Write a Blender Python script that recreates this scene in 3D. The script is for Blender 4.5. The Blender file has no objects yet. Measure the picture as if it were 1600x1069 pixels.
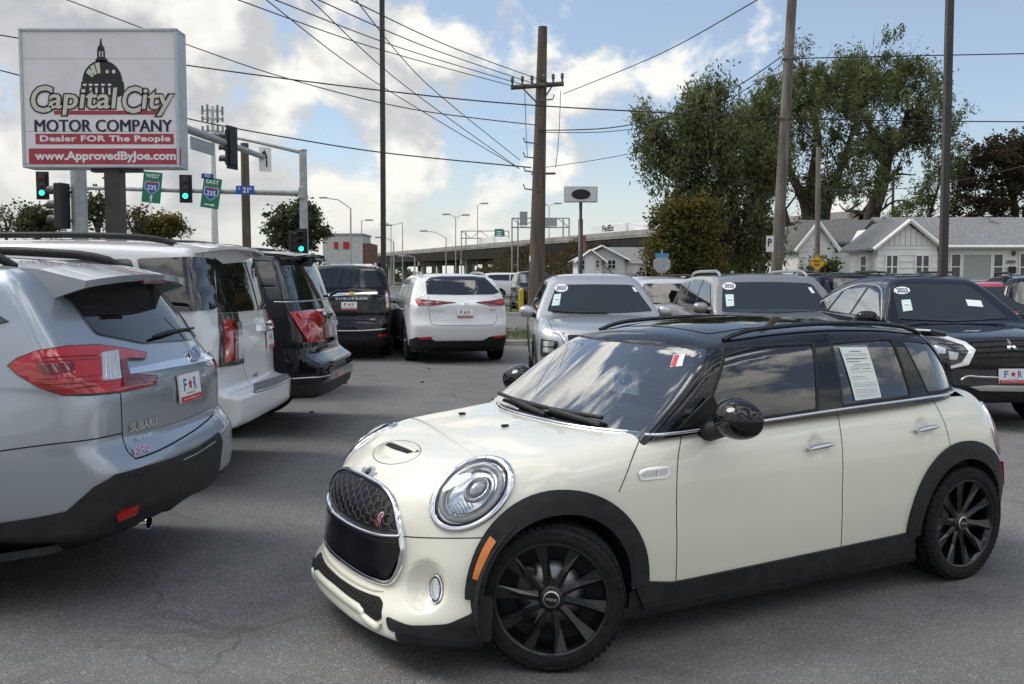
import bpy, bmesh, math, random
import numpy as np
from mathutils import Vector, Matrix, geometry
random.seed(7); np.random.seed(7)
SC = bpy.context.scene; COL = SC.collection
R = math.radians; PI = math.pi

# ------------------------------------------------------------------ camera, sky, sun, exposure
CAM_H, CAM_PITCH, CAM_F = 1.635, 0.0655, 1530.0          # eye height, pitch down, focal length in px of a 1600 px frame
cam_d = bpy.data.cameras.new('camera'); cam = bpy.data.objects.new('camera', cam_d); COL.objects.link(cam)
cam.location = (0, 0, CAM_H); cam.rotation_euler = (PI / 2 - CAM_PITCH, 0, 0)
cam_d.sensor_width = 36; cam_d.lens = 36 * CAM_F / 1600; cam_d.clip_end = 6000; cam_d.clip_start = 0.05
SC.camera = cam
SUN_AZ, SUN_EL = -74.0, 50.0                               # degrees right of the view axis, above the horizon
SC.view_settings.view_transform = 'Standard'; SC.view_settings.look = 'None'
SC.view_settings.gamma = 1.0; SC.view_settings.use_curve_mapping = False; SC.view_settings.exposure = 0.84
SC.cycles.max_bounces = 6; SC.cycles.transparent_max_bounces = 12; SC.cycles.caustics_reflective = False; SC.cycles.caustics_refractive = False
sun_d = bpy.data.lights.new('sun', 'SUN'); sun = bpy.data.objects.new('sun', sun_d); COL.objects.link(sun)
sun_d.energy = 1.1; sun_d.angle = R(24); sun_d.color = (1.0, 0.95, 0.87)
_sd = Vector((math.sin(R(SUN_AZ)) * math.cos(R(SUN_EL)), math.cos(R(SUN_AZ)) * math.cos(R(SUN_EL)), math.sin(R(SUN_EL))))
sun.rotation_euler = _sd.to_track_quat('Z', 'Y').to_euler()

CLOUD_OFF = (6.6, 3.2, 7.7); CLOUD_SCALE = 4.6
W = bpy.data.worlds.new('World'); SC.world = W; W.use_nodes = True
def build_world():
    nt = W.node_tree; N = nt.nodes; L = nt.links; N.clear()
    def nd(t, **k):
        n = N.new(t)
        for a, v in k.items(): setattr(n, a, v)
        return n
    def sock(a):
        return a.outputs[0] if hasattr(a, 'outputs') else a
    def setin(n, i, v):
        if v is None: return
        if isinstance(v, (int, float, tuple)): n.inputs[i].default_value = v
        else: L.new(sock(v), n.inputs[i])
    def M(op, a, b=None, c=None, clamp=False):
        n = nd('ShaderNodeMath', operation=op, use_clamp=clamp)
        setin(n, 0, a); setin(n, 1, b); setin(n, 2, c); return n
    def V(op, a, b=None):
        n = nd('ShaderNodeVectorMath', operation=op); setin(n, 0, a); setin(n, 1, b); return n
    def ramp(x, a, b, c=0.0, d=1.0):
        n = nd('ShaderNodeMapRange', interpolation_type='SMOOTHSTEP'); setin(n, 0, x)
        for i, v in enumerate((a, b, c, d)): n.inputs[i + 1].default_value = v
        return n
    def mix(f, a, b):
        n = nd('ShaderNodeMix', data_type='RGBA'); setin(n, 0, f); setin(n, 6, a); setin(n, 7, b); return n.outputs[2]
    out = nd('ShaderNodeOutputWorld'); bg = nd('ShaderNodeBackground')
    sky = nd('ShaderNodeTexSky', sky_type='NISHITA', sun_disc=False)
    sky.sun_elevation = R(SUN_EL); sky.sun_rotation = R(SUN_AZ); sky.air_density = 1.0; sky.dust_density = 0.6; sky.ozone_density = 1.6
    tc = nd('ShaderNodeTexCoord')
    d = V('NORMALIZE', tc.outputs['Generated'])
    sx = nd('ShaderNodeSeparateXYZ'); L.new(d.outputs[0], sx.inputs[0])
    X, Y, Z = sx.outputs[0], sx.outputs[1], sx.outputs[2]
    # cloud space: direction, a little flattened, billows slightly taller towards the horizon
    sc_ = V('MULTIPLY', d, (1.0, 1.0, 1.25))
    wn = nd('ShaderNodeTexNoise'); wn.inputs['Scale'].default_value = 5.0; wn.inputs['Detail'].default_value = 2.0
    L.new(sc_.outputs[0], wn.inputs['Vector'])
    wv = V('SUBTRACT', wn.outputs['Color'], (0.5, 0.5, 0.5)); wv2 = V('SCALE', wv); wv2.inputs[3].default_value = 0.10
    base = V('ADD', sc_, wv2)
    def noise(p, scale, det, rough=.55, lac=2.1):
        n1 = nd('ShaderNodeTexNoise'); n1.inputs['Scale'].default_value = scale; n1.inputs['Detail'].default_value = det
        n1.inputs['Roughness'].default_value = rough; n1.inputs['Lacunarity'].default_value = lac
        L.new(sock(p), n1.inputs['Vector']); return n1.outputs['Fac']
    OFF = CLOUD_OFF
    c0 = noise(V('ADD', base, OFF), CLOUD_SCALE, 8.0, .56)
    c1 = noise(V('ADD', base, (OFF[0] - 0.03, OFF[1] + 0.01, OFF[2] + 0.06)), CLOUD_SCALE, 4.0, .56)
    # cloud cover ahead: thick to the left and low, breaking up to the right
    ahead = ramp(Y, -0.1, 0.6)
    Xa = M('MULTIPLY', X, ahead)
    cover = M('ADD', M('ADD', M('ADD', ramp(Xa, -.55, .55, .150, -.15), M('MULTIPLY', M('SUBTRACT', 1.0, ahead), .14)), ramp(Z, 0.03, 0.30, 0.10, 0.0)), ramp(Z, 0.26, 0.55, 0.0, -0.12))  # cloud added out of view behind the camera, to light sides facing it
    dens = M('ADD', c0, cover)
    alpha = ramp(dens, 0.50, 0.58)
    lit = M('SUBTRACT', c0, c1)                              # >0 where the billow thins towards the light
    lit2 = ramp(lit, -0.075, 0.085)
    thick = ramp(dens, 0.55, 0.80, 1.0, 0.0)
    shade = M('ADD', M('MULTIPLY', lit2, 0.72), M('MULTIPLY', thick, 0.34), clamp=True)
    ccol = mix(shade, (0.22, 0.235, 0.265, 1), (0.585, 0.575, 0.54, 1))
    up_ = V('SCALE', ccol); L.new(ramp(Z, 0.25, 0.95, 1.0, 3.0).outputs[0], up_.inputs[3]); ccol = up_.outputs[0]   # clouds overhead, out of view, made brighter to light the cars, overcast-like
    sk = V('SCALE', sky.outputs[0]); sk.inputs[3].default_value = 0.068
    skt = V('MULTIPLY', sk, (0.98, 1.02, 1.06))
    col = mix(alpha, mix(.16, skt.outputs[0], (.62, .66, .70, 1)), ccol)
    hz = ramp(Z, -0.02, 0.15, 0.80, 0.0)
    col = mix(hz, col, (0.45, 0.455, 0.42, 1))
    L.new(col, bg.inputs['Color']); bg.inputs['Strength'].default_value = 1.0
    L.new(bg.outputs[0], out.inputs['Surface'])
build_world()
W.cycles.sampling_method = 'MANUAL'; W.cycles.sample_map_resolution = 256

# ------------------------------------------------------------------ materials
MATS = {}
def mat(name, color=(.5, .5, .5), rough=.5, metal=0.0, coat=0.0, spec=.5, emit=None, estr=1.0, ior=1.5, coat_rough=.03, alpha=1.0, trans=0.0):
    if name in MATS: return MATS[name]
    m = bpy.data.materials.new(name); m.use_nodes = True; MATS[name] = m
    b = m.node_tree.nodes['Principled BSDF']; I = b.inputs
    I['Base Color'].default_value = (*color, 1); I['Roughness'].default_value = rough; I['Metallic'].default_value = metal
    I['Coat Weight'].default_value = coat; I['Coat Roughness'].default_value = coat_rough
    I['Specular IOR Level'].default_value = spec; I['IOR'].default_value = ior; I['Transmission Weight'].default_value = trans
    if emit: I['Emission Color'].default_value = (*emit, 1); I['Emission Strength'].default_value = estr
    return m
def noisy(name, c1, c2, scale=5., rough=.6, detail=6., bump=0.0, bscale=None, metal=0., stretch=(1, 1, 1), rr=None, lo=.35, hi=.65, coat=0., spec=.5, coords='Object', bdist=.02):
    """two-tone mottled surface with optional bump"""
    if name in MATS: return MATS[name]
    m = mat(name, c1, rough, metal, coat, spec); nt = m.node_tree; N = nt.nodes; L = nt.links; b = N['Principled BSDF']
    tc = N.new('ShaderNodeTexCoord'); mp = N.new('ShaderNodeMapping'); mp.inputs['Scale'].default_value = stretch
    L.new(tc.outputs[coords], mp.inputs[0])
    n = N.new('ShaderNodeTexNoise'); n.inputs['Scale'].default_value = scale; n.inputs['Detail'].default_value = detail; L.new(mp.outputs[0], n.inputs['Vector'])
    r = N.new('ShaderNodeMapRange'); r.inputs[1].default_value = lo; r.inputs[2].default_value = hi; L.new(n.outputs[0], r.inputs[0])
    x = N.new('ShaderNodeMix'); x.data_type = 'RGBA'; x.inputs[6].default_value = (*c1, 1); x.inputs[7].default_value = (*c2, 1)
    L.new(r.outputs[0], x.inputs[0]); L.new(x.outputs[2], b.inputs['Base Color'])
    if bump:
        n2 = N.new('ShaderNodeTexNoise'); n2.inputs['Scale'].default_value = bscale or scale * 4; n2.inputs['Detail'].default_value = 4; L.new(mp.outputs[0], n2.inputs['Vector'])
        bp = N.new('ShaderNodeBump'); bp.inputs['Strength'].default_value = bump; bp.inputs['Distance'].default_value = bdist
        L.new(n2.outputs[0], bp.inputs['Height']); L.new(bp.outputs[0], b.inputs['Normal'])
    if rr:
        r2 = N.new('ShaderNodeMapRange'); r2.inputs[3].default_value = rr[0]; r2.inputs[4].default_value = rr[1]; L.new(n.outputs[0], r2.inputs[0]); L.new(r2.outputs[0], b.inputs['Roughness'])
    return m
def paint(name, color, metal=0.0, rough=.32, spec=.5):
    """clear-coated car paint with a faint film of dust and orange peel"""
    if name in MATS: return MATS[name]
    m = mat(name, color, rough, metal, 1.0, spec, coat_rough=.02); nt = m.node_tree; N = nt.nodes; L = nt.links; b = N['Principled BSDF']
    tc = N.new('ShaderNodeTexCoord')
    n = N.new('ShaderNodeTexNoise'); n.inputs['Scale'].default_value = 3.0; n.inputs['Detail'].default_value = 8; L.new(tc.outputs['Object'], n.inputs['Vector'])
    r = N.new('ShaderNodeMapRange'); r.inputs[1].default_value = .4; r.inputs[2].default_value = .75; r.inputs[3].default_value = .02; r.inputs[4].default_value = .11
    L.new(n.outputs[0], r.inputs[0]); L.new(r.outputs[0], b.inputs['Coat Roughness'])
    x = N.new('ShaderNodeMix'); x.data_type = 'RGBA'; x.inputs[6].default_value = (*color, 1); x.inputs[7].default_value = (*[c * .93 + .006 for c in color], 1)
    L.new(n.outputs[0], x.inputs[0]); L.new(x.outputs[2], b.inputs['Base Color'])
    n2 = N.new('ShaderNodeTexNoise'); n2.inputs['Scale'].default_value = 9.; n2.inputs['Detail'].default_value = 2; L.new(tc.outputs['Object'], n2.inputs['Vector'])
    bp = N.new('ShaderNodeBump'); bp.inputs['Strength'].default_value = .006; bp.inputs['Distance'].default_value = .05; L.new(n2.outputs[0], bp.inputs['Height']); L.new(bp.outputs[0], b.inputs['Coat Normal'])
    return m
def glass_thin(name, tint=(.5, .52, .52), ior=1.55, mul=1.6):
    """window glass: tinted see-through plus a fresnel mirror"""
    if name in MATS: return MATS[name]
    m = bpy.data.materials.new(name); m.use_nodes = True; MATS[name] = m; nt = m.node_tree; N = nt.nodes; L = nt.links; N.clear()
    o = N.new('ShaderNodeOutputMaterial'); t = N.new('ShaderNodeBsdfTransparent'); t.inputs[0].default_value = (*tint, 1)
    g = N.new('ShaderNodeBsdfGlossy'); g.inputs['Roughness'].default_value = 0.004; g.inputs['Color'].default_value = (1, 1, 1, 1)
    f = N.new('ShaderNodeFresnel'); f.inputs[0].default_value = ior
    k = N.new('ShaderNodeMath'); k.operation = 'MULTIPLY'; k.use_clamp = True; k.inputs[1].default_value = mul; L.new(f.outputs[0], k.inputs[0])
    x = N.new('ShaderNodeMixShader'); L.new(k.outputs[0], x.inputs[0]); L.new(t.outputs[0], x.inputs[1]); L.new(g.outputs[0], x.inputs[2]); L.new(x.outputs[0], o.inputs[0])
    return m
BLACKP = noisy('black_plastic', (.014, .0145, .016), (.026, .026, .027), 14, .55, bump=.25, bscale=420, bdist=.0008, spec=.3)
GLOSSB = paint('gloss_black', (.004, .005, .007), spec=0.)
CHROME = mat('chrome', (.82, .83, .85), .06, 1.0)
SATIN = mat('satin_metal', (.55, .56, .57), .28, 1.0)
DGLASS = mat('privacy_glass', (.006, .007, .008), .015, 0, 0, .5, ior=1.9)
MGLASS = mat('tinted_windshield', (.015, .020, .021), .015, 0, 0, .5, ior=1.75)
RUBBER = noisy('tyre_rubber', (.008, .008, .0085), (.018, .0175, .017), 30, .8, bump=.1, spec=.25)
REDL = mat('red_lens', (.42, .006, .010), .08, 0, 1.0)
REDD = mat('dark_red_lens', (.13, .004, .006), .08, 0, 1.0)
CLEARL = mat('clear_lens', (.62, .64, .66), .10, .55, 1.0)
LAMPD = mat('lamp_dark', (.03, .032, .036), .12, .3, 1.0)
AMBER = mat('amber_lens', (.80, .22, .02), .15, 0, 1.0)
SEAM = mat('panel_gap', (.008, .008, .008), .9)
WHITEP = mat('white_print', (.80, .81, .80), .45)
PAPER = noisy('paper', (.74, .80, .76), (.80, .84, .80), 20, .7)
INKB = mat('ink_blue', (.03, .10, .42), .5); INKR = mat('ink_red', (.52, .02, .035), .5); INKK = mat('ink_black', (.012, .012, .016), .5)
INTER = noisy('interior_trim', (.03, .03, .033), (.05, .05, .053), 20, .8)

# ------------------------------------------------------------------ objects and meshes
def tag(o, label=None, cat=None, group=None, kind=None):
    for k, v in (('label', label), ('category', cat), ('group', group), ('kind', kind)):
        if v: o[k] = v
    return o
def empty(name, loc=(0, 0, 0), rz=0., label=None, cat=None, group=None):
    o = bpy.data.objects.new(name, None); COL.objects.link(o); o.location = loc; o.rotation_euler = (0, 0, rz); o.empty_display_size = .1
    return tag(o, label, cat, group)
def mobj(name, V, F, m, parent=None, smooth=False, normals=None, mats=None, fm=None):
    me = bpy.data.meshes.new(name)
    me.from_pydata([tuple(map(float, v)) for v in V], [], [tuple(int(i) for i in f) for f in F])
    for mm in (mats or [m]): me.materials.append(mm)
    if fm is not None: me.polygons.foreach_set('material_index', np.asarray(fm, np.int32))
    if smooth or normals is not None: me.polygons.foreach_set('use_smooth', np.ones(len(me.polygons), bool))
    me.update()
    if normals is not None: me.normals_split_custom_set_from_vertices([tuple(map(float, n)) for n in normals])
    o = bpy.data.objects.new(name, me); COL.objects.link(o)
    if parent is not None: o.parent = parent
    return o
def copy_tree(o, parent=None):
    c = o.copy(); COL.objects.link(c); c.parent = parent
    for ch in o.children: copy_tree(ch, c)
    return c
class MB:
    """collects simple solids into one mesh"""
    def __init__(s): s.V = []; s.F = []; s.S = []
    def add(s, V, F, smooth=False):
        b = len(s.V); s.V += [tuple(v) for v in V]; s.F += [tuple(i + b for i in f) for f in F]; s.S += [smooth] * len(F); return s
    def box(s, c, d, rz=0., bev=0.0, ry=0., rx=0.):
        hx, hy, hz = d[0] / 2, d[1] / 2, d[2] / 2
        Rm = (Matrix.Rotation(rz, 3, 'Z') @ Matrix.Rotation(ry, 3, 'Y') @ Matrix.Rotation(rx, 3, 'X'))
        if bev <= 0:
            P = [(-hx, -hy, -hz), (hx, -hy, -hz), (hx, hy, -hz), (-hx, hy, -hz), (-hx, -hy, hz), (hx, -hy, hz), (hx, hy, hz), (-hx, hy, hz)]
            F = [(0, 3, 2, 1), (4, 5, 6, 7), (0, 1, 5, 4), (1, 2, 6, 5), (2, 3, 7, 6), (3, 0, 4, 7)]
        else:
            bm = bmesh.new(); bmesh.ops.create_cube(bm, size=1.0)
            for v in bm.verts: v.co = Vector((v.co.x * 2 * hx, v.co.y * 2 * hy, v.co.z * 2 * hz))
            bmesh.ops.bevel(bm, geom=bm.edges[:], offset=bev, segments=2, affect='EDGES', profile=.5); bm.verts.index_update()
            P = [v.co.copy() for v in bm.verts]; F = [[v.index for v in f.verts] for f in bm.faces]; bm.free()
        C = Vector(c); return s.add([Rm @ Vector(p) + C for p in P], F, False)
    def tube(s, pts, r, n=8, cap=True):
        pts = [Vector(p) for p in pts]; rr = r if hasattr(r, '__len__') else [r] * len(pts)
        V = []; F = []; ref = None
        for i, p in enumerate(pts):
            t = (pts[min(i + 1, len(pts) - 1)] - pts[max(i - 1, 0)]).normalized()
            if ref is None: ref = Vector((0, 0, 1)) if abs(t.z) < .9 else Vector((1, 0, 0))
            a = t.cross(ref).normalized(); b = t.cross(a).normalized(); ref = -b if False else ref
            for k in range(n):
                q = 2 * PI * k / n; V.append(p + (a * math.cos(q) + b * math.sin(q)) * rr[i])
        for i in range(len(pts) - 1):
            for k in range(n):
                F.append((i * n + k, i * n + (k + 1) % n, (i + 1) * n + (k + 1) % n, (i + 1) * n + k))
        s.add(V, F, True)
        if cap:
            s.add(V[:n], [tuple(range(n))]); s.add(V[-n:], [tuple(reversed(range(n)))])
        return s
    def lathe(s, prof, n=48, axis='Y', c=(0, 0, 0), a0=0., a1=2 * PI):
        """prof: (radius, along axis)"""
        V = []; F = []; full = abs(a1 - a0 - 2 * PI) < 1e-6; m = n if full else n + 1
        for k in range(m):
            q = a0 + (a1 - a0) * k / n; cs, sn = math.cos(q), math.sin(q)
            for r, h in prof:
                p = {'Y': (r * cs, h, r * sn), 'Z': (r * cs, r * sn, h), 'X': (h, r * cs, r * sn)}[axis]
                V.append((p[0] + c[0], p[1] + c[1], p[2] + c[2]))
        q = len(prof)
        for k in range(n):
            k2 = (k + 1) % m
            for i in range(q - 1): F.append((k * q + i, k2 * q + i, k2 * q + i + 1, k * q + i + 1))
        return s.add(V, F, True)
    def prism(s, poly, d, origin=(0, 0, 0), U=(1, 0, 0), Vv=(0, 0, 1), ext=(0, 1, 0)):
        """2D polygon in plane U,V at origin, thickened along ext by d"""
        O, U, Vv, E_ = Vector(origin), Vector(U), Vector(Vv), Vector(ext)
        a = [O + U * p[0] + Vv * p[1] for p in poly]; b = [p + E_ * d for p in a]; n = len(a)
        if n > 4:
            tri = geometry.tessellate_polygon([[Vector((p[0], p[1], 0)) for p in poly]])
            s.add(a, tri); s.add(b, [t[::-1] for t in tri])
        else: s.add(a, [tuple(range(n))]); s.add(b, [tuple(reversed(range(n)))])
        return s.add(a + b, [(i, (i + 1) % n, n + (i + 1) % n, n + i) for i in range(n)])
    def build(s, name, m, parent=None, label=None, cat=None, group=None, kind=None, recalc=True):
        me = bpy.data.meshes.new(name); me.from_pydata([tuple(v) for v in s.V], [], s.F); me.materials.append(m)
        me.polygons.foreach_set('use_smooth', np.array(s.S, bool)); me.update()
        if recalc:
            bm = bmesh.new(); bm.from_mesh(me); bmesh.ops.recalc_face_normals(bm, faces=bm.faces[:]); bm.to_mesh(me); bm.free()
        o = bpy.data.objects.new(name, me); COL.objects.link(o)
        if parent is not None: o.parent = parent
        return tag(o, label, cat, group, kind)
def text_mesh(txt, size=1., bold=0.0, shear=0.0, spacing=1.0, extrude=0.0, align='CENTER', word=1.0):
    cu = bpy.data.curves.new('t', 'FONT'); cu.body = txt; cu.size = size; cu.offset = bold * size; cu.shear = shear; cu.space_character = spacing; cu.space_word = word
    cu.align_x = align; cu.align_y = 'CENTER'; cu.resolution_u = 3; cu.extrude = extrude; cu.fill_mode = 'FRONT' if extrude == 0 else 'BOTH'
    o = bpy.data.objects.new('t', cu); COL.objects.link(o)
    me = bpy.data.meshes.new_from_object(o.evaluated_get(bpy.context.evaluated_depsgraph_get()))
    V = np.array([v.co[:] for v in me.vertices]).reshape(-1, 3); F = [tuple(p.vertices) for p in me.polygons]
    bpy.data.objects.remove(o); bpy.data.curves.remove(cu); bpy.data.meshes.remove(me)
    return V, F
def text_obj(name, txt, m, parent, origin, U, Vv, width=None, height=None, bold=0.0, shear=0.0, spacing=1.0, thick=.004, flat=False):
    """lettering as thin solid letters: fitted to width x height, in plane U,V"""
    V, F = text_mesh(txt, 1.0, bold, shear, spacing, 0.5 if not flat else 0.0)
    lo, hi = V.min(0), V.max(0); c = (lo + hi) / 2
    sx = width / (hi[0] - lo[0]) if width else None; sy = height / (hi[1] - lo[1]) if height else None
    sx = sx or sy; sy = sy or sx
    U, Vv = Vector(U).normalized(), Vector(Vv).normalized(); Nn = U.cross(Vv); O = Vector(origin)
    P = [O + U * ((v[0] - c[0]) * sx) + Vv * ((v[1] - c[1]) * sy) + Nn * ((v[2] + (.5 if not flat else 0)) * thick) for v in V]
    return mobj(name, P, F, m, parent)

# ------------------------------------------------------------------ pixels of the 1600 x 1069 frame to points in the place
_cp, _sp = math.cos(CAM_PITCH), math.sin(CAM_PITCH)
def ray(px, py):
    u, v = (px - 800) / CAM_F, (534.5 - py) / CAM_F
    return np.array([u, _cp + v * _sp, v * _cp - _sp])
def at(px, py, D):
    """point at ground distance D (along the view axis) seen at the pixel"""
    d = ray(px, py); return Vector((d[0] * D / d[1], D, CAM_H + d[2] * D / d[1]))
def gnd(px, py, z=0.0):
    d = ray(px, py); t = (z - CAM_H) / d[2]; return Vector((d[0] * t, d[1] * t, z))

# ------------------------------------------------------------------ smooth body surfaces (implicit) for the vehicles
def prof(pts, smooth=.03):
    p = sorted(pts); x = np.array([a for a, b in p], float); y = np.array([b for a, b in p], float)
    h = np.diff(x); dl = np.diff(y) / h; m = np.zeros(len(x))
    for i in range(1, len(x) - 1):
        if dl[i - 1] * dl[i] > 0:
            w1, w2 = 2 * h[i] + h[i - 1], h[i] + 2 * h[i - 1]; m[i] = (w1 + w2) / (w1 / dl[i - 1] + w2 / dl[i])
    m[0], m[-1] = dl[0], dl[-1]
    X = np.linspace(x[0], x[-1], 1200); k = np.clip(np.searchsorted(x, X) - 1, 0, len(h) - 1); t = (X - x[k]) / h[k]
    Y = (1 + 2 * t) * (1 - t) ** 2 * y[k] + t * (1 - t) ** 2 * h[k] * m[k] + t * t * (3 - 2 * t) * y[k + 1] + t * t * (t - 1) * h[k] * m[k + 1]
    s = smooth / (X[1] - X[0])
    if s > .5:
        n = int(3 * s) + 1; g = np.exp(-.5 * (np.arange(-n, n + 1) / s) ** 2); g /= g.sum()
        Yp = np.concatenate([Y[0] + (np.arange(-n, 0)) * (Y[1] - Y[0]), Y, Y[-1] + np.arange(1, n + 1) * (Y[-1] - Y[-2])]); Y = np.convolve(Yp, g, 'valid')
    s0, s1 = (Y[1] - Y[0]) / (X[1] - X[0]), (Y[-1] - Y[-2]) / (X[1] - X[0])
    def f(q):
        q = np.asarray(q, float); r = np.interp(q, X, Y)
        return r + np.where(q < X[0], (q - X[0]) * s0, 0) + np.where(q > X[-1], (q - X[-1]) * s1, 0)
    return f
def smax(a, b, k):
    h = np.maximum(k - np.abs(a - b), 0) / k; return np.maximum(a, b) + h * h * k * .25
class Surf:
    def __init__(s, f, root=None, lo=(-5., -1.2, .1), hi=(1.1, 1.2, 2.0)): s.f = f; s.bumps = []; s.root = root; s.lo = np.array(lo, float); s.hi = np.array(hi, float)
    def F(s, P):
        v = s.f(P[..., 0], P[..., 1], P[..., 2])
        for c, r, d, pw in s.bumps:
            q = (((P - c) / r) ** 2).sum(-1); v = v + d * np.exp(-q ** pw)
        return v
    def bump(s, c, r, depth, pw=2.0, sym=True):
        r = np.array(r if hasattr(r, '__len__') else (r, r, r), float); s.bumps.append((np.array(c, float), r, depth, pw))
        if sym and abs(c[1]) > 1e-6: s.bumps.append((np.array((c[0], -c[1], c[2]), float), r, depth, pw))
    def N(s, P, e=.004):
        g = np.stack([s.F(P + np.eye(3)[i] * e) - s.F(P - np.eye(3)[i] * e) for i in range(3)], -1)
        return g / (np.linalg.norm(g, axis=-1, keepdims=True) + 1e-12)
    def hit(s, P0, D, tmax, steps=70):
        """first crossing from outside along D; where a ray misses, the closest approach"""
        n = len(P0); ts = np.linspace(0, tmax, steps); a = np.zeros(n); b = np.zeros(n); miss = np.zeros(n, bool); ch = max(1, 60000 // steps)
        for k in range(0, n, ch):
            v = s.F((P0[k:k + ch, None, :] + D[k:k + ch, None, :] * ts[None, :, None]).reshape(-1, 3)).reshape(-1, steps); neg = v < 0
            i = np.where(neg.any(1), neg.argmax(1), v.argmin(1)); ms = ~neg.any(1); b[k:k + ch] = ts[i]; a[k:k + ch] = np.where(ms, ts[i], ts[np.maximum(i - 1, 0)]); miss[k:k + ch] = ms
        for _ in range(15):
            m = (a + b) / 2; v = s.F(P0 + D * m[:, None]) < 0; b = np.where(v, m, b); a = np.where(v, a, m)
        return P0 + D * ((a + b) / 2)[:, None], miss
    def local_ray(s, px, py):
        Mi = np.array(s.M.inverted()); o = Mi[:3, :3] @ np.array([0, 0, CAM_H]) + Mi[:3, 3]; return o, Mi[:3, :3] @ ray(px, py)
    def pix(s, pts):
        """surface points (local) under pixels of the frame"""
        O = []; D = []
        for px, py in pts:
            o, d = s.local_ray(px, py); t0 = max(.3, ((s.lo + s.hi) / 2 - o) @ d / (d @ d) - 4.2); O.append(o + d * t0); D.append(d)
        P, miss = s.hit(np.array(O), np.array(D), 8.4, 280); return P
    def place(s, loc, rz):
        s.M = Matrix.Translation(loc) @ Matrix.Rotation(rz, 4, 'Z'); s.root.location = loc; s.root.rotation_euler = (0, 0, rz)
def box_mesh(S, lo, hi, core, step):
    """wrap a grid box onto the surface. core = (x0,x1,y,z0,z1)"""
    lo, hi = np.array(lo, float), np.array(hi, float); Vs = []; Fs = []; base = 0
    cl, ch = np.array((core[0], -core[2], core[3])), np.array((core[1], core[2], core[4]))
    n = np.maximum(2, np.ceil((hi - lo) / step).astype(int))
    for ax in range(3):
        u, v = [i for i in range(3) if i != ax]
        for sgn in (0, 1):
            gu = np.linspace(lo[u], hi[u], n[u] + 1); gv = np.linspace(lo[v], hi[v], n[v] + 1); A, B = np.meshgrid(gu, gv, indexing='ij')
            P = np.zeros(A.shape + (3,)); P[..., u] = A; P[..., v] = B; P[..., ax] = (lo, hi)[sgn][ax]; P = P.reshape(-1, 3)
            T = np.clip(P, cl, ch); a = np.zeros(len(P)); b = np.ones(len(P)); D = T - P
            for _ in range(24):
                m = (a + b) / 2; vv = S.F(P + D * m[:, None]) < 0; b = np.where(vv, m, b); a = np.where(vv, a, m)
            Q = P + D * ((a + b) / 2)[:, None]; Vs.append(Q)
            nu, nv = A.shape; I = base + np.arange(nu * nv).reshape(nu, nv); f = np.stack([I[:-1, :-1], I[1:, :-1], I[1:, 1:], I[:-1, 1:]], -1).reshape(-1, 4)
            if (ax in (0, 2)) == (sgn == 0): f = f[:, ::-1]
            Fs.append(f); base += nu * nv
    return np.concatenate(Vs), np.concatenate(Fs)
def fmesh(name, V, F, Nn, m, parent, mats=None, fm=None):
    used = np.unique(F); mp = np.full(len(V), -1); mp[used] = np.arange(len(used))
    me = bpy.data.meshes.new(name); V2 = V[used]; F2 = mp[F]
    me.vertices.add(len(V2)); me.vertices.foreach_set('co', V2.astype(np.float32).ravel())
    k = F2.shape[1]; me.loops.add(F2.size); me.loops.foreach_set('vertex_index', F2.astype(np.int32).ravel())
    me.polygons.add(len(F2)); me.polygons.foreach_set('loop_start', np.arange(0, F2.size, k, dtype=np.int32))
    for mm in (mats or [m]): me.materials.append(mm)
    if fm is not None: me.polygons.foreach_set('material_index', np.asarray(fm, np.int32))
    me.polygons.foreach_set('use_smooth', np.ones(len(F2), bool)); me.update(calc_edges=True); me.validate()
    if Nn is not None: me.normals_split_custom_set_from_vertices(Nn[used].astype(float).tolist())
    o = bpy.data.objects.new(name, me); COL.objects.link(o); o.parent = parent; return o
def resample(poly, step, closed=True):
    P = [np.array(p, float) for p in poly]; out = []
    rng = range(len(P)) if closed else range(len(P) - 1)
    for i in rng:
        a, b = P[i], P[(i + 1) % len(P)]; k = max(1, int(math.ceil(np.linalg.norm(b - a) / step)))
        for j in range(k): out.append(a + (b - a) * j / k)
    if not closed: out.append(P[-1])
    return np.array(out)
def rounded(poly, r=.02, n=4):
    """2D polygon with rounded corners; r scalar or per corner"""
    P = [np.array(p, float) for p in poly]; out = []; rr = r if hasattr(r, '__len__') else [r] * len(P)
    for i, p in enumerate(P):
        a, b = P[i - 1] - p, P[(i + 1) % len(P)] - p; la, lb = np.linalg.norm(a), np.linalg.norm(b); q = min(rr[i], la * .45, lb * .45)
        if q < 1e-5: out.append(p); continue
        s, e = p + a / la * q, p + b / lb * q
        for k in range(n + 1):
            t = k / n; out.append((1 - t) ** 2 * s + 2 * t * (1 - t) * p + t * t * e)
    return out
def spline(pts, n=8, closed=False):
    P = [np.array(p, float) for p in pts]; out = []; m = len(P)
    for i in range(m if closed else m - 1):
        g = lambda k: P[k % m] if closed else P[min(max(k, 0), m - 1)]
        p0, p1, p2, p3 = g(i - 1), g(i), g(i + 1), g(i + 2)
        for k in range(n):
            t = k / n; out.append(.5 * (2 * p1 + (p2 - p0) * t + (2 * p0 - 5 * p1 + 4 * p2 - p3) * t * t + (3 * p1 - p0 - 3 * p2 + p3) * t ** 3))
    if not closed: out.append(P[-1])
    return out
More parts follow.
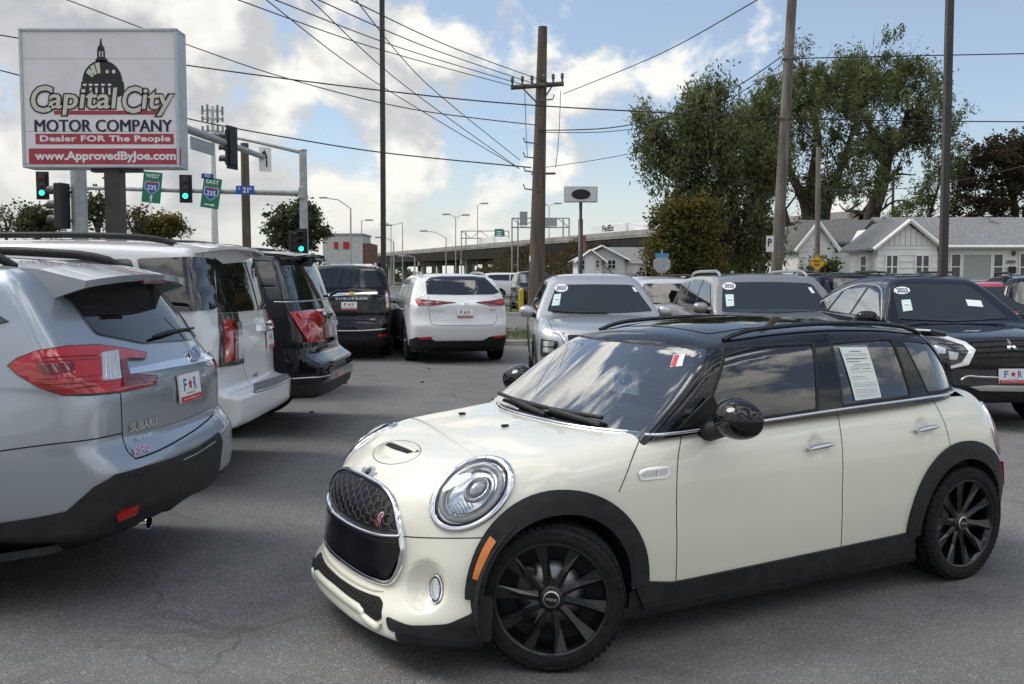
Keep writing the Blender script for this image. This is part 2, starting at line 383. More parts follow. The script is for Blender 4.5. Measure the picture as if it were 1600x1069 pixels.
class View:
    """flat drawing plane looking at the surface: az 0 = from the front, 90 = from the left side, 180 = rear; el = from above"""
    def __init__(s, az, el=0.):
        a, e = R(az), R(el); s.o = np.array((math.cos(a) * math.cos(e), math.sin(a) * math.cos(e), math.sin(e)))
        s.e = np.array((-math.sin(a), math.cos(a), 0.)); s.u = np.cross(s.o, s.e)
    def to2(s, P): P = np.asarray(P); return np.stack([P @ s.e, P @ s.u], -1)
    def start(s, Q, S):
        Q = np.asarray(Q); sup = float(np.maximum(s.o * S.lo, s.o * S.hi).sum()) + .15
        return Q[:, :1] * s.e + Q[:, 1:2] * s.u + s.o * sup
SIDE, FRONT, REAR, TOP = View(90), View(0), View(180), View(0, 90)
def onto(S, vw, Q):
    P0 = vw.start(Q, S); P, _ = S.hit(P0, np.tile(-vw.o, (len(P0), 1)), 3.2, 80); return P
def fill2(loops, step):
    """triangulate closed 2D loops (all constrained), return verts, tris"""
    V = []; E = []
    for lp in loops:
        b = len(V); V += [tuple(p) for p in lp]; n = len(lp); E += [(b + i, b + (i + 1) % n) for i in range(n)]
    A = np.array(V); lo, hi = A.min(0), A.max(0)
    gx = np.arange(lo[0] + step / 2, hi[0], step); gy = np.arange(lo[1] + step / 2, hi[1], step)
    if len(gx) * len(gy):
        G = np.stack(np.meshgrid(gx, gy), -1).reshape(-1, 2)
        dm = np.full(len(G), 1e9)
        for p in A: dm = np.minimum(dm, ((G - p) ** 2).sum(1))
        G = G[(dm > (step * .45) ** 2) & inside(G, loops[0])]; V += [tuple(p) for p in G]
    r = geometry.delaunay_2d_cdt([Vector(p) for p in V], E, [], 1, 1e-6, False)
    v = np.array([p[:] for p in r[0]]); f = np.array([t for t in r[2] if len(t) == 3], int)
    c = v[f].mean(1); f = f[inside(c, loops[0])]
    cr = np.cross(v[f[:, 1]] - v[f[:, 0]], v[f[:, 2]] - v[f[:, 0]]); f[cr < 0] = f[cr < 0][:, ::-1]
    return v, f
def inside(Q, poly):
    P = np.asarray(poly); r = np.zeros(len(Q), bool); x, y = Q[:, 0], Q[:, 1]
    for i in range(len(P)):
        a, b = P[i], P[i - 1]
        k = ((a[1] > y) != (b[1] > y)); t = (b[0] - a[0]) * (y - a[1]) / ((b[1] - a[1]) + 1e-12) + a[0]; r ^= k & (x < t)
    return r
def patch(name, S, vw, outline, m, parent, off=.003, depth=.012, step=.03, mirror=False, dome=0.0, holes=None):
    """a panel lying on the surface: outline (2D in the view plane), standing off proud with a rim"""
    lp = resample(outline, step); hl = [resample(h, step) for h in (holes or [])]
    v, f = fill2([lp] + hl, step)
    if hl:
        c = v[f].mean(1)
        for h in hl: f = f[~inside(c, h)]; c = v[f].mean(1)
    P = onto(S, vw, v); Nn = S.N(P)
    o_ = np.full(len(v), off)
    if dome:
        d = np.full(len(v), 1e9)
        for p in lp: d = np.minimum(d, np.linalg.norm(v - p, axis=1))
        o_ = off + dome * np.clip(d / max(d.max(), 1e-6), 0, 1) ** .6
    A = P + Nn * o_[:, None]
    if dome:
        me_n = np.zeros_like(A); fn = np.cross(A[f[:, 1]] - A[f[:, 0]], A[f[:, 2]] - A[f[:, 0]])
        for k in range(3): np.add.at(me_n, f[:, k], fn)
        Nn2 = me_n / (np.linalg.norm(me_n, axis=1, keepdims=True) + 1e-12)
    else: Nn2 = Nn
    ed = {}
    for t in f:
        for i in range(3):
            e = (t[i], t[(i + 1) % 3]); ed[e] = ed.get(e, 0) + 1
    be = [e for e in ed if (e[1], e[0]) not in ed]
    VV = [A]; NN = [Nn2]; FF = [f]
    if be and depth:
        a = np.array([e[0] for e in be]); b = np.array([e[1] for e in be]); k = len(be); base = len(A)
        q = np.concatenate([A[a], A[b], P[a] - Nn[a] * depth, P[b] - Nn[b] * depth]); VV.append(q)
        tn = np.cross(A[b] - A[a], Nn[a]); tn /= (np.linalg.norm(tn, axis=1, keepdims=True) + 1e-12); NN.append(np.concatenate([tn] * 4))
        i = np.arange(k) + base; FF += [np.stack([i, i + 2 * k, i + 3 * k], -1), np.stack([i, i + 3 * k, i + k], -1)]
    Vv, Nv, Fv = np.concatenate(VV), np.concatenate(NN), np.concatenate(FF)
    res = [fmesh(name, Vv, Fv, Nv, m, parent)]
    if mirror:
        res.append(fmesh(name, Vv * (1, -1, 1), Fv[:, ::-1], Nv * (1, -1, 1), m, parent))
    return res if mirror else res[0]
def strip3(name, P, Nn, w, h, m, parent, closed=False, mirror=False, seg=6, sink=.002):
    """raised bead along 3D points with normals"""
    n = len(P); w = np.full(n, w) if np.isscalar(w) else np.asarray(w); V = []; F = []; No = []
    for i in range(n):
        a, b = (P[(i - 1) % n], P[(i + 1) % n]) if closed else (P[max(i - 1, 0)], P[min(i + 1, n - 1)])
        t = b - a; t = t / (np.linalg.norm(t) + 1e-12); s_ = np.cross(Nn[i], t); s_ /= np.linalg.norm(s_) + 1e-12
        for k in range(seg + 1):
            q = PI * k / seg; V.append(P[i] + s_ * (w[i] / 2 * math.cos(q)) + Nn[i] * (h * math.sin(q) ** .8 - sink)); No.append(s_ * math.cos(q) * (h / (w[i] / 2 + 1e-9) + .15) + Nn[i] * math.sin(q))
    for i in range(n if closed else n - 1):
        j = (i + 1) % n
        for k in range(seg): F.append((i * (seg + 1) + k, i * (seg + 1) + k + 1, j * (seg + 1) + k + 1, j * (seg + 1) + k))
    V = np.array(V); No = np.array(No); No /= np.linalg.norm(No, axis=1, keepdims=True) + 1e-12; F = np.array(F)
    r = [fmesh(name, V, F, No, m, parent)]
    if mirror: r.append(fmesh(name, V * (1, -1, 1), F[:, ::-1], No * (1, -1, 1), m, parent))
    return r if mirror else r[0]
def strip(name, S, vw, line, w, h, m, parent, closed=False, mirror=False, step=.02, taper=0., **k):
    Q = resample(line, step, closed); P = onto(S, vw, Q)
    if taper: t_ = np.linspace(0, 1, len(P)); w = w * np.clip(np.minimum(t_, 1 - t_) / taper, .05, 1) ** .6
    return strip3(name, P, S.N(P), w, h, m, parent, closed, mirror, **k)
def letter(name, S, vw, txt, c2, width, height, m, parent, bold=.0, shear=0., spacing=1., off=.004, rot=0.):
    V, F = text_mesh(txt, 1., bold, shear, spacing); lo, hi = V.min(0), V.max(0); c = (lo + hi) / 2
    Q = (V[:, :2] - c[:2]) * (width / (hi[0] - lo[0]), height / (hi[1] - lo[1])); cr, sr = math.cos(rot), math.sin(rot)
    Q = np.stack([Q[:, 0] * cr - Q[:, 1] * sr + c2[0], Q[:, 0] * sr + Q[:, 1] * cr + c2[1]], -1); P = onto(S, vw, Q)
    return mobj(name, P + S.N(P) * off, F, m, parent)
# ------------------------------------------------------------------ ground, road, verges
def asphalt(name, c1, c2, fine=160., stains=True, seed=0.):
    m = mat(name, c1, .82, spec=.35); nt = m.node_tree; N = nt.nodes; L = nt.links; b = N['Principled BSDF']
    tc = N.new('ShaderNodeTexCoord'); P = tc.outputs['Object']
    def noise(sc, det, w=0.):
        n = N.new('ShaderNodeTexNoise'); n.inputs['Scale'].default_value = sc; n.inputs['Detail'].default_value = det; n.noise_dimensions = '4D'; n.inputs['W'].default_value = w + seed
        L.new(P, n.inputs['Vector']); return n.outputs['Fac']
    def rng(x, a, b_, c=0., d=1.):
        n = N.new('ShaderNodeMapRange'); n.interpolation_type = 'SMOOTHSTEP'; L.new(x, n.inputs[0])
        for i, v in enumerate((a, b_, c, d)): n.inputs[i + 1].default_value = v
        return n.outputs[0]
    def mx(f, a, c, mode='MIX'):
        n = N.new('ShaderNodeMix'); n.data_type = 'RGBA'; n.blend_type = mode
        if isinstance(f, float): n.inputs[0].default_value = f
        else: L.new(f, n.inputs[0])
        for i, v in ((6, a), (7, c)):
            if isinstance(v, tuple): n.inputs[i].default_value = (*v, 1)
            else: L.new(v, n.inputs[i])
        return n.outputs[2]
    vo = N.new('ShaderNodeTexVoronoi'); vo.inputs['Scale'].default_value = fine; vo.inputs['Randomness'].default_value = 1.0; L.new(P, vo.inputs['Vector'])
    vc = N.new('ShaderNodeSeparateColor'); L.new(vo.outputs['Color'], vc.inputs[0])
    stone = rng(vc.outputs[0], .15, 1.0)
    col = mx(stone, c1, c2)
    pale = rng(vc.outputs[1], .86, .99); col = mx(pale, col, tuple(min(1, c * 1.7) for c in c2))
    big = rng(noise(.55, 5), .35, .68); col = mx(big, col, mx(.30, col, (.20, .195, .185)))
    mid = rng(noise(3.2, 6, 3.), .42, .75, 0., .55); col = mx(mid, col, mx(.5, col, (.028, .028, .03)))
    if stains:
        st = rng(noise(1.1, 3, 9.), .66, .76, 0., .28); col = mx(st, col, (.022, .022, .024))
        # hairline cracks
        cr = N.new('ShaderNodeTexVoronoi'); cr.feature = 'DISTANCE_TO_EDGE'; cr.inputs['Scale'].default_value = .33
        wn = N.new('ShaderNodeTexNoise'); wn.inputs['Scale'].default_value = 2.2; wn.inputs['Detail'].default_value = 7; L.new(P, wn.inputs['Vector'])
        va = N.new('ShaderNodeVectorMath'); va.operation = 'MULTIPLY_ADD'; va.inputs[1].default_value = (.55, .55, 0); L.new(wn.outputs['Color'], va.inputs[0]); L.new(P, va.inputs[2])
        L.new(va.outputs[0], cr.inputs['Vector'])
        ck = rng(cr.outputs['Distance'], .002, .0055, .40, 0.); ckm = N.new('ShaderNodeMath'); ckm.operation = 'MULTIPLY'; L.new(ck, ckm.inputs[0]); L.new(rng(noise(.25, 2, 5.), .5, .62), ckm.inputs[1])
        col = mx(ckm.outputs[0], col, (.016, .016, .017))
    L.new(col, b.inputs['Base Color'])
    bp = N.new('ShaderNodeBump'); bp.inputs['Strength'].default_value = .55; bp.inputs['Distance'].default_value = .006
    L.new(vo.outputs['Distance'], bp.inputs['Height']); bp.invert = True; L.new(bp.outputs[0], b.inputs['Normal'])
    return m
ASPH = asphalt('lot_asphalt', (.118, .117, .116), (.195, .193, .190), 150.)
ROADM = asphalt('road_asphalt', (.10, .10, .10), (.17, .168, .162), 120., stains=False, seed=4.)
GRASSG = noisy('lawn', (.045, .075, .022), (.10, .105, .045), 3., .95, bump=.4, bscale=60)
CONC = noisy('kerb_concrete', (.30, .29, .27), (.42, .41, .38), 6, .85, bump=.2)
DIRT = noisy('bare_dirt', (.07, .055, .04), (.13, .105, .075), 4, .95, bump=.3)
def sheet(name, x0, x1, y0, y1, z, m, kind='structure'):
    o = mobj(name, [(x0, y0, z), (x1, y0, z), (x1, y1, z), (x0, y1, z)], [(0, 1, 2, 3)], m); o['kind'] = kind; return o
sheet('ground', -2500, 2500, -300, 4000, -.20, noisy('far_ground', (.06, .075, .035), (.12, .115, .07), .08, .95))
sheet('parking_lot', -60, 60, -40, 23.6, 0., ASPH)
def slab(name, x0, x1, y0, y1, z0, z1, m, bev=.0):
    b = MB(); b.box(((x0 + x1) / 2, (y0 + y1) / 2, (z0 + z1) / 2), (x1 - x0, y1 - y0, z1 - z0), bev=bev); return b.build(name, m, kind='structure')
slab('kerb', -60, 60, 23.6, 23.78, -.2, .13, CONC, .02)
slab('verge', -60, 60, 23.782, 28.0, -.2, .115, GRASSG)
slab('kerb', -120, 120, 28.002, 28.2, -.2, .13, CONC, .02)
sheet('road', -400, 400, 28.2, 43.0, -.02, ROADM)
slab('kerb', -120, 120, 43.0, 43.2, -.2, .10, CONC, .02)
sheet('lawn', -400, 400, 43.2, 62.0, .06, GRASSG)
sheet('far_parking_lot', -60, 26, 62.0, 135., .064, ROADM)
slab('house_lawn', 15, 60, 46, 66, -.1, .55, GRASSG, .3)
# ------------------------------------------------------------------ the cream hatchback in front
def make_mini():
    root = empty('hatchback_car', label='cream five-door hatchback with black roof, black wheels and round headlights, in the foreground', cat='car')
    wpl = prof([(.80, .58), (.6, .70), (.4, .785), (.2, .818), (0, .832), (-.5, .84), (-1.5, .843), (-2.3, .842), (-2.6, .838), (-2.9, .805), (-3.1, .74), (-3.3, .60)], .06)
    sz = prof([(.05, -.06), (.2, -.03), (.35, -.012), (.5, 0), (.65, -.003), (.78, -.018), (.88, -.045), (.96, -.074), (1.05, -.12), (1.2, -.22)], .03)
    zt = prof([(.85, .46), (.75, .57), (.66, .67), (.57, .742), (.5, .783), (.4, .825), (.2, .877), (0, .908), (-.3, .936), (-.5, .945), (-.65, .953), (-1.6, .985), (-2.3, 1.0), (-2.75, 1.012), (-2.95, 1.003), (-3.1, .972), (-3.3, .87)], .05)
    crw = prof([(.8, .10), (.5, .07), (.2, .045), (-.2, .04), (-.5, .012), (-.7, 0), (-2.6, 0), (-3.1, .05)], .05)
    xf = prof([(.0, .58), (.09, .655), (.15, .695), (.23, .695), (.29, .655), (.35, .625), (.45, .62), (.58, .622), (.68, .606), (.8, .555), (.95, .45)], .018)
    xa = prof([(.1, .22), (.3, .25), (.45, .30), (.65, .43), (.8, .49), (1., .5)], .03)
    xr = prof([(.05, -3.1), (.18, -3.19), (.3, -3.26), (.5, -3.285), (.65, -3.26), (.8, -3.20), (1.0, -3.08)], .03)
    def low(x, y, z):
        ay = np.abs(y); sd = ay - (wpl(x) + sz(z)); tp = z - (zt(x) - crw(x) * (ay / .8) ** 2.4)
        fr = (x - (xf(z) - xa(z) * (ay / .8) ** 2.7)) * .85; rr = ((xr(z) + .30 * (ay / .8) ** 3) - x) * .9
        return smax(smax(smax(smax(sd, tp, .15), fr, .15), rr, .12), .125 - z, .04)
    L = Surf(low, root, (-3.42, -.95, .05), (.85, .95, 1.1)); L.place((-.2024, 4.7075, 0), PI + .51)
    wb = prof([(-.3, .70), (-.5, .742), (-1, .768), (-1.6, .775), (-2.2, .765), (-2.55, .735), (-2.8, .67), (-3.0, .56)], .05)
    zr = prof([(-.6, 1.22), (-.8, 1.30), (-1.0, 1.352), (-1.4, 1.398), (-1.8, 1.412), (-2.2, 1.402), (-2.5, 1.372), (-2.8, 1.325), (-3.0, 1.28)], .05)
    def up(x, y, z):
        ay = np.abs(y); dz = z - .96
        sd = (ay - (wb(x) - .28 * dz - .36 * np.maximum(dz, 0) ** 2)) * .93; tp = z - (zr(x) - .055 * (ay / .6) ** 2.2)
        ws = (x - (-.372 - (z - .93) * 1.40 - .115 * (ay / .7) ** 2)) * .57; rr = ((-2.985 + (z - 1.0) * .55 + .27 * (ay / .65) ** 3) - x) * .85
        return smax(smax(smax(tp, sd, .075), ws, .04), rr, .10)
    U = Surf(up, root, (-3.2, -.85, .8), (-.2, .85, 1.45)); U.M = L.M
    pixL = lambda pts: L.pix(pts); pixU = lambda pts: U.pix(pts)
    CREAM = paint('cream_paint', (.82, .80, .68)); GB = GLOSSB
    # recesses: door handle cups, headlight seats, fog lamp bowls, bonnet scoop
    hF = pixL([(1277, 697)])[0]; hR = pixL([(1443, 669)])[0]
    for h in (hF, hR): L.bump(h, (.05, .05, .052), .016, 2.)
    fog = pixL([(664, 917)])[0]; L.bump(fog, (.082, .082, .084), .060, 2.4)
    HC = pixL([(737, 771)])[0]
    L.bump((.385, 0, .845), (.10, .17, .05), -.020, 1.6)
    V, F = box_mesh(L, (-3.48, -1.0, .08), (.8, 1.0, 1.12), (-2.7, .2, .30, .40, .62), .0155)
    Nn = L.N(V); c = V[F].mean(1); cn = Nn[F].mean(1)
    keep = np.ones(len(F), bool)
    for xw in (0., -2.567): keep &= ~((((c[:, 0] - xw) ** 2 + (c[:, 2] - .308) ** 2) < .368 ** 2) & (np.abs(c[:, 1]) > .45))
    deck = (cn[:, 2] > .75) & (c[:, 0] < -.66) & (c[:, 0] > -2.72) & (np.abs(c[:, 1]) < .705) & (c[:, 2] > .8); keep &= ~deck
    fogd = np.linalg.norm(c - fog, axis=1) < .0
    under = ((c[:, 2] < .285) & (c[:, 0] < .34)) | (c[:, 2] < .135) | ((c[:, 2] < .205) & (np.abs(c[:, 1]) > .53))
    fmesh('body', V, F[keep], Nn, CREAM, root, [CREAM, BLACKP], under[keep].astype(int))
    # ---- greenhouse: pillars and glass
    wins = {'f': [(1128, 543), (1270, 536), (1278, 641), (1092, 668)], 'r': [(1297, 535), (1391, 529), (1424, 619), (1317, 635)], 'q': [(1403, 527), (1432, 523), (1496, 603), (1450, 615)]}
    loops = {}
    for k, pl in wins.items():
        q = SIDE.to2(pixU(pl)); loops[k] = resample(rounded([tuple(a) for a in q], .02, 4), .022)
    zb = lambda x: float(zt(x)) - .03
    xws = lambda z: -.372 - (z - .93) * 1.40      # centre line of the screen
    A = []                                        # A pillar front edge and roof edge, on the surface
    for z in np.linspace(.915, 1.31, 14):
        y = .74
        for _ in range(30): y = float(wb(-.372 - (z - .93) * 1.40 - .115 * (y / .7) ** 2)) - .28 * (z - .96) - .36 * max(z - .96, 0) ** 2 - .012
        A.append((-.372 - (z - .93) * 1.40 - .115 * (y / .7) ** 2, z, y))
    xtop = np.linspace(A[-1][0] - .05, -2.72, 16)
    edge = [(a[0] - .012, a[1]) for a in A] + [(x, float(zr(x)) - .085) for x in xtop]
    xe = edge[-1][0]; back = [(xe - .04, 1.20), (xe - .10, 1.10), (xe - .14, .98)]
    bot = [(x, zb(x)) for x in np.linspace(-2.82, -.50, 20)]
    outl = [(-x, z) for x, z in edge + back + bot]
    lp0 = resample(outl, .022); v, f = fill2([lp0] + list(loops.values()), .022); P = onto(U, SIDE, v); Np = U.N(P); cc = v[f].mean(1); lab = np.zeros(len(f), int)
    for i, k in enumerate(loops): lab[inside(cc, loops[k])] = i + 1
    GL = glass_thin('hatchback_window_glass', (.55, .61, .63), 1.6, 1.9); GW = glass_thin('hatchback_windshield_glass', (.52, .58, .58), 1.6, 2.5)
    for sgn in (1, -1):
        mk = lambda nm, ff, mm, off=0.: fmesh(nm, (P + Np * off) * (1, sgn, 1), ff if sgn > 0 else ff[:, ::-1], Np * (1, sgn, 1), mm, root)
        mk('pillar_frame', f[lab == 0], GB)
        for i, k in enumerate(loops): mk('window', f[lab == i + 1], GL, -.004)
    for k in loops:
        Q = loops[k]; Pq = onto(U, SIDE, Q); strip3('window_seal', Pq, U.N(Pq), .020, .005, BLACKP, root, True, True)
    # windshield, roof and rear glass as grids
    def grid(nm, rows, mm, so, flip=False, solve='x'):
        G = np.array(rows); nr, nc = G.shape[:2]; Pp = G.reshape(-1, 3)
        D = np.array([-1., 0, 0]) if so == 'front' else (np.array([1., 0, 0]) if so == 'rear' else np.array([0, 0, -1.]))
        st = Pp.copy(); ax = 2 if so == 'top' else 0; st[:, ax] = 3. if so != 'rear' else -6.
        H, _ = U.hit(st, np.tile(D, (len(st), 1)), 7., 200); I = np.arange(nr * nc).reshape(nr, nc)
        ff = np.stack([I[:-1, :-1], I[:-1, 1:], I[1:, 1:], I[1:, :-1]], -1).reshape(-1, 4)
        if flip: ff = ff[:, ::-1]
        return fmesh(nm, H, ff, U.N(H), mm, root), H.reshape(nr, nc, 3)
    ts = np.linspace(-1, 1, 49)
    Z = np.linspace(.90, 1.30, 26); ya = np.interp(Z, [a[1] for a in A], [a[2] for a in A]); ya[Z < A[0][1]] = A[0][2]
    _, WS = grid('windshield', [[(0, t * y, z) for t in ts] for z, y in zip(Z, ya)], GW, 'front')
    ex = np.array(edge[len(A):]); ez = ex[:, 1]
    P_e = onto(U, SIDE, np.stack([-ex[:, 0], ez], -1))
    xs = np.linspace(-.985, -2.80, 60); ye = np.interp(-xs, -P_e[:, 0], P_e[:, 1]) + .012
    _, RF = grid('roof', [[(x, t * y, 0) for t in ts] for x, y in zip(xs, ye)], GB, 'top')
    # header between screen and roof
    hd = np.linspace(1.295, 1.345, 8); grid('windshield_header', [[(0, t * (ya[-1] + .005), z) for t in ts] for z in hd], GB, 'front')
    grid('rear_glass', [[(0, t * .60, z) for t in ts] for z in np.linspace(.98, 1.27, 14)], GL, 'rear', True)
    grid('rear_header', [[(0, t * .60, z) for t in ts] for z in np.linspace(1.265, 1.33, 6)], GB, 'rear', True)
    sp = MB(); sp.box((-2.80, 0, 1.315), (.14, .96, .03), bev=.012, ry=-.16); sp.build('roof_spoiler', GB, root)
    # seals and beads around the windshield
    for s_ in (0, -1):
        e = WS[:, s_]; strip3('windshield_seal', e, U.N(e), .030, .004, GB, root)
    e = WS[-1]; strip3('windshield_seal', e, U.N(e), .018, .004, BLACKP, root)
    # ---- interior
    t = MB(); x0, x1, y_, z0, z1 = -.60, -2.78, .70, .28, .925
    t.add([(x0, -y_, z0), (x1, -y_, z0), (x1, y_, z0), (x0, y_, z0), (x0, -y_, z1), (x1, -y_, z1), (x1, y_, z1), (x0, y_, z1)], [(0, 1, 2, 3), (0, 4, 5, 1), (1, 5, 6, 2), (2, 6, 7, 3), (3, 7, 4, 0)]); t.build('cabin_tub', INTER, root, recalc=False)
    d = MB(); d.prism(rounded([(-.50, .80), (-.52, .93), (-.72, .955), (-.98, .965), (-1.02, .80)], .04), 1.36, (0, -.68, 0)); d.build('dashboard', INTER, root)
    for yy, xx in ((.36, -1.62), (-.36, -1.62), (.34, -2.42), (-.34, -2.42)):
        s_ = MB(); s_.box((xx, yy, .86), (.13, .46, .50), bev=.05, ry=-.22); s_.box((xx - .10, yy, 1.185), (.09, .25, .17), bev=.04, ry=-.15); s_.box((xx + .24, yy, .56), (.5, .48, .16), bev=.05)
        s_.tube([(xx - .08, yy - .06, 1.05), (xx - .1, yy - .06, 1.15)], .008); s_.tube([(xx - .08, yy + .06, 1.05), (xx - .1, yy + .06, 1.15)], .008); s_.build('seat', mat('seat_leather', (.085, .087, .092), .55), root)
    w = MB(); w.tube([Vector((-1.10, .36, .98)) + Matrix.Rotation(-.5, 3, 'Y') @ Vector((0, math.cos(q) * .18, math.sin(q) * .18)) for q in np.linspace(0, 2 * PI, 25)], .014, cap=False)
    w.box((-1.09, .36, .98), (.04, .14, .10), bev=.015, ry=-.5); w.box((-1.09, .36, .975), (.02, .34, .03), ry=-.5); w.build('steering_wheel', INTER, root)
    w = MB(); w.box((-1.02, 0, 1.275), (.04, .24, .065), bev=.015); w.tube([(-.96, 0, 1.335), (-1.0, 0, 1.29)], .008); w.build('rear_view_mirror', INTER, root)
    # ---- wheel wells
    for xw in (0., -2.567):
        for sg in (1, -1):
            b = MB(); b.lathe([(.375, .80), (.378, .5), (.37, .46), (.02, .455)], 40, 'Y', (xw, 0, .308), R(-22), R(202)); o = b.build('wheel_well', mat('well_black', (.008, .008, .008), .95), root, recalc=False); o.scale = (1, sg, 1)
    # ---- black arches, sills, front and rear lower cladding
    def arch(xw, a0, a1, ro, ri, off, fo=None, fi=None):
        fo, fi = fo or ro, fi or ri; ex = lambda a_, r_, f_: xw + (f_ if math.cos(a_) > 0 else r_) * math.cos(a_)
        o1 = [(ex(a_, ro, fo), .308 + ro * math.sin(a_)) for a_ in np.linspace(R(a0), R(a1), 34)]; i1 = [(ex(a_, ri, fi), .308 + ri * math.sin(a_)) for a_ in np.linspace(R(a1), R(a0), 34)]
        patch('wheel_arch_trim', L, SIDE, [(-x, z) for x, z in o1 + i1], BLACKP, root, off, .07, .025, True)
    arch(0., 4, 181, .448, .352, .018, .392, .330); arch(-2.567, -3, 180, .448, .352, .018)
    sill = [(-.44, .185), (-.36, .33), (-.52, .298), (-.6, .285), (-2.12, .312), (-2.21, .34), (-2.15, .185)]
    patch('side_sill', L, SIDE, [(-x, z) for x, z in sill], BLACKP, root, .014, .06, .04, True)
    v45 = View(50)
    chin = pixL([(604, 962), (640, 977), (700, 975), (738, 958), (756, 930), (771, 934), (767, 1002), (735, 1003), (660, 995), (608, 984)])
    patch('front_corner_trim', L, v45, rounded([tuple(a) for a in v45.to2(chin)], .02), BLACKP, root, .007, .05, .012, True)
    # amber side marker on the front arch
    ag = np.linspace(R(16), R(41), 8); mk_ = [(.374 * math.cos(t), .308 + .425 * math.sin(t)) for t in ag] + [(.352 * math.cos(t), .308 + .392 * math.sin(t)) for t in ag[::-1]]
    patch('side_marker', L, SIDE, [(-x, z) for x, z in mk_], AMBER, root, .026, .012, .012, True)
    # ---- panel gaps
    def seam(pts, vw=SIDE, w=.005, mirror=True, sp=True):
        P_ = L.pix(pts); Q = vw.to2(P_); Q = spline([tuple(a) for a in Q], 6) if sp and len(Q) > 2 else Q
        strip('panel_gap', L, vw, Q, w, .0012, SEAM, root, mirror=mirror, sink=.0)
    seam([(1063, 675), (1059, 720), (1057, 800), (1056, 912)])
    seam([(1305, 641), (1312, 665), (1316, 700), (1316, 780), (1314, 857)])
    seam([(1450, 619), (1466, 640), (1478, 668), (1486, 702)])
    seam([(1000, 678), (990, 710), (978, 743), (967, 769)], View(70))
    seam([(628, 838), (700, 841), (760, 840), (792, 838)], View(45))
    # ---- chrome belt line and hood/cowl chrome line
    bl = U.pix([(1008, 679), (1062, 676), (1150, 664), (1304, 641), (1420, 625), (1470, 618), (1500, 611)]); bq = [tuple(a_) for a_ in SIDE.to2(bl)]
    strip('belt_chrome', U, SIDE, spline(bq, 5), .018, .009, CHROME, root, mirror=True)
    cw = L.pix([(1000, 677), (950, 672), (900, 662), (850, 650), (810, 638), (785, 629), (768, 625), (764, 621)]); Nc = None
    half = [p for p in cw]; yy = np.array([p[1] for p in half]); xx = np.array([p[0] for p in half])
    y0 = yy[0]; ys = np.linspace(-y0, y0, 60); xc = -.345 - (abs(xx[0]) - .345) * (np.abs(ys) / y0) ** 2.6
    Pc = onto(L, TOP, np.stack([ys, -xc], -1)); strip3('cowl_chrome', Pc, L.N(Pc), .022, .012, CHROME, root)
    cp = [(y, -(x - .012)) for y, x in zip(ys, xc)] + [(y, -(x - .30)) for y, x in zip(ys[::-1], xc[::-1])]
    patch('cowl_panel', L, TOP, cp, BLACKP, root, .004, .004, .04)
    # wipers
    for a in ([(.46, -.47), (.1, -.50), (-.36, -.43)], [(.05, -.455), (-.3, -.44), (-.62, -.52)]):
        b = MB(); pts = []
        for y, x in a:
            h, _ = U.hit(np.array([[0., y, .975]]), np.array([[-1., 0, 0]]), 4., 100); pts.append(Vector((h[0][0] + .03, y, .985)))
        b.tube(pts, .011, 6); b.tube([pts[0] + Vector((.02, .02, -.03)), pts[1] + Vector((.015, 0, .0))], .016, 6); b.build('wiper', BLACKP, root)
    # washer jets on the bonnet
    for px in ((722, 648), (789, 667)):
        p = L.pix([px])[0]; b = MB(); b.box(p + np.array((0, 0, .006)), (.035, .022, .012), bev=.004); b.build('washer_jet', BLACKP, root)
    # ---- bonnet scoop with its slot and outline
    sc = L.pix([(567, 706), (580, 694), (605, 695), (632, 706), (641, 717), (632, 729), (606, 733), (577, 722)]); q = [tuple(a) for a in TOP.to2(sc)]
    strip('scoop_gap', L, TOP, spline([(.205 * math.cos(a) * (1 if 1 else 1), -.385 + .085 * math.sin(a)) for a in np.linspace(0, 2 * PI, 22)[:-1]], 3, True), .004, .001, SEAM, root, closed=True, sink=0.)
    sl = [(.150 * s_, -.352 - .012 * (1 - s_ * s_)) for s_ in np.linspace(-1, 1, 13)] + [(.135 * s_, -.388 - .016 * (1 - s_ * s_)) for s_ in np.linspace(1, -1, 13)]
    patch('scoop_slot', L, TOP, sl, mat('slot_black', (.004, .004, .004), .9), root, .0015, .0, .012)
    b = MB(); pl = onto(L, TOP, np.array([(.155 * s_, -.348 - .012 * (1 - s_ * s_)) for s_ in np.linspace(-1, 1, 15)])); strip3('scoop_lip', pl, L.N(pl), .026, .010, CREAM, root)
    # winged emblem
    em = L.pix([(564, 738)])[0]; vE = View(0, 40); eq = vE.to2([em])[0]; eq[0] = 0.; eq[1] += .012
    pts = [(-.062, .012), (-.030, .010), (-.020, .024), (.020, .024), (.030, .010), (.062, .012), (.048, -.006), (.026, -.014), (.014, -.030), (-.014, -.030), (-.026, -.014), (-.048, -.006)]
    patch('hood_emblem', L, vE, [(a * 1.35 + eq[0], b_ * 1.45 + eq[1]) for a, b_ in pts], SATIN, root, .006, .004, .008)
    patch('hood_emblem', L, vE, [(.024 * math.cos(a) + eq[0], .026 * math.sin(a) + eq[1] - .002) for a in np.linspace(0, 2 * PI, 15)[:-1]], GB, root, .0075, .002, .01)
    # ---- grille
    gr = L.pix([(561, 744), (585, 757), (603, 775), (617, 805), (625, 840), (626, 870), (618, 895), (606, 902), (585, 893), (560, 878)]); gq = FRONT.to2(gr)
    R_ = [tuple(a) for a in gq]; cx = 0.
    ytop = max(z for y, z in R_)
    right = [(max(y, .0), z) for y, z in R_[1:-1]]
    right = [(.10, .722), (.24, .712), (.355, .675), (.425, .60), (.455, .50), (.45, .42), (.405, .352), (.30, .338), (.12, .334)]
    loop = right + [(-y, z) for y, z in right[::-1]]; loop = spline(loop, 5, True)
    vG = FRONT
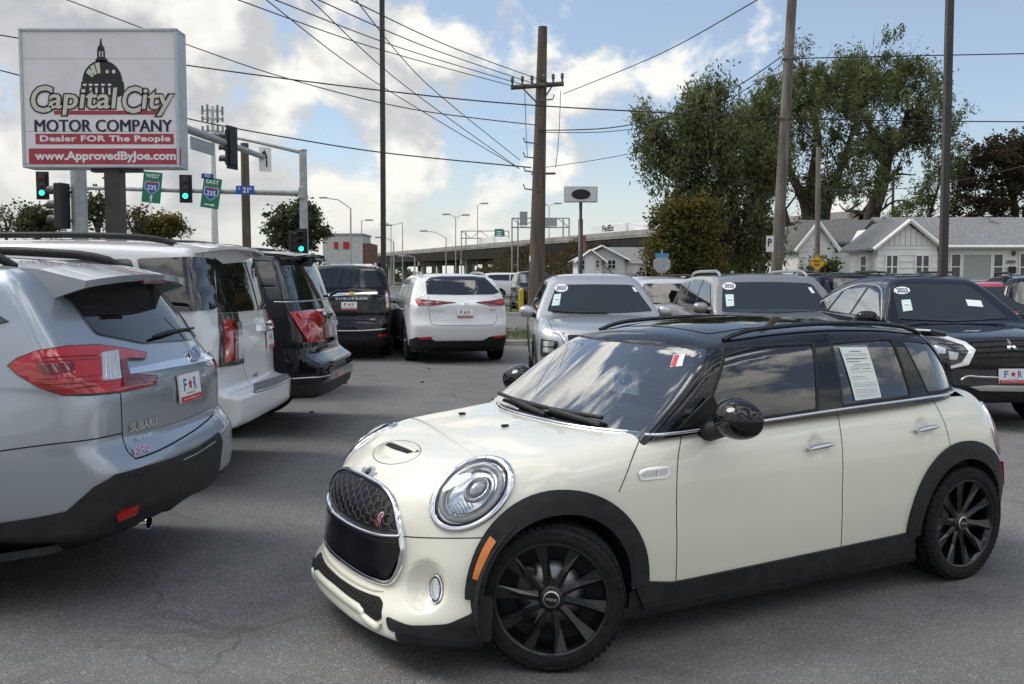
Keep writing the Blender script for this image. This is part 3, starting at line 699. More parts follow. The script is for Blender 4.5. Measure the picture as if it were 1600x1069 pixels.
    patch('grille_back', L, vG, loop, mat('grille_black', (.008, .008, .009), .35, coat=.6), root, .004, .01, .03)
    strip('grille_chrome', L, vG, loop, .034, .026, CHROME, root, closed=True, sink=.006)
    bar = [(-.45, .555), (-.3, .537), (0, .530), (.3, .537), (.45, .555)]
    strip('grille_bar', L, vG, spline(bar, 6), .022, .030, CHROME, root, sink=.0)
    lowp = [(-.452, .515), (-.3, .505), (0, .500), (.3, .505), (.452, .515), (.44, .43), (.40, .372), (.3, .355), (0, .35), (-.3, .355), (-.40, .372), (-.44, .43)]
    patch('plate_panel', L, vG, spline(lowp, 4, True), GB, root, .022, .02, .03)
    # honeycomb mesh of the upper grille
    up_poly = [p for p in loop if p[1] > .555]; up_poly = np.array([(a * .965, .56 + (b_ - .56) * .93) for a, b_ in loop if b_ > .545]); hx, hz = .046, .040; seg = set()
    for i in range(-14, 15):
        for j in range(0, 6):
            cx_, cz_ = i * hx, .57 + j * hz * 1.0 + (hz / 2 if i % 2 else 0)
            hexp = [(cx_ + .0307 * math.cos(R(60 * k)), cz_ + .0232 * math.sin(R(60 * k))) for k in range(6)]
            for k in range(6):
                a, b_ = hexp[k], hexp[(k + 1) % 6]; key = tuple(sorted([(round(a[0], 3), round(a[1], 3)), (round(b_[0], 3), round(b_[1], 3))])); seg.add(key)
    b = MB()
    for a, c_ in seg:
        mid = np.array([[(a[0] + c_[0]) / 2, (a[1] + c_[1]) / 2]])
        if not inside(mid, up_poly)[0]: continue
        P_ = onto(L, vG, np.array([a, c_])); b.tube([P_[0] + (.012, 0, 0), P_[1] + (.012, 0, 0)], .0024, 4, False)
    b.build('grille_mesh', mat('mesh_dark', (.09, .09, .095), .4, .5), root)
    letter('grille_badge', L, vG, 'S', (.325, .60), .040, .062, CHROME, root, .05, .35, off=.022); letter('grille_badge', L, vG, 'S', (.325, .60), .030, .050, INKR, root, .0, .35, off=.0235)
    # ---- lower intake: opening, side scoops, lip
    lip = [(.56, .222), (.5, .31), (.43, .285), (.2, .272), (0, .270)]; low_ = [(0, .205), (.3, .205), (.42, .175), (.5, .165), (.56, .185)]
    half = lip + low_; op = half + [(-y, z) for y, z in half[::-1] if abs(y) > 1e-6]
    q2 = L.pix([(487, 866), (500, 868), (560, 925), (595, 940), (598, 958), (590, 971), (563, 955), (520, 915), (492, 893)])
    rh = [(max(.02, y_), z_) for y_, z_ in FRONT.to2(L.pix([(560, 921), (580, 929), (594, 933), (599, 943), (597, 966), (589, 971), (569, 956), (563, 943)]))]
    zt_, zb_ = rh[0][1], rh[-1][1]; half = [(0., zt_ - .004)] + rh + [(0., zb_ + .004)]; op = half + [(-y_, z_) for y_, z_ in half[::-1] if y_ > 1e-6]
    patch('lower_intake', L, FRONT, rounded(op, .012), mat('slot_black', (.004, .004, .004), .9), root, .003, .006, .02)
    sq = [(y_ * 1.0, z_ + .022) for y_, z_ in half[:4]]; up_l = [(-y_, z_) for y_, z_ in sq[::-1]] + sq[1:]; strip('bumper_lip', L, FRONT, up_l, .030, .010, CREAM, root, sink=.004, taper=.1)
    bq_ = [(y_, z_ - .024) for y_, z_ in [half[-1], half[-2], half[-3], half[-4], half[-5]]]; lo_l = [(-y_, z_) for y_, z_ in bq_[::-1]] + bq_[1:]; strip('bumper_lip', L, FRONT, spline(lo_l, 4), .040, .016, CREAM, root, sink=.004, taper=.06)
    b = MB()
    for y in np.arange(-.36, .37, .03):
        P_ = onto(L, FRONT, np.array([(y, zb_ + .008), (y + .02, zt_ - .008)])); b.tube([P_[0] + (.005, 0, 0), P_[1] + (.005, 0, 0)], .0025, 4, False)
        P_ = onto(L, FRONT, np.array([(y + .02, zb_ + .008), (y, zt_ - .008)])); b.tube([P_[0] + (.005, 0, 0), P_[1] + (.005, 0, 0)], .0025, 4, False)
    b.build('lower_mesh', BLACKP, root)
    # ---- headlights and fog lamps, both sides
    def frame(n):
        n = Vector(n).normalized(); up_ = Vector((0, 0, 1)); a = up_.cross(n).normalized(); return a, n.cross(a).normalized(), n
    hn = L.N(np.array(HC) + np.array([(0, 0, 0), (.03, 0, -.05), (-.04, .04, .06), (.05, -.08, 0), (-.07, .08, 0)])).mean(0)
    a, u, n = frame(tuple(hn * .7 + np.array((.70, .40, .58)) * .3)); hc = Vector(HC) - n * .006
    def disc(rx, rz, z0, z1, pw=2., k=10, nn=48, r0=0.):
        Vd = []; Fd = []
        for i in range(k + 1):
            r = r0 + (1 - r0) * i / k; h = z1 + (z0 - z1) * r ** pw
            for j in range(nn):
                q = 2 * PI * j / nn; Vd.append((rx * r * math.cos(q), rz * r * math.sin(q), h))
        for i in range(k):
            for j in range(nn): Fd.append((i * nn + j, (i + 1) * nn + j, (i + 1) * nn + (j + 1) % nn, i * nn + (j + 1) % nn))
        return Vd, Fd
    def put(nm, Vd, Fd, mm, c_, fr, smooth=True, pr=root):
        a_, u_, n_ = fr; out = []
        for sg in (1, -1):
            Q = [(c_ + a_ * x + u_ * y + n_ * z) for x, y, z in Vd]; Q = [(p.x, p.y * sg, p.z) for p in Q]
            out.append(mobj(nm, Q, Fd if sg > 0 else [f_[::-1] for f_ in Fd], mm, pr[0 if sg > 0 else 1] if isinstance(pr, list) else pr, smooth))
        return out
    rx, rz_ = .166, .150; fr = (a, u, n)
    def ring(rx, rz, w, h, nn=64, seg=8):
        Vd = []; Fd = []
        for j in range(nn):
            q = 2 * PI * j / nn
            for k in range(seg + 1):
                t = PI * k / seg; rr = w / 2 * math.cos(t); Vd.append(((rx + rr) * math.cos(q), (rz + rr) * math.sin(q), h * math.sin(t)))
        for j in range(nn):
            for k in range(seg): Fd.append((j * (seg + 1) + k, ((j + 1) % nn) * (seg + 1) + k, ((j + 1) % nn) * (seg + 1) + k + 1, j * (seg + 1) + k + 1))
        return Vd, Fd
    ell = lambda sc_, n_=44, da=0., ox=0., oy=0.: [(737 + ox + sc_ * (74 * math.cos(t) * math.cos(R(39)) - 47 * math.sin(t) * math.sin(R(39))), 771 + oy - sc_ * (74 * math.cos(t) * math.sin(R(39)) + 47 * math.sin(t) * math.cos(R(39)))) for t in np.linspace(0, 2 * PI, n_ + 1)[:-1]]
    vH = View(28, 32)
    def hpatch(nm, sc_, mm, off, dome, pr=None, step=.02, ox=0., oy=0., n_=44, depth=.02):
        q = [tuple(a_) for a_ in vH.to2(L.pix(ell(sc_, n_, 0., ox, oy)))]; r_ = patch(nm, L, vH, q, mm, root, off, depth, step, True, dome)
        if pr: r_[0].parent, r_[1].parent = pr
        return r_
    def hring(nm, sc_, w_, h_, mm, pr, lift=0., ox=0., oy=0.):
        P_ = L.pix(ell(sc_, 60, 0., ox, oy)); N_ = L.N(P_); r_ = strip3(nm, P_ + N_ * lift, N_, w_, h_, mm, root, True, True); r_[0].parent, r_[1].parent = pr
    hl = hpatch('headlight', .93, mat('reflector', (.70, .72, .74), .12, .85), .004, .004, depth=.006)
    hring('chrome_ring', .935, .036, .012, CHROME, hl, .002); hring('black_ring', .835, .008, .016, GB, hl, .004); hring('led_ring', .70, .030, .016, mat('led_tube', (.90, .92, .92), .2, 0, .8), hl, .006); hring('inner_ring', .56, .006, .016, SATIN, hl, .006)
    hpatch('projector_housing', .34, mat('projector_grey', (.26, .27, .29), .18, .9), .010, .02, hl, .015, 10, -4, 26); hring('projector_bezel', .27, .010, .014, CHROME, hl, .022, 10, -3); hpatch('projector_lens', .22, mat('projector_glass', (.30, .32, .34), .03, .2, 1., ior=1.8), .026, .018, hl, .012, 10, -3, 22)
    for k_ in range(7):
        xx_ = -38 + k_ * 7; P_ = L.pix([(737 + xx_ * .77 - 18 * .63 + 0, 771 - xx_ * .63 - 18 * .77 + 40 * .0), (737 + xx_ * .77 + 16 * .63, 771 - xx_ * .63 + 16 * .77)]) if False else L.pix([(704 + k_ * 4.5, 795 - k_ * 3.), (712 + k_ * 4.5, 812 - k_ * 3.4)]); N_ = L.N(P_); r_ = strip3('reflector_rib', P_ + N_ * .012, N_, .006, .008, CHROME, root, False, True); r_[0].parent, r_[1].parent = hl
    LG = glass_thin('lamp_glass', (.95, .96, .96), 1.5, 1.5); hpatch('lens_cover', .82, LG, .018, .020, hl, .02, depth=.0)
    vF = View(35); fe = lambda cx_, cy_, rx_, ry_, n_=32: [(cx_ + rx_ * math.cos(t), cy_ - ry_ * math.sin(t)) for t in np.linspace(0, 2 * PI, n_ + 1)[:-1]]
    P_ = L.pix(fe(663, 917, 34, 36)); strip3('fog_bowl_rim', P_, L.N(P_), .010, .003, CREAM, root, True, True)
    fl = patch('fog_lamp', L, vF, [tuple(a_) for a_ in vF.to2(L.pix(fe(682, 921, 11, 24)))], LAMPD, root, .006, .01, .012, True, .004)
    for nm_, rx_, ry_, mm_, of_ in (('fog_lens', 8, 19, CLEARL, .010),):
        r_ = patch(nm_, L, vF, [tuple(a_) for a_ in vF.to2(L.pix(fe(682, 921, rx_, ry_)))], mm_, root, of_, .008, .012, True, .010); r_[0].parent, r_[1].parent = fl
    P_ = L.pix(fe(682, 921, 10.5, 23)); N_ = L.N(P_); r_ = strip3('fog_ring', P_ + N_ * .006, N_, .008, .006, CHROME, root, True, True); r_[0].parent, r_[1].parent = fl
    # ---- door handles, side scuttle, mirrors
    for h in (hF, hR):
        q = SIDE.to2([h])[0]; ln = [(q[0] + s_ * .085, q[1] + .006 * s_) for s_ in np.linspace(-1, 1, 9)]
        Pq = onto(L, SIDE, np.array(ln)); Pq[:, 1] = Pq[[0, -1], 1].max() + .022; strip3('door_handle', Pq, np.tile((0., 1., .15), (9, 1)), .030 * np.array([.5, .85, 1, 1, 1, 1, 1, .85, .5]), .014, CHROME, root, mirror=True)
        b = MB()
        for sg in (1, -1):
            b = MB(); b.tube([(Pq[1][0], sg * (Pq[1][1] - .05), Pq[1][2]), (Pq[1][0], sg * Pq[1][1], Pq[1][2])], .011, 8); b.build('handle_mount', CHROME, root); b = MB(); b.tube([(Pq[-2][0], sg * (Pq[1][1] - .05), Pq[-2][2]), (Pq[-2][0], sg * Pq[1][1], Pq[-2][2])], .011, 8); b.build('handle_mount', CHROME, root)
    s2 = SIDE.to2(L.pix([(996, 738), (1004, 731), (1046, 728), (1048, 741), (1040, 747), (1000, 751)]))
    patch('side_scuttle', L, SIDE, rounded([tuple(a_) for a_ in s2], .008), CHROME, root, .006, .006, .012, True); c2 = s2.mean(0)
    patch('side_scuttle_inlay', L, SIDE, rounded([tuple((a_ - c2) * (.78, .55) + c2) for a_ in s2], .005), SATIN, root, .0085, .004, .012, True); letter('side_scuttle_badge', L, SIDE, 'S', (c2[0] + .01, c2[1]), .016, .026, CHROME, root, .05, .3, off=.0115)
    for sg in (1, -1):
        Vm = []; nn = 28; mk = 16; o_, d_ = L.local_ray(1156, 655); tt = (.97 - o_[1]) / d_[1]; mc = o_ + d_ * tt
        for i in range(mk + 1):
            ph = PI * i / mk
            for j in range(nn):
                q = 2 * PI * j / nn; x = math.cos(ph); y = math.sin(ph) * math.cos(q); z = math.sin(ph) * math.sin(q)
                fx = x * (.105 if x > 0 else .05); Vm.append((mc[0] + fx, sg * (mc[1] + y * .140 * (1 - .05 * x)), mc[2] + z * .092 * (1 - .06 * y)))
        Fm = [(i * nn + j, i * nn + (j + 1) % nn, (i + 1) * nn + (j + 1) % nn, (i + 1) * nn + j) for i in range(mk) for j in range(nn)]
        mo = mobj('mirror', Vm, Fm if sg < 0 else [f_[::-1] for f_ in Fm], GB, root, True)
        b = MB(); b.tube([(mc[0] + .0, sg * .745, .935), (mc[0] + .01, sg * .81, .945), (mc[0] + .005, sg * .885, .965), (mc[0], sg * (mc[1] - .03), mc[2] - .045)], [.052, .045, .038, .036], 12); b.build('mirror_arm', BLACKP, mo)
        b = MB(); b.lathe([(.0, -.048), (.072, -.047)], 28, 'X', (mc[0] - .0, sg * mc[1], mc[2])); b.build('mirror_glass', CHROME, mo)
        b = MB(); b.prism([(-.66, .955), (-.94, .975), (-.86, 1.10)], .012, (0, sg * .755 - .006, 0)); b.build('mirror_sail', BLACKP, root)
    # ---- roof rails
    for sg in (1, -1):
        xsr = np.linspace(-1.12, -2.55, 24); Pr = onto(U, TOP, np.stack([np.full(24, .535), -xsr], -1)); lift = .024 * np.clip(np.minimum((-xsr - 1.12) / .16, (2.55 + xsr) / .16), 0, 1) ** .6
        b = MB(); b.tube([(p[0], p[1] * sg, p[2] + l + .004) for p, l in zip(Pr, lift)], .012, 8); b.build('roof_rail', GB, root)
    b = MB(); b.tube([(-2.62, 0, 1.345), (-2.66, 0, 1.41)], [.02, .006], 8); b.build('antenna', BLACKP, root)
    # sunroof panel
    patch('sunroof', U, TOP, rounded([(-.40, 1.14), (.40, 1.14), (.40, 1.95), (-.40, 1.95)], .06), mat('sunroof_glass', (.004, .004, .005), .01, ior=1.7), root, .003, .004, .04)
    # ---- tail lamp, rear side marker
    tl = [(2.985, .90), (3.02, .80), (3.045, .68), (3.0, .62), (2.93, .70), (2.92, .84)]
    vR = View(130); T2 = [(-.60, .64), (-.60, .90)]
    for vwx in (vR,):
        Pt = L.pix([(1558, 630), (1568, 640), (1577, 668), (1580, 690), (1574, 690), (1566, 660)]); q = vwx.to2(Pt); c_ = q.mean(0)
        patch('tail_light', L, vwx, [(c_[0] + .02 + .10 * math.cos(t_), .78 + .135 * math.sin(t_)) for t_ in np.linspace(0, 2 * PI, 21)[:-1]], REDL, root, .012, .012, .03, True); strip('tail_chrome', L, vwx, [(c_[0] + .02 + .108 * math.cos(t_), .78 + .143 * math.sin(t_)) for t_ in np.linspace(0, 2 * PI, 25)[:-1]], .02, .014, CHROME, root, True, True)
    rm = [(-2.985, .62), (-2.97, .62), (-2.945, .42), (-2.965, .42)]; patch('rear_marker', L, SIDE, [(-x, z) for x, z in [(-2.955, .60), (-2.99, .55), (-3.01, .47), (-2.99, .46)]], REDL, root, .022, .02, .02, True)
    # ---- papers on the glass
    def sheet_on(nm, S, pts, mm, off, vw, **k): return patch(nm, S, vw, [tuple(a_) for a_ in vw.to2(S.pix(pts))], mm, root, off, .0, .05)
    PG = [(1311, 543), (1354, 542), (1377, 621), (1336, 626)]; q = SIDE.to2(U.pix(PG))
    sheet_on('buyer_guide_sheet', U, PG, PAPER, .0015, SIDE)
    b = []; bv, bf = [], []
    GREYI = mat('ink_grey', (.22, .25, .26), .6)
    o_, e1, e2 = q[0], q[1] - q[0], q[3] - q[0]
    for k, (t0, w0, w1, hh) in enumerate([(.075, .3, .7, .018), (.13, .08, .9, .006), (.16, .08, .9, .006), (.21, .1, .85, .022), (.27, .1, .55, .014), (.33, .3, .9, .01), (.37, .12, .85, .006), (.41, .12, .45, .012), (.41, .55, .85, .012), (.47, .1, .9, .006), (.56, .1, .6, .008), (.60, .1, .7, .006), (.68, .08, .9, .005), (.71, .08, .9, .005), (.74, .08, .9, .005), (.80, .08, .9, .005), (.83, .08, .9, .005), (.86, .08, .88, .005), (.90, .08, .9, .005), (.93, .08, .7, .005)]):
        ps = [o_ + e1 * u_ + e2 * v_ for u_, v_ in ((w0, t0), (w1, t0), (w1, t0 + hh), (w0, t0 + hh))]; P_ = onto(U, SIDE, np.array(ps)); i = len(bv); bv += list(P_ + U.N(P_) * .0028); bf.append((i, i + 3, i + 2, i + 1))
    mobj('sheet_print', bv, bf, GREYI, root)
    st = [(1053, 555), (1071, 553), (1066, 572), (1047, 574)]; sheet_on('inspection_sticker', U, st, WHITEP, .0015, FRONT); sheet_on('sticker_print', U, [(1054, 556), (1062, 555), (1056, 573), (1048, 573)], INKR, .003, FRONT)
    # reflection of a dealer plate in the windshield, built as a card behind it
    b = MB(); b.box((-1.0, -.12, 1.075), (.006, .26, .13), ry=.0); b.build('plate_reflection', WHITEP, root)
    text_obj('plate_text', 'FOR', INKB, root, (-.995, -.12, 1.085), (0, 1, 0), (0, 0, 1), .17, .06, .03)
    # ---- wheels
    tyre_m, rim_m = RUBBER, mat('black_alloy', (.006, .006, .007), .28, .0, .8, .2)
    def wheel():
        w = empty('wheel'); Rr = .308
        b = MB(); b.lathe([(.230, -.09), (.243, -.098), (.272, -.108), (.292, -.100), (.302, -.085), (.306, -.06), (.306, -.052), (.298, -.050), (.298, -.042), (.307, -.040), (.308, -.006), (.299, -.004), (.299, .006), (.308, .008), (.307, .040), (.298, .042), (.298, .050), (.306, .052), (.306, .06), (.302, .085), (.293, .100), (.284, .106), (.280, .103), (.274, .107), (.246, .104), (.236, .094)], 72); b.build('tyre', tyre_m, w)
        b = MB()
        for k in range(60):
            q = 2 * PI * k / 60
            for yy, tw in ((.073, .3), (-.073, -.3)):
                b.box((.3055 * math.cos(q), yy, .3055 * math.sin(q)), (.008, .036, .019), ry=-q)
        b.build('tread_block', tyre_m, w, kind='stuff')
        b = MB(); b.lathe([(.240, .098), (.235, .090), (.227, .085), (.220, .05), (.212, -.07), (.234, -.092)], 64); b.lathe([(.240, .098), (.232, .100), (.226, .090)], 64); b.build('rim', rim_m, w)
        sp_ = MB()
        for dq in (0,):
            P_ = [(.045, -.020, .062), (.045, .020, .062), (.13, .017, .070), (.226, .029, .084), (.226, -.029, .084), (.13, -.017, .070)]
            cz = [(.045, 0, .070), (.13, .006, .082), (.226, .020, .092)]
            top_ = [(x, y, z) for x, y, z in P_]; bot_ = [(x, y * .8, z - .045) for x, y, z in P_]
            Vx = [(x, z, y) for x, y, z in top_ + cz + bot_]
            Fx = [(0, 6, 7, 5), (5, 7, 8, 4), (6, 1, 2, 7), (7, 2, 3, 8)] + [(9 + i, 9 + (i + 1) % 6, (i + 1) % 6, i) for i in range(6)] + [(9, 14, 13, 12, 11, 10), (0, 1, 6), (3, 4, 8)]
            sp_.add(Vx, Fx)
        s0 = sp_.build('spoke', rim_m, w)
        for k in range(1, 10):
            c_ = s0.copy(); COL.objects.link(c_); c_.parent = w; c_.rotation_euler = (0, 2 * PI * k / 10, 0)
        b = MB(); b.lathe([(.06, .03), (.062, .06), (.045, .078), (.034, .080)], 32); b.build('hub', rim_m, w)
        b = MB(); b.lathe([(.036, .079), (.036, .085), (.030, .086)], 32); b.build('hub_ring', SATIN, w)
        b = MB(); b.lathe([(.031, .0855), (.001, .0855)], 32); b.build('hub_cap', GB, w)
        text_obj('hub_text', 'MINI', SATIN, w, (0, .0862, 0), (-1, 0, 0), (0, 0, 1), .044, .013, .03, thick=.001)
        b = MB()
        for k in range(5):
            q = 2 * PI * (k + .5) / 5 + .3; b.lathe([(.0, .073), (.009, .073), (.010, .06)], 8, 'Y', (.047 * math.cos(q), 0, .047 * math.sin(q)))
        b.build('wheel_bolt', mat('bolt', (.05, .05, .05), .3, 1.), w)
        b = MB(); b.lathe([(.06, .02), (.148, .02), (.148, .0), (.06, .0)], 48); b.build('brake_disc', mat('disc_steel', (.30, .30, .31), .35, 1.), w); b = MB(); b.box((.115, .03, .05), (.07, .05, .13), bev=.012); b.build('brake_caliper', mat('caliper', (.05, .05, .05), .5, .6), w)
        b = MB(); b.lathe([(.225, -.03), (.01, -.035)], 40); b.build('inner_disc', INTER, w)
        return w
    w0 = wheel()
    for i, (x, y, fl_) in enumerate(((0, .752, 0), (-2.567, .752, 0), (0, -.752, 1), (-2.567, -.752, 1))):
        w = w0 if i == 0 else copy_tree(w0)
        w.parent = root; w.location = (x, y, .308); w.rotation_euler = (0, R((14, -9, 0, 0)[i]), PI * fl_)
        if i in (0, 2): w.rotation_euler = (0, R(-8), R(-31) + PI * fl_)
    return root, L, U
MINI, MINI_L, MINI_U = make_mini()
# ------------------------------------------------------------------ other vehicles
class NS(dict):
    __getattr__ = dict.__getitem__
def gen_wheel(name, r, wd, rim_m, nsp=5, twin=False):
    w = empty(name); ri = r * .68
    b = MB(); b.lathe([(ri * .98, -wd * .42), (ri * 1.12, -wd * .5), (r * .93, -wd * .5), (r * .985, -wd * .40), (r, -wd * .25), (r, wd * .25), (r * .985, wd * .40), (r * .93, wd * .5), (ri * 1.12, wd * .5), (ri * .98, wd * .42)], 48); b.build('tyre', RUBBER, w)
    b = MB(); b.lathe([(ri * 1.01, wd * .43), (ri * .95, wd * .40), (ri * .90, wd * .1), (ri * .88, -wd * .2), (.02, -wd * .22)], 40); b.build('rim', rim_m, w)
    tp = [(.03, -.035), (.03, .035), (ri * .96, .045), (ri * .96, -.045)]; first = None
    for k in range(nsp):
        if first is None:
            b = MB(); V = [(x, wd * .30 + (.03 if x < .1 else .05), y) for x, y in tp] + [(x, wd * .18, y * .8) for x, y in tp]
            b.add(V, [(0, 1, 2, 3), (7, 6, 5, 4)] + [(i, 4 + i, 4 + (i + 1) % 4, (i + 1) % 4) for i in range(4)]); first = b.build('spoke', rim_m, w)
        else:
            c = first.copy(); COL.objects.link(c); c.parent = w; c.rotation_euler = (0, 2 * PI * k / nsp, 0)
    b = MB(); b.lathe([(.05, wd * .3), (.045, wd * .3 + .05), (.001, wd * .3 + .055)], 20); b.build('hub_cap', rim_m, w)
    return w
def suv(sp, mat_, loc, rz, label, cat='car', name='suv', group=None, step=.04, wheels=True, detail=True, rimm=None, lower=BLACKP):
    root = empty(name, label=label, cat=cat, group=group); sp = NS(sp); w, xf, xr, zb, zh, zc, zr = sp.w, sp.xf, sp.xr, sp.zb, sp.zh, sp.zc, sp.zr
    wpl = prof([(xf + .15, .60 * w), (xf, .76 * w), (xf - .15, .88 * w), (xf - .45, .965 * w), (xf - .95, .99 * w), (xf - 1.8, w), (xr + 1.0, w), (xr + .45, .975 * w), (xr + .18, .92 * w), (xr, .84 * w), (xr - .12, .70 * w)], .08)
    sz = prof([(.15, -.09), (.35, -.03), (.55, -.005), (.75, 0), (zb - .22, -.008), (zb - .05, -.035), (zb + .1, -.075), (zb + .4, -.2)], .04)
    zt = prof([(xf + .12, zh - .35), (xf, zh - .17), (xf - .12, zh - .07), (xf - .35, zh - .01), (sp.xb, zc), (sp.xb - .35, zb + .01), (xr + .3, zb + .03), (xr - .2, zb + .02)], .05)
    xfz = prof(sp.get('front', [(.15, xf - .16), (.3, xf - .04), (.5, xf), (.7, xf - .01), (zh - .05, xf - .08), (zh + .2, xf - .3)]), .03)
    xrz = prof(sp.rear, sp.get('rsm', .02)); rc = sp.get('rc', .13); fcv = sp.get('fc', .30)
    roof = prof(sp.roof, .06); tum = sp.get('tum', .20); zu = sp.get('zu', .29); base_w = sp.get('inset', .055)
    def low(x, y, z):
        ay = np.abs(y); sd = ay - (wpl(x) + sz(z)); tp = z - (zt(x) - .05 * (ay / w) ** 3)
        fr = (x - (xfz(z) - fcv * (ay / w) ** 3)) * .9; rr = (xrz(z) + rc * (ay / w) ** 4 - x) * .95
        return smax(smax(smax(smax(sd, tp, .11), fr, .16), rr, sp.get('kr', .07)), zu - z, .05)
    wcut = sp.get('plan', None)
    upw = prof(wcut, .08) if wcut else None
    def up(x, y, z):
        ay = np.abs(y); dz = np.maximum(z - zb, 0); ww = (upw(x) if upw else w) - base_w
        sd = (ay - (ww - tum * dz - .16 * dz * dz - .05 * np.clip((xr + .5 - x) / .5, 0, 1.2) ** 2)) * .96; tp = z - (roof(x) - .045 * (ay / (.75 * w)) ** 2.4)
        s = (sp.xb - sp.xt) / (zr - .04 - zc); ws = (x - (sp.xb - (z - zc) * s - .10 * (ay / w) ** 2)) / math.hypot(1, s)
        rr = (xrz(z) + sp.get('rcu', rc) * (ay / w) ** 3 - x) * .9
        return smax(smax(smax(smax(tp, sd, sp.get('kt', .10)), ws, .05), rr, sp.get('kr', .06)), (zb - .3) - z, .05)
    def f(x, y, z):
        a, b = low(x, y, z), up(x, y, z); k = .035; h = np.maximum(k - np.abs(a - b), 0) / k; return np.minimum(a, b) - h * h * k * .25
    S = Surf(f, root, (xr - .12, -w - .06, zu - .05), (xf + .1, w + .06, zr + .12)); S.place(loc, rz); S.sp = sp; pass
    V, F = box_mesh(S, (xr - .35, -w - .25, zu - .1), (xf + .35, w + .25, zr + .25), (xr + .55, xf - .75, w * .4, zu + .25, zc - .28), step)
    Nn = S.N(V); c = V[F].mean(1); keep = np.ones(len(F), bool); rw = sp.rw
    for xw in (0., -sp.wb): keep &= ~((((c[:, 0] - xw) ** 2 + (c[:, 2] - rw) ** 2) < (rw * 1.17) ** 2) & (np.abs(c[:, 1]) > w * .6))
    fm = None; mats = None
    if lower:
        mats = [mat_, lower]; fm = (c[:, 2] < sp.get('zl', .36)).astype(int)[keep]
    fmesh('body', V, F[keep], Nn, mat_, root, mats, fm)
    if wheels:
        rimm = rimm or mat('alloy_silver', (.45, .46, .47), .3, .9)
        w0 = None
        for i, (x, sg) in enumerate(((0, 1), (-sp.wb, 1), (0, -1), (-sp.wb, -1))):
            wh = gen_wheel('wheel', rw, .245, rimm, sp.get('nsp', 6)) if w0 is None else copy_tree(w0)
            if w0 is None: w0 = wh
            wh.parent = root; wh.location = (x, sg * (w - .135), rw); wh.rotation_euler = (0, .2 * i, 0 if sg > 0 else PI)
            b = MB(); b.lathe([(rw * 1.17, w - .03), (rw * 1.17, w - .33), (.02, w - .34)], 28, 'Y', (x, 0, rw), R(-15), R(195)); o = b.build('wheel_well', mat('well_black', (.008, .008, .008), .95), root, recalc=False); o.scale = (1, sg, 1)
    return root, S
def pxpatch(nm, S, vw, pts, m, off=.003, depth=.01, r=.0, step=.035, dome=0., mirror=False, holes=None):
    q = [tuple(a) for a in vw.to2(S.pix(pts))]
    if r: q = rounded(q, r)
    return patch(nm, S, vw, q, m, S.root, off, depth, step, mirror, dome)
def pxstrip(nm, S, vw, pts, w, h, m, mirror=False, sp=True, closed=False, **k):
    q = [tuple(a) for a in vw.to2(S.pix(pts))]
    if sp and len(q) > 2: q = spline(q, 5, closed)
    return strip(nm, S, vw, q, w, h, m, S.root, closed, mirror, .03, **k)
def dealer_plate(S, vw, pts, tilt=None):
    """paper dealer plate: white card, blue FOR with a red star, red band below"""
    P = S.pix(pts); q = vw.to2(P); c = q.mean(0); wd, ht = .305, .155
    base = onto(S, vw, np.array([c + (sx * wd / 2, sy * ht / 2) for sx, sy in ((-1, -1), (1, -1), (1, 1), (-1, 1))])); n = S.N(base).mean(0); n /= np.linalg.norm(n)
    U = vw.e - n * (vw.e @ n); U /= np.linalg.norm(U); Vv = np.cross(n, U); o = base.mean(0) + n * .022
    pl = MB(); quad = lambda u0, u1, v0, v1, d: [o + U * a + Vv * b + n * d for a, b in ((u0, v0), (u1, v0), (u1, v1), (u0, v1))]
    a = quad(-wd / 2, wd / 2, -ht / 2, ht / 2, 0); b_ = quad(-wd / 2, wd / 2, -ht / 2, ht / 2, -.012)
    pl.add(a + b_, [(0, 1, 2, 3), (0, 4, 5, 1), (1, 5, 6, 2), (2, 6, 7, 3), (3, 7, 4, 0)]); po = pl.build('licence_plate', WHITEP, S.root, recalc=False)
    for ch_, dx_ in (('F', -.075), ('R', .072)): text_obj('plate_letter', ch_, INKB, po, o + U * dx_ + Vv * .018 + n * .001, U, Vv, wd * .15, ht * .46, .02, thick=.001, flat=True)
    st = MB(); pts_ = [(math.cos(PI / 2 + k * PI / 5) * (.030 if k % 2 == 0 else .016), math.sin(PI / 2 + k * PI / 5) * (.034 if k % 2 == 0 else .018) + .018) for k in range(10)]
    st.add([o + U * x + Vv * y + n * .0015 for x, y in pts_], [tuple(range(10))]); st.build('plate_star', INKR, po, recalc=False)
    text_obj('plate_text', 'THE PEOPLE', INKK, po, o - Vv * .032 + n * .001, U, Vv, wd * .4, ht * .07, thick=.001, flat=True)
    bd = MB(); bd.add(quad(-wd / 2 * .985, wd / 2 * .985, -ht / 2 * .98, -ht * .29, .0012), [(0, 1, 2, 3)]); bd.build('plate_band', INKR, po, recalc=False)
    text_obj('plate_text', 'ApprovedByJoe.com', WHITEP, po, o - Vv * (ht * .395) + n * .0018, U, Vv, wd * .8, ht * .09, thick=.001, flat=True)
    return po
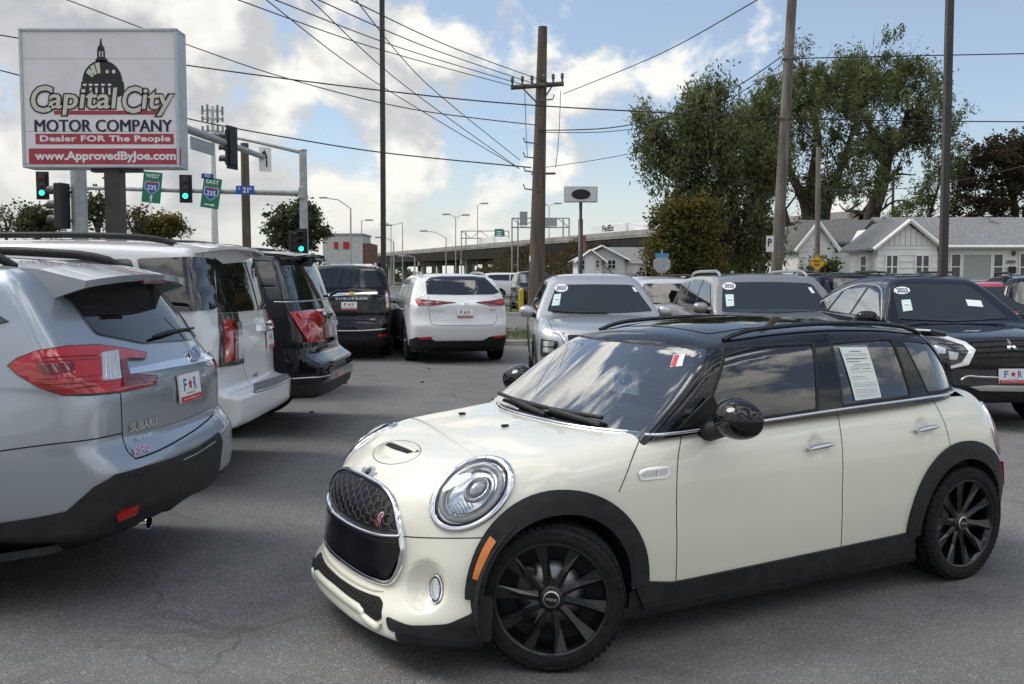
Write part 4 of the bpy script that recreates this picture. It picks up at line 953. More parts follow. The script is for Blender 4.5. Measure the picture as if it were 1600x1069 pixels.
def side_mirror(S, m, size=(.09, .11, .085), arm=BLACKP, dx=.42, dz=.03, out=.09):
    c = (S.sp.xb - dx, S.sp.w + out - .02, S.sp.zb + dz)
    for sg in (1, -1):
        V = []; nn, mk = 18, 10
        for i in range(mk + 1):
            ph = PI * i / mk
            for j in range(nn):
                q = 2 * PI * j / nn; x = math.cos(ph); y = math.sin(ph) * math.cos(q); z = math.sin(ph) * math.sin(q); pw = lambda v: math.copysign(abs(v) ** .75, v)
                V.append((c[0] + x * size[0] * (1 if x > 0 else .45), sg * (c[1] + pw(y) * size[1]), c[2] + pw(z) * size[2]))
        F = [(i * nn + j, i * nn + (j + 1) % nn, (i + 1) * nn + (j + 1) % nn, (i + 1) * nn + j) for i in range(mk) for j in range(nn)]
        mo = mobj('mirror', V, F if sg < 0 else [f[::-1] for f in F], m, S.root, True)
        b = MB(); b.tube([(c[0] - .02, sg * (c[1] - .22), c[2] - .07), (c[0], sg * (c[1] - .05), c[2] - .05)], .03, 8); b.build('mirror_arm', arm, mo)
def spoiler(S, x0, x1, yw, m, th=.04, drop=.05, fin=.10, bow=.05):
    """roof spoiler: a wedge carried on from the roof skin, with short side fins"""
    z0 = onto(S, TOP, np.array([(0., -x0)]))[0][2]; V = []; F = []; n = 17; ys = np.linspace(-yw, yw, n)
    for y in ys:
        t = abs(y) / yw; e = bow * t ** 2.5; zc_ = z0 + .006 - .035 * t ** 2.2; f = fin * max(0, (t - .86) / .14)
        V += [(x0, y, zc_), (x1 * .4 + x0 * .6, y, zc_ - drop * .25), (x1 + e, y, zc_ - drop), (x1 + e + .005, y, zc_ - drop - th * .7), (x0 - .02, y, zc_ - th * 1.6 - f)]
    for i in range(n - 1):
        for k in range(5): F.append((i * 5 + k, i * 5 + (k + 1) % 5, (i + 1) * 5 + (k + 1) % 5, (i + 1) * 5 + k))
    k = (n - 1) * 5; F += [(0, 1, 2, 3, 4), (k + 4, k + 3, k + 2, k + 1, k)]; b = MB(); b.add(V, F); return b.build('roof_spoiler', m, S.root)
def rails(S, y, x0, x1, m=BLACKP, lift=.045, r=.018):
    xs = np.linspace(x0, x1, 22); P = onto(S, TOP, np.stack([np.full(22, y), -xs], -1)); e = np.abs(x0 - x1) * .12
    l = lift * np.clip(np.minimum(np.abs(xs - x0), np.abs(xs - x1)) / e, 0, 1) ** .5
    for sg in (1, -1):
        b = MB(); b.tube([(p[0], sg * p[1], p[2] + q + .003) for p, q in zip(P, l)], [r * (.6 if i in (0, 21) else 1) for i in range(22)], 8); b.build('roof_rail', m, S.root)
GAP = dict(w=.006, h=.0015, m=SEAM, sink=0.)
WHITE = paint('white_paint', (.76, .77, .78)); SILVER = paint('silver_blue_paint', (.37, .41, .46), .7, .36); SILV2 = paint('silver_paint', (.50, .51, .52), .7, .36); BLACKC = paint('black_paint', (.004, .005, .007), spec=0.); DKBLUE = paint('dark_blue_black_paint', (.005, .006, .012), spec=0.); GREYP = paint('grey_paint', (.30, .30, .29), .6, .36); REDC = paint('red_paint', (.45, .012, .02)); PEARL = paint('pearl_white_paint', (.68, .69, .70), .15)

# --- silver crossover at the left edge
def ascent():
    sp = dict(w=.965, xf=.93, xr=-4.07, zb=1.12, zh=1.0, zc=1.12, zr=1.76, xb=-.35, xt=-1.25, wb=2.89, rw=.37, nsp=10, zl=.46, zu=.36,
              rear=[(.2, -3.86), (.36, -4.0), (.5, -4.08), (.68, -4.085), (.76, -4.05), (.84, -4.0), (1.0, -4.0), (1.12, -3.985), (1.22, -3.92), (1.4, -3.79), (1.6, -3.63), (1.8, -3.46)],
              roof=[(-.8, 1.58), (-1.25, 1.72), (-1.7, 1.775), (-2.4, 1.775), (-3.1, 1.745), (-3.6, 1.70), (-4.0, 1.655)], rc=.16, rcu=.20, rsm=.012, kr=.06)
    root, S = suv(sp, SILVER, (-5.86, 5.72, 0), PI - .06, 'silver blue crossover with long red tail lamp, cut by the left edge', name='crossover_car', step=.027)
    vc = View(140)
    pxpatch('rear_window', S, REAR, [(88, 449), (110, 442), (240, 443), (258, 452), (321, 524), (300, 531), (222, 537), (150, 523)], DGLASS, .009, .012, .03)
    # roof spoiler, a real wedge over the glass
    spoiler(S, -3.36, -3.86, .63, SILVER, .05, .075, .16, .07)
    b = MB(); b.box((-3.862, 0, 1.612), (.02, .30, .02)); b.build('brake_light', REDD, root)
    tl = [(14, 572), (30, 560), (56, 549), (100, 543), (150, 541), (190, 546), (226, 553), (224, 562), (194, 562), (199, 588), (242, 588), (240, 601), (186, 613), (140, 617), (98, 617), (60, 604), (30, 586)]
    t = pxpatch('tail_light', S, vc, tl, REDL, .016, .02, step=.03, dome=.012)
    pxstrip('lamp_seal', S, vc, tl, .012, .020, mat('seal_red', (.05, .004, .005), .3, 0, 1.), sp=False, closed=True).parent = t
    for y0_ in (560, 566, 592, 600, 607): pxstrip('lamp_rib', S, vc, [(50 + abs(580 - y0_) * .9, y0_ + 1), (148, y0_ - 1)], .006, .032, REDD, sp=False).parent = t
    for x0_ in (158, 165, 172): pxstrip('lamp_rib', S, vc, [(x0_, 556), (x0_ + 3, 597)], .006, .040, SATIN, sp=False).parent = t
    for p_, m_, o_ in (([(152, 556), (178, 552), (184, 597), (156, 600)], CLEARL, .034), ([(60, 572), (110, 570), (112, 585), (74, 586)], REDD, .034), ([(182, 566), (192, 566), (196, 590), (238, 591), (237, 596), (186, 606)], REDD, .032)):
        c = pxpatch('lamp_cell', S, vc, p_, m_, o_, .012, .008); c.parent = t
    pxpatch('tail_light', S, REAR, [(334, 556), (339, 554), (340, 575), (336, 577)], REDL, .01, .01)
    pxpatch('tailgate_chrome', S, REAR, [(199, 579), (262, 566), (333, 551), (333, 561), (262, 577), (200, 588)], CHROME, .018, .014, .006, .02)
    pxpatch('badge_backing', S, REAR, [(300 + 9 * math.cos(a), 556 + 11 * math.sin(a)) for a in np.linspace(0, 2 * PI, 19)[:-1][::-1]], mat('badge_blue', (.02, .05, .16), .2, .4, 1.), .026, .01)
    pxstrip('badge_ring', S, REAR, [(300 + 9.5 * math.cos(a), 556 + 11.5 * math.sin(a)) for a in np.linspace(0, 2 * PI, 25)[:-1]], .010, .034, CHROME, closed=True)
    for dx, dy, r in ((-4, -2, 2.2), (2, 0, 1.6), (4, -3, 1.4), (0, 4, 1.4), (4, 4, 1.3)):
        pxpatch('badge_star', S, REAR, [(300 + dx + r * math.cos(a) * (.4 if k % 2 else 1), 556 + dy + r * 1.2 * math.sin(a) * (.4 if k % 2 else 1)) for k, a in enumerate(np.linspace(0, 2 * PI, 9)[:-1][::-1])], CHROME, .030, .002, step=.05)
    pxstrip('panel_gap', S, View(150), [(151, 524), (152, 538)], .008, .002, SEAM); pxstrip('panel_gap', S, View(150), [(188, 615), (190, 650), (193, 690), (200, 706), (212, 717)], .008, .0018, SEAM, sink=0.)
    pxstrip('panel_gap', S, View(165), [(212, 717), (250, 703), (300, 675), (333, 648)], .010, .0018, SEAM, sink=0.); pxstrip('panel_gap', S, View(110), [(-60, 716), (0, 705), (100, 692), (190, 677)], .007, .0018, SEAM, sink=0.)
    pxstrip('roof_gap', S, View(120, 40), [(61, 400), (64, 418), (74, 436), (88, 449)], .008, .0018, SEAM, sink=0.)
    low = [(-120, 842), (0, 817), (60, 808), (103, 799), (125, 780), (146, 761), (180, 741), (230, 727), (273, 714), (310, 698), (340, 676), (346, 690), (340, 735), (326, 760), (280, 797), (235, 817), (160, 845), (0, 878), (-120, 900)]
    pxpatch('rear_bumper_trim', S, vc, low, BLACKP, .010, .03, step=.05)
    pxstrip('bumper_gap', S, View(160), [(276, 716), (276, 742), (270, 768)], .008, .012, SEAM); pxstrip('bumper_crease', S, View(160), [(284, 719), (310, 706), (334, 690)], .012, .014, SATIN)
    pxpatch('rear_reflector', S, vc, [(180, 806), (190, 796), (213, 789), (208, 803), (182, 813)], REDL, .018, .012)
    o = S.pix([(224, 815)])[0]; b = MB(); b.lathe([(.036, .0), (.040, -.002), (.040, .16), (.035, .16), (.034, .02), (.001, .03)], 28, 'X', (o[0] - .03, o[1], o[2])); b.build('exhaust_tip', CHROME, root)
    b = MB(); P = S.pix([(233, 531), (255, 524), (296, 517)]); n = S.N(P); P = P + n * .03; b.tube([P[0], P[1], P[2]], [.008, .013, .007], 8); b.build('rear_wiper', BLACKP, root)
    dealer_plate(S, REAR, [(273, 589), (305, 580), (310, 619), (278, 632)])
    q = REAR.to2(S.pix([(224, 663)]))[0]; letter('tailgate_lettering', S, REAR, 'SUBARU', q, .26, .045, CHROME, root, .03, off=.008); letter('tailgate_lettering', S, REAR, 'ASCENT', q - (0.02, .065), .15, .016, CHROME, root, .02, off=.008)
    q = REAR.to2(S.pix([(220, 703)]))[0]; letter('tailgate_badge', S, REAR, 'AWD', q, .15, .035, mat('badge_pink', (.62, .42, .55), .3, .4), root, .04, off=.008)
    rails(S, .60, -1.3, -3.42, BLACKP, .06, .028)
    pxpatch('quarter_window', S, SIDE, [(-150, 470), (-20, 482), (14, 502), (-20, 512), (-150, 520)], DGLASS, .009, .012)
    return S
# --- white large SUV, second of the left row
def yukon():
    sp = dict(w=1.02, xf=.98, xr=-4.20, zb=1.22, zh=1.14, zc=1.24, zr=1.94, xb=-.35, xt=-1.1, wb=2.95, rw=.41, zl=.36, inset=.02, tum=.09, kr=.045, kt=.06, zu=.47,
              rear=[(.3, -4.10), (.46, -4.18), (.55, -4.215), (.70, -4.225), (.725, -4.19), (.75, -4.06), (.95, -4.05), (1.2, -4.03), (1.32, -4.01), (1.6, -3.95), (1.95, -3.86)],
              roof=[(-.8, 1.74), (-1.2, 1.89), (-1.8, 1.945), (-2.8, 1.95), (-3.5, 1.93), (-4.0, 1.90)], rc=.06, rcu=.08, rsm=.01)
    root, S = suv(sp, WHITE, (-6.28, 8.36, 0), PI - .01, 'white full size SUV with tall vertical tail lamps, beside the silver blue crossover', name='large_suv', step=.03, lower=WHITE)
    vc = View(140)
    pxpatch('rear_window', S, REAR, [(345, 413), (395, 408), (404, 416), (428, 478), (420, 482), (372, 487), (362, 470)], DGLASS, .009, .012, .02)
    pxpatch('quarter_window', S, SIDE, [(215, 405), (334, 404), (338, 484), (240, 486)], DGLASS, .020, .03, .03); pxstrip('window_bar', S, SIDE, [(262, 437), (334, 437)], .01, .008, BLACKP)
    pxpatch('side_window', S, SIDE, [(60, 408), (205, 405), (228, 487), (60, 490)], DGLASS, .009, .012, .03)
    pxpatch('pillar_trim', S, vc, [(334, 403), (347, 412), (372, 488), (340, 489)], GLOSSB, .006, .006, .0)
    spoiler(S, -3.70, -4.02, .80, WHITE, .035, .03, .03, .05)
    t = pxpatch('tail_light', S, vc, [(340, 490), (369, 489), (379, 568), (341, 574)], LAMPD, .014, .02, .015)
    for p_, m_ in (([(345, 500), (358, 499), (361, 564), (347, 567)], REDL), ([(366, 505), (373, 503), (376, 560), (369, 562)], CLEARL), ([(360, 500), (365, 499), (369, 564), (363, 565)], REDD)):
        c = pxpatch('lamp_cell', S, vc, p_, m_, .024, .012, .006); c.parent = t
    pxpatch('tail_light', S, REAR, [(436, 490), (440, 489), (444, 525), (440, 527)], REDL, .014, .01)
    pxpatch('chrome_handle', S, REAR, [(407, 506), (439, 500), (440, 510), (408, 518)], CHROME, .045, .045, .01)
    dealer_plate(S, REAR, [(412, 517), (425, 515), (427, 542), (414, 547)])
    pxpatch('bumper_step', S, View(150, 40), [(396, 601), (430, 590), (456, 577), (457, 590), (430, 603), (397, 614)], noisy('step_grey', (.10, .10, .105), (.16, .16, .165), 30, .7), .008, .01)
    pxstrip('bumper_chrome', S, View(150), [(398, 613), (430, 603), (456, 591)], .022, .012, CHROME)
    pxstrip('panel_gap', S, View(150), [(372, 488), (380, 570)], .006, .0015, SEAM, sink=0.); pxstrip('panel_gap', S, View(150), [(380, 570), (396, 601)], .006, .0015, SEAM, sink=0.); pxstrip('panel_gap', S, View(150, 30), [(307, 382), (316, 392), (318, 404)], .006, .0015, SEAM, sink=0.)
    q = REAR.to2(S.pix([(398, 586)]))[0]; letter('tailgate_badge', S, REAR, '4WD', q, .14, .03, CHROME, root, .03, off=.008)
    rails(S, .70, -1.2, -3.7, BLACKP, .05, .024); b = MB(); p = S.pix([(345, 668)])[0]
    return S
# --- dark large SUV, third of the left row
def expedition():
    sp = dict(w=1.015, xf=.95, xr=-4.22, zb=1.24, zh=1.17, zc=1.26, zr=1.95, xb=-.3, xt=-1.05, wb=3.11, rw=.41, zl=.55, inset=.03, tum=.11, kr=.05, kt=.06, zu=.40,
              rear=[(.3, -4.08), (.42, -4.19), (.58, -4.22), (.74, -4.215), (.79, -4.14), (.85, -4.07), (1.0, -4.05), (1.22, -4.02), (1.35, -3.98), (1.6, -3.89), (1.95, -3.76)],
              roof=[(-.8, 1.75), (-1.2, 1.90), (-1.8, 1.955), (-2.8, 1.955), (-3.5, 1.925), (-4.0, 1.88)], rc=.08, rcu=.10, rsm=.012)
    root, S = suv(sp, DKBLUE, (-6.12, 10.95, 0), PI - .02, 'black full size SUV with angular bright red tail lamp, beside the white SUV', name='large_suv', step=.03)
    vc = View(140)
    pxpatch('rear_window', S, REAR, [(466, 418), (498, 415), (503, 419), (525, 460), (520, 465), (474, 469)], DGLASS, .009, .012, .02)
    pxpatch('quarter_window', S, SIDE, [(400, 409), (458, 409), (470, 467), (420, 468)], DGLASS, .009, .012, .03); pxpatch('pillar_trim', S, vc, [(459, 408), (466, 416), (474, 469), (471, 468)], GLOSSB, .005, .005)
    pxstrip('belt_chrome', S, vc, [(428, 472), (472, 471), (500, 468), (526, 464)], .022, .010, SATIN)
    spoiler(S, -3.58, -3.97, .78, DKBLUE, .035, .035, .03, .06)
    t = pxpatch('tail_light', S, vc, [(451, 488), (480, 485), (503, 484), (508, 492), (509, 528), (505, 533), (478, 535), (465, 512)], REDL, .020, .02, .02, dome=.015)
    for p_, m_ in (([(498, 488), (504, 488), (505, 528), (499, 529)], REDD), ([(509, 505), (512, 505), (513, 524), (510, 525)], CLEARL), ([(460, 491), (494, 489), (494, 496), (466, 500)], mat('red_cell', (.62, .02, .02), .1, 0, 1.))):
        c = pxpatch('lamp_cell', S, vc, p_, m_, .042, .012, .004); c.parent = t
    pxpatch('tailgate_chrome', S, REAR, [(511, 507), (540, 500), (541, 506), (512, 514)], SATIN, .016, .014, .005)
    q = REAR.to2(S.pix([(524, 495)]))[0]; letter('tailgate_lettering', S, REAR, 'EXPEDITION', q, .95, .06, SATIN, root, .02, spacing=1.2, off=.008)
    dealer_plate(S, REAR, [(531, 510), (538, 507), (542, 529), (535, 532)])
    pxstrip('bumper_chrome', S, vc, [(456, 592), (490, 590), (516, 586)], .018, .008, SATIN); pxpatch('skid_plate', S, REAR, [(516, 592), (520, 580), (549, 566), (550, 577)], SATIN, .015, .015, .005); pxpatch('rear_reflector', S, REAR, [(523, 587), (524, 582), (534, 578), (533, 584)], REDL, .026, .015)
    pxstrip('panel_gap', S, vc, [(474, 470), (482, 484)], .006, .0015, SEAM, sink=0.); pxstrip('panel_gap', S, View(150, 30), [(432, 391), (438, 400), (441, 409)], .006, .0015, SEAM, sink=0.)
    b = MB(); P = S.pix([(512, 463), (519, 459), (525, 456)]); n = S.N(P); P = P + n * .03; b.tube(list(P), .016, 8); b.build('rear_wiper', BLACKP, root); rails(S, .70, -1.2, -3.5, BLACKP, .05, .024)
    return S
# --- white SUV between the dark one and the black one: only its rear pillar shows
def whitesliver():
    sp = dict(w=.97, xf=.93, xr=-3.95, zb=1.15, zh=1.0, zc=1.12, zr=1.78, xb=-.35, xt=-1.2, wb=2.85, rw=.38,
              rear=[(.3, -3.86), (.45, -3.95), (.7, -3.95), (.8, -3.9), (1.1, -3.88), (1.25, -3.82), (1.5, -3.67), (1.8, -3.47)],
              roof=[(-.8, 1.62), (-1.2, 1.73), (-1.8, 1.785), (-2.8, 1.78), (-3.4, 1.75), (-3.9, 1.70)], rc=.12)
    root, S = suv(sp, WHITE, (-6.53, 14.05, 0), PI, 'white SUV mostly hidden between the two black SUVs of the left row', name='suv', step=.05)
    patch('rear_window', S, REAR, rounded([(-.62, 1.62), (.62, 1.62), (.72, 1.22), (-.72, 1.22)], .06), DGLASS, root, .009, .012, .05); patch('tail_light', S, View(140), rounded([(-3.36, 1.12), (-3.18, 1.12), (-3.18, .95), (-3.40, .95)], .02), REDL, root, .012, .01, .04)
    patch('side_window', S, SIDE, rounded([(1.0, 1.22), (1.0, 1.6), (3.1, 1.6), (3.45, 1.25)], .06), DGLASS, root, .009, .012, .06)
    return S
# --- black long SUV seen from behind
def suburban():
    sp = dict(w=1.03, xf=.98, xr=-4.75, zb=1.22, zh=1.15, zc=1.25, zr=1.90, xb=-.3, xt=-1.05, wb=3.40, rw=.41, zl=.5, inset=.03, tum=.13,
              rear=[(.3, -4.66), (.42, -4.74), (.6, -4.76), (.74, -4.75), (.79, -4.66), (1.0, -4.64), (1.25, -4.61), (1.4, -4.53), (1.9, -4.28)],
              roof=[(-.8, 1.70), (-1.2, 1.85), (-1.8, 1.90), (-3.3, 1.91), (-4.0, 1.89), (-4.5, 1.86)], rc=.10)
    root, S = suv(sp, BLACKC, (-4.0, 23.9, 0), PI / 2 + .13, 'black long SUV with chrome tailgate bar, seen from behind beside the white crossover', name='large_suv', step=.04)
    pxpatch('rear_window', S, REAR, [(500, 413), (582, 413), (598, 449), (498, 450)], DGLASS, .009, .012, .04)
    pxpatch('tailgate_chrome', S, REAR, [(510, 459), (590, 457), (590, 461), (510, 463)], CHROME, .02, .015, .01); pxpatch('bow_tie', S, REAR, [(545, 457.5), (554, 457.5), (554, 461.5), (545, 461.5)], mat('gold_badge', (.55, .35, .08), .3, .7), .035, .01)
    q = REAR.to2(S.pix([(549, 467)]))[0]; letter('tailgate_lettering', S, REAR, 'SUBURBAN', q, .62, .042, SATIN, root, .03, spacing=1.3, off=.01)
    dealer_plate(S, REAR, [(534, 472), (557, 472), (557, 484), (534, 484)])
    t = pxpatch('tail_light', S, View(200), [(599, 452), (606, 456), (609, 484), (601, 484)], REDD, .015, .015, .02); pxpatch('lamp_cell', S, View(200), [(602, 458), (605, 459), (607, 480), (603, 480)], CLEARL, .022, .01).parent = t
    patch('tail_light', S, View(160), rounded([(-1.5, 1.62), (-1.28, 1.62), (-1.28, 1.0), (-1.5, 1.0)], .03), REDD, root, .012, .012, .05)
    pxstrip('bumper_chrome', S, REAR, [(500, 517), (560, 517), (604, 514)], .035, .012, SATIN); pxpatch('rear_reflector', S, REAR, [(590, 523), (603, 522), (603, 525), (590, 526)], REDL, .012, .01)
    q = REAR.to2(S.pix([(583, 499)]))[0]; letter('tailgate_badge', S, REAR, 'LT', q, .1, .035, SATIN, root, .03, off=.008)
    patch('side_window', S, SIDE, rounded([(1.1, 1.28), (1.2, 1.72), (4.2, 1.72), (4.3, 1.28)], .06), DGLASS, root, .009, .012, .08, True); rails(S, .70, -1.2, -4.2, SATIN, .05, .024)
    return S
# --- white crossover seen from behind
def cx90():
    sp = dict(w=.985, xf=.93, xr=-4.19, zb=1.13, zh=1.0, zc=1.10, zr=1.72, xb=-.25, xt=-1.25, wb=3.12, rw=.39, nsp=10, zl=.30, tum=.24,
              rear=[(.25, -4.02), (.38, -4.12), (.5, -4.18), (.72, -4.20), (.82, -4.15), (.95, -4.11), (1.12, -4.10), (1.2, -4.02), (1.4, -3.83), (1.6, -3.62), (1.75, -3.45)],
              roof=[(-.8, 1.55), (-1.25, 1.68), (-1.8, 1.725), (-2.6, 1.72), (-3.3, 1.68), (-4.0, 1.60)], rc=.22, rcu=.26)
    root, S = suv(sp, WHITE, (-1.80, 22.6, 0), PI / 2 + .20, 'white crossover with slim dark red tail lamps at the back of the lot', name='crossover_car', step=.035, rimm=mat('alloy_grey', (.25, .25, .26), .3, .9))
    pxpatch('rear_window', S, REAR, [(665, 440), (672, 434), (690, 432), (740, 432), (757, 434), (780, 457), (771, 460), (720, 461), (667, 460)], DGLASS, .009, .012, .02)
    for pts, vw in (([(649, 470), (655, 467), (665, 469), (712, 473), (690, 476), (676, 478), (653, 478)], View(160)), ([(744, 473), (770, 470), (785, 467), (789, 476), (784, 478), (765, 478)], View(190))):
        pxpatch('tail_light', S, vw, pts, REDD, .014, .014, step=.03)
    for pts, vw in (([(650, 471), (655, 469), (662, 475), (653, 477)], View(160)), ([(775, 471), (784, 468), (788, 475), (778, 476)], View(190))): pxpatch('lamp_cell', S, vw, pts, REDL, .022, .01)
    dealer_plate(S, REAR, [(713, 483), (740, 483), (740, 497), (713, 497)])
    pxstrip('badge_wing', S, REAR, [(723, 477), (724, 473), (727, 475.5), (730, 473), (731, 477)], .016, .012, CHROME, sp=False)
    pxstrip('panel_gap', S, REAR, [(669, 463), (671, 490), (674, 503), (684, 508), (760, 508), (774, 504), (777, 492)], .008, .002, SEAM, sink=0.); pxstrip('tailgate_crease', S, REAR, [(672, 481), (700, 482), (707, 490), (745, 490), (752, 482), (778, 480)], .02, .004, WHITE)
    pxpatch('rear_bumper_trim', S, REAR, [(640, 530), (650, 527), (672, 528), (680, 533), (755, 532), (765, 526), (790, 525), (792, 546), (760, 548), (640, 548)], BLACKP, .012, .03, step=.05); pxpatch('rear_reflector', S, View(165), [(655, 527), (675, 526), (672, 530), (657, 530)], REDL, .026, .02); pxpatch('rear_reflector', S, View(190), [(770, 525), (789, 523), (788, 526), (772, 528)], REDL, .026, .02)
    q = REAR.to2(S.pix([(683, 486)]))[0]; letter('tailgate_lettering', S, REAR, 'CX-90', q, .24, .045, SATIN, root, .03, off=.008); q = REAR.to2(S.pix([(770, 484)]))[0]; letter('tailgate_badge', S, REAR, 'AWD', q, .12, .035, SATIN, root, .03, off=.008)
    Wn = [(.75, 1.16), (1.35, 1.52), (2.0, 1.60), (2.0, 1.16)]
    wins = [[(.72, 1.16), (1.30, 1.50), (1.95, 1.585), (1.93, 1.16)], [(2.02, 1.16), (2.04, 1.59), (2.82, 1.585), (2.90, 1.17)], [(2.98, 1.18), (2.92, 1.575), (3.30, 1.54), (3.72, 1.26)]]
    for wq in wins: patch('side_window', S, SIDE, rounded(wq, .04), mat('clear_side_glass', (.22, .24, .24), .02, 0, 0, .5, ior=1.9), root, .009, .012, .06, True)
    strip('window_chrome', S, SIDE, spline([(.66, 1.13), (1.9, 1.135), (3.0, 1.145), (3.85, 1.24), (3.4, 1.56), (2.4, 1.62), (1.3, 1.53)], 6, True), .018, .008, CHROME, root, True, True)
    for x in (-.0, -3.12):
        patch('wheel_arch_trim', S, SIDE, [(-x + .52 * math.cos(a), .39 + .52 * math.sin(a)) for a in np.linspace(0, PI, 22)] + [(-x + .44 * math.cos(a), .39 + .44 * math.sin(a)) for a in np.linspace(PI, 0, 22)], BLACKP, root, .012, .06, .05, True)
    side_mirror(S, WHITE); rails(S, .62, -1.3, -3.3, SATIN, .045, .02)
    for x in (-1.35, -2.3): patch('door_handle', S, SIDE, rounded([(-x, .98), (-x + .2, .985), (-x + .2, 1.015), (-x, 1.01)], .012), CHROME, root, .03, .03, .04, True)
    for x in (-.95, -1.98, -2.95): strip('panel_gap', S, SIDE, [(-x, .35), (-x, 1.13)], .007, .0015, SEAM, root, mirror=True, sink=0.)
    return S
def stickers(S, oval, sheet_, small=None):
    """dealer stickers behind the windshield: scalloped year tag, price sheet"""
    cx, cy, rx, ry = oval; n = 28
    pxpatch('year_tag', S, FRONT, [(cx + rx * (1 + .10 * (k % 2)) * math.cos(a), cy + ry * (1 + .10 * (k % 2)) * math.sin(a)) for k, a in enumerate(np.linspace(0, 2 * PI, n + 1)[:-1][::-1])], WHITEP, .012, .0)
    q = FRONT.to2(S.pix([(cx, cy)]))[0]; P2 = FRONT.to2(S.pix([(cx - rx * .75, cy), (cx + rx * .75, cy)])); letter('year_text', S, FRONT, '2023', q, abs(P2[1][0] - P2[0][0]), .055, mat('ink_navy', (.02, .04, .16), .5), S.root, .03, .2, off=.015)
    pxpatch('price_sheet', S, FRONT, sheet_, mat('mint_sheet', (.55, .72, .66), .6), .012, .0)
    a = np.array(sheet_, float); c = a.mean(0); pxpatch('price_block', S, FRONT, [tuple((p - c) * (.7, .36) + c) for p in a], WHITEP, .014, .0); pxpatch('price_line', S, FRONT, [tuple((p - c) * (.55, .08) + c) for p in a], mat('ink_green', (.05, .20, .14), .5), .016, .0)
    if small: pxpatch('toll_tag', S, FRONT, small, WHITEP, .012, .0)
# --- silver crossover facing the camera behind the bonnet
def outlander():
    sp = dict(w=.93, xf=.95, xr=-3.76, zb=1.12, zh=1.03, zc=1.12, zr=1.69, xb=-.30, xt=-1.05, wb=2.71, rw=.37, zl=.34, tum=.40,
              rear=[(.3, -3.66), (.45, -3.76), (.8, -3.74), (1.1, -3.68), (1.3, -3.58), (1.7, -3.35)],
              roof=[(-.7, 1.56), (-1.05, 1.66), (-1.6, 1.70), (-2.4, 1.70), (-3.2, 1.66), (-3.7, 1.60)], rc=.15,
              front=[(.2, .78), (.35, .92), (.5, .95), (.75, .93), (.95, .88), (1.2, .7)])
    root, S = suv(sp, SILV2, (1.22, 13.4, 0), -PI / 2 + .01, 'silver crossover facing the camera, right behind the cream hatchback bonnet', name='crossover_car', step=.035)
    pxpatch('windshield', S, FRONT, [(869, 447), (880, 445.5), (930, 445), (980, 445.5), (990, 447), (1019, 486), (975, 489), (930, 490), (880, 489), (855, 486)], MGLASS, .009, .012, .02)
    strip('hood_gap', S, TOP, spline([(-.70, -.75), (-.74, .05), (-.70, .30)], 6), .008, .002, SEAM, root, mirror=True, sink=0.)
    for x0, s in ((.80, 1),):
        patch('daytime_lamp', S, View(30), rounded([(-.02 + .10, .93), (.46, 1.00), (.49, .985), (.12, .895)], .01), CLEARL, root, .012, .012, .03, True)
        patch('headlight', S, View(25), rounded([(.22, .82), (.50, .84), (.50, .62), (.24, .60)], .03), LAMPD, root, .012, .012, .03, True)
        for z in (.78, .70): patch('lamp_cell', S, View(25), rounded([(.27, z + .03), (.44, z + .035), (.44, z - .03), (.28, z - .03)], .02), CLEARL, root, .02, .012, .03, True)
    patch('grille', S, FRONT, rounded([(-.52, .90), (.52, .90), (.42, .50), (-.42, .50)], .04), BLACKP, root, .008, .01, .04); strip('grille_chrome', S, FRONT, spline([(-.60, .92), (-.50, .66), (-.62, .45)], 6), .05, .02, CHROME, root, mirror=True)
    patch('side_window', S, SIDE, rounded([(.62, 1.17), (1.28, 1.52), (1.75, 1.58), (1.78, 1.17)], .05), DGLASS, root, .009, .012, .06, True); patch('side_window', S, SIDE, rounded([(1.86, 1.17), (1.85, 1.58), (2.75, 1.55), (2.85, 1.18)], .05), DGLASS, root, .009, .012, .06, True)
    strip('window_chrome', S, SIDE, spline([(.5, 1.13), (1.5, 1.14), (2.9, 1.15)], 6), .02, .008, CHROME, root, mirror=True)
    for x in (0., -2.71):
        patch('wheel_arch_trim', S, SIDE, [(-x + .50 * math.cos(a), .37 + .50 * math.sin(a)) for a in np.linspace(0, PI, 22)] + [(-x + .42 * math.cos(a), .37 + .42 * math.sin(a)) for a in np.linspace(PI, 0, 22)], BLACKP, root, .012, .06, .05, True)
    side_mirror(S, SILV2)
    stickers(S, (877, 451, 10, 6), [(866, 461), (877, 460), (874, 478), (862, 479)], [(987, 450), (991, 450), (996, 457), (992, 457)])
    b = MB(); P = S.pix([(862, 486), (900, 489), (950, 489)]); b.tube([p + (.03, 0, .005) for p in P], .012, 6); b.build('wiper', BLACKP, root)
    return S
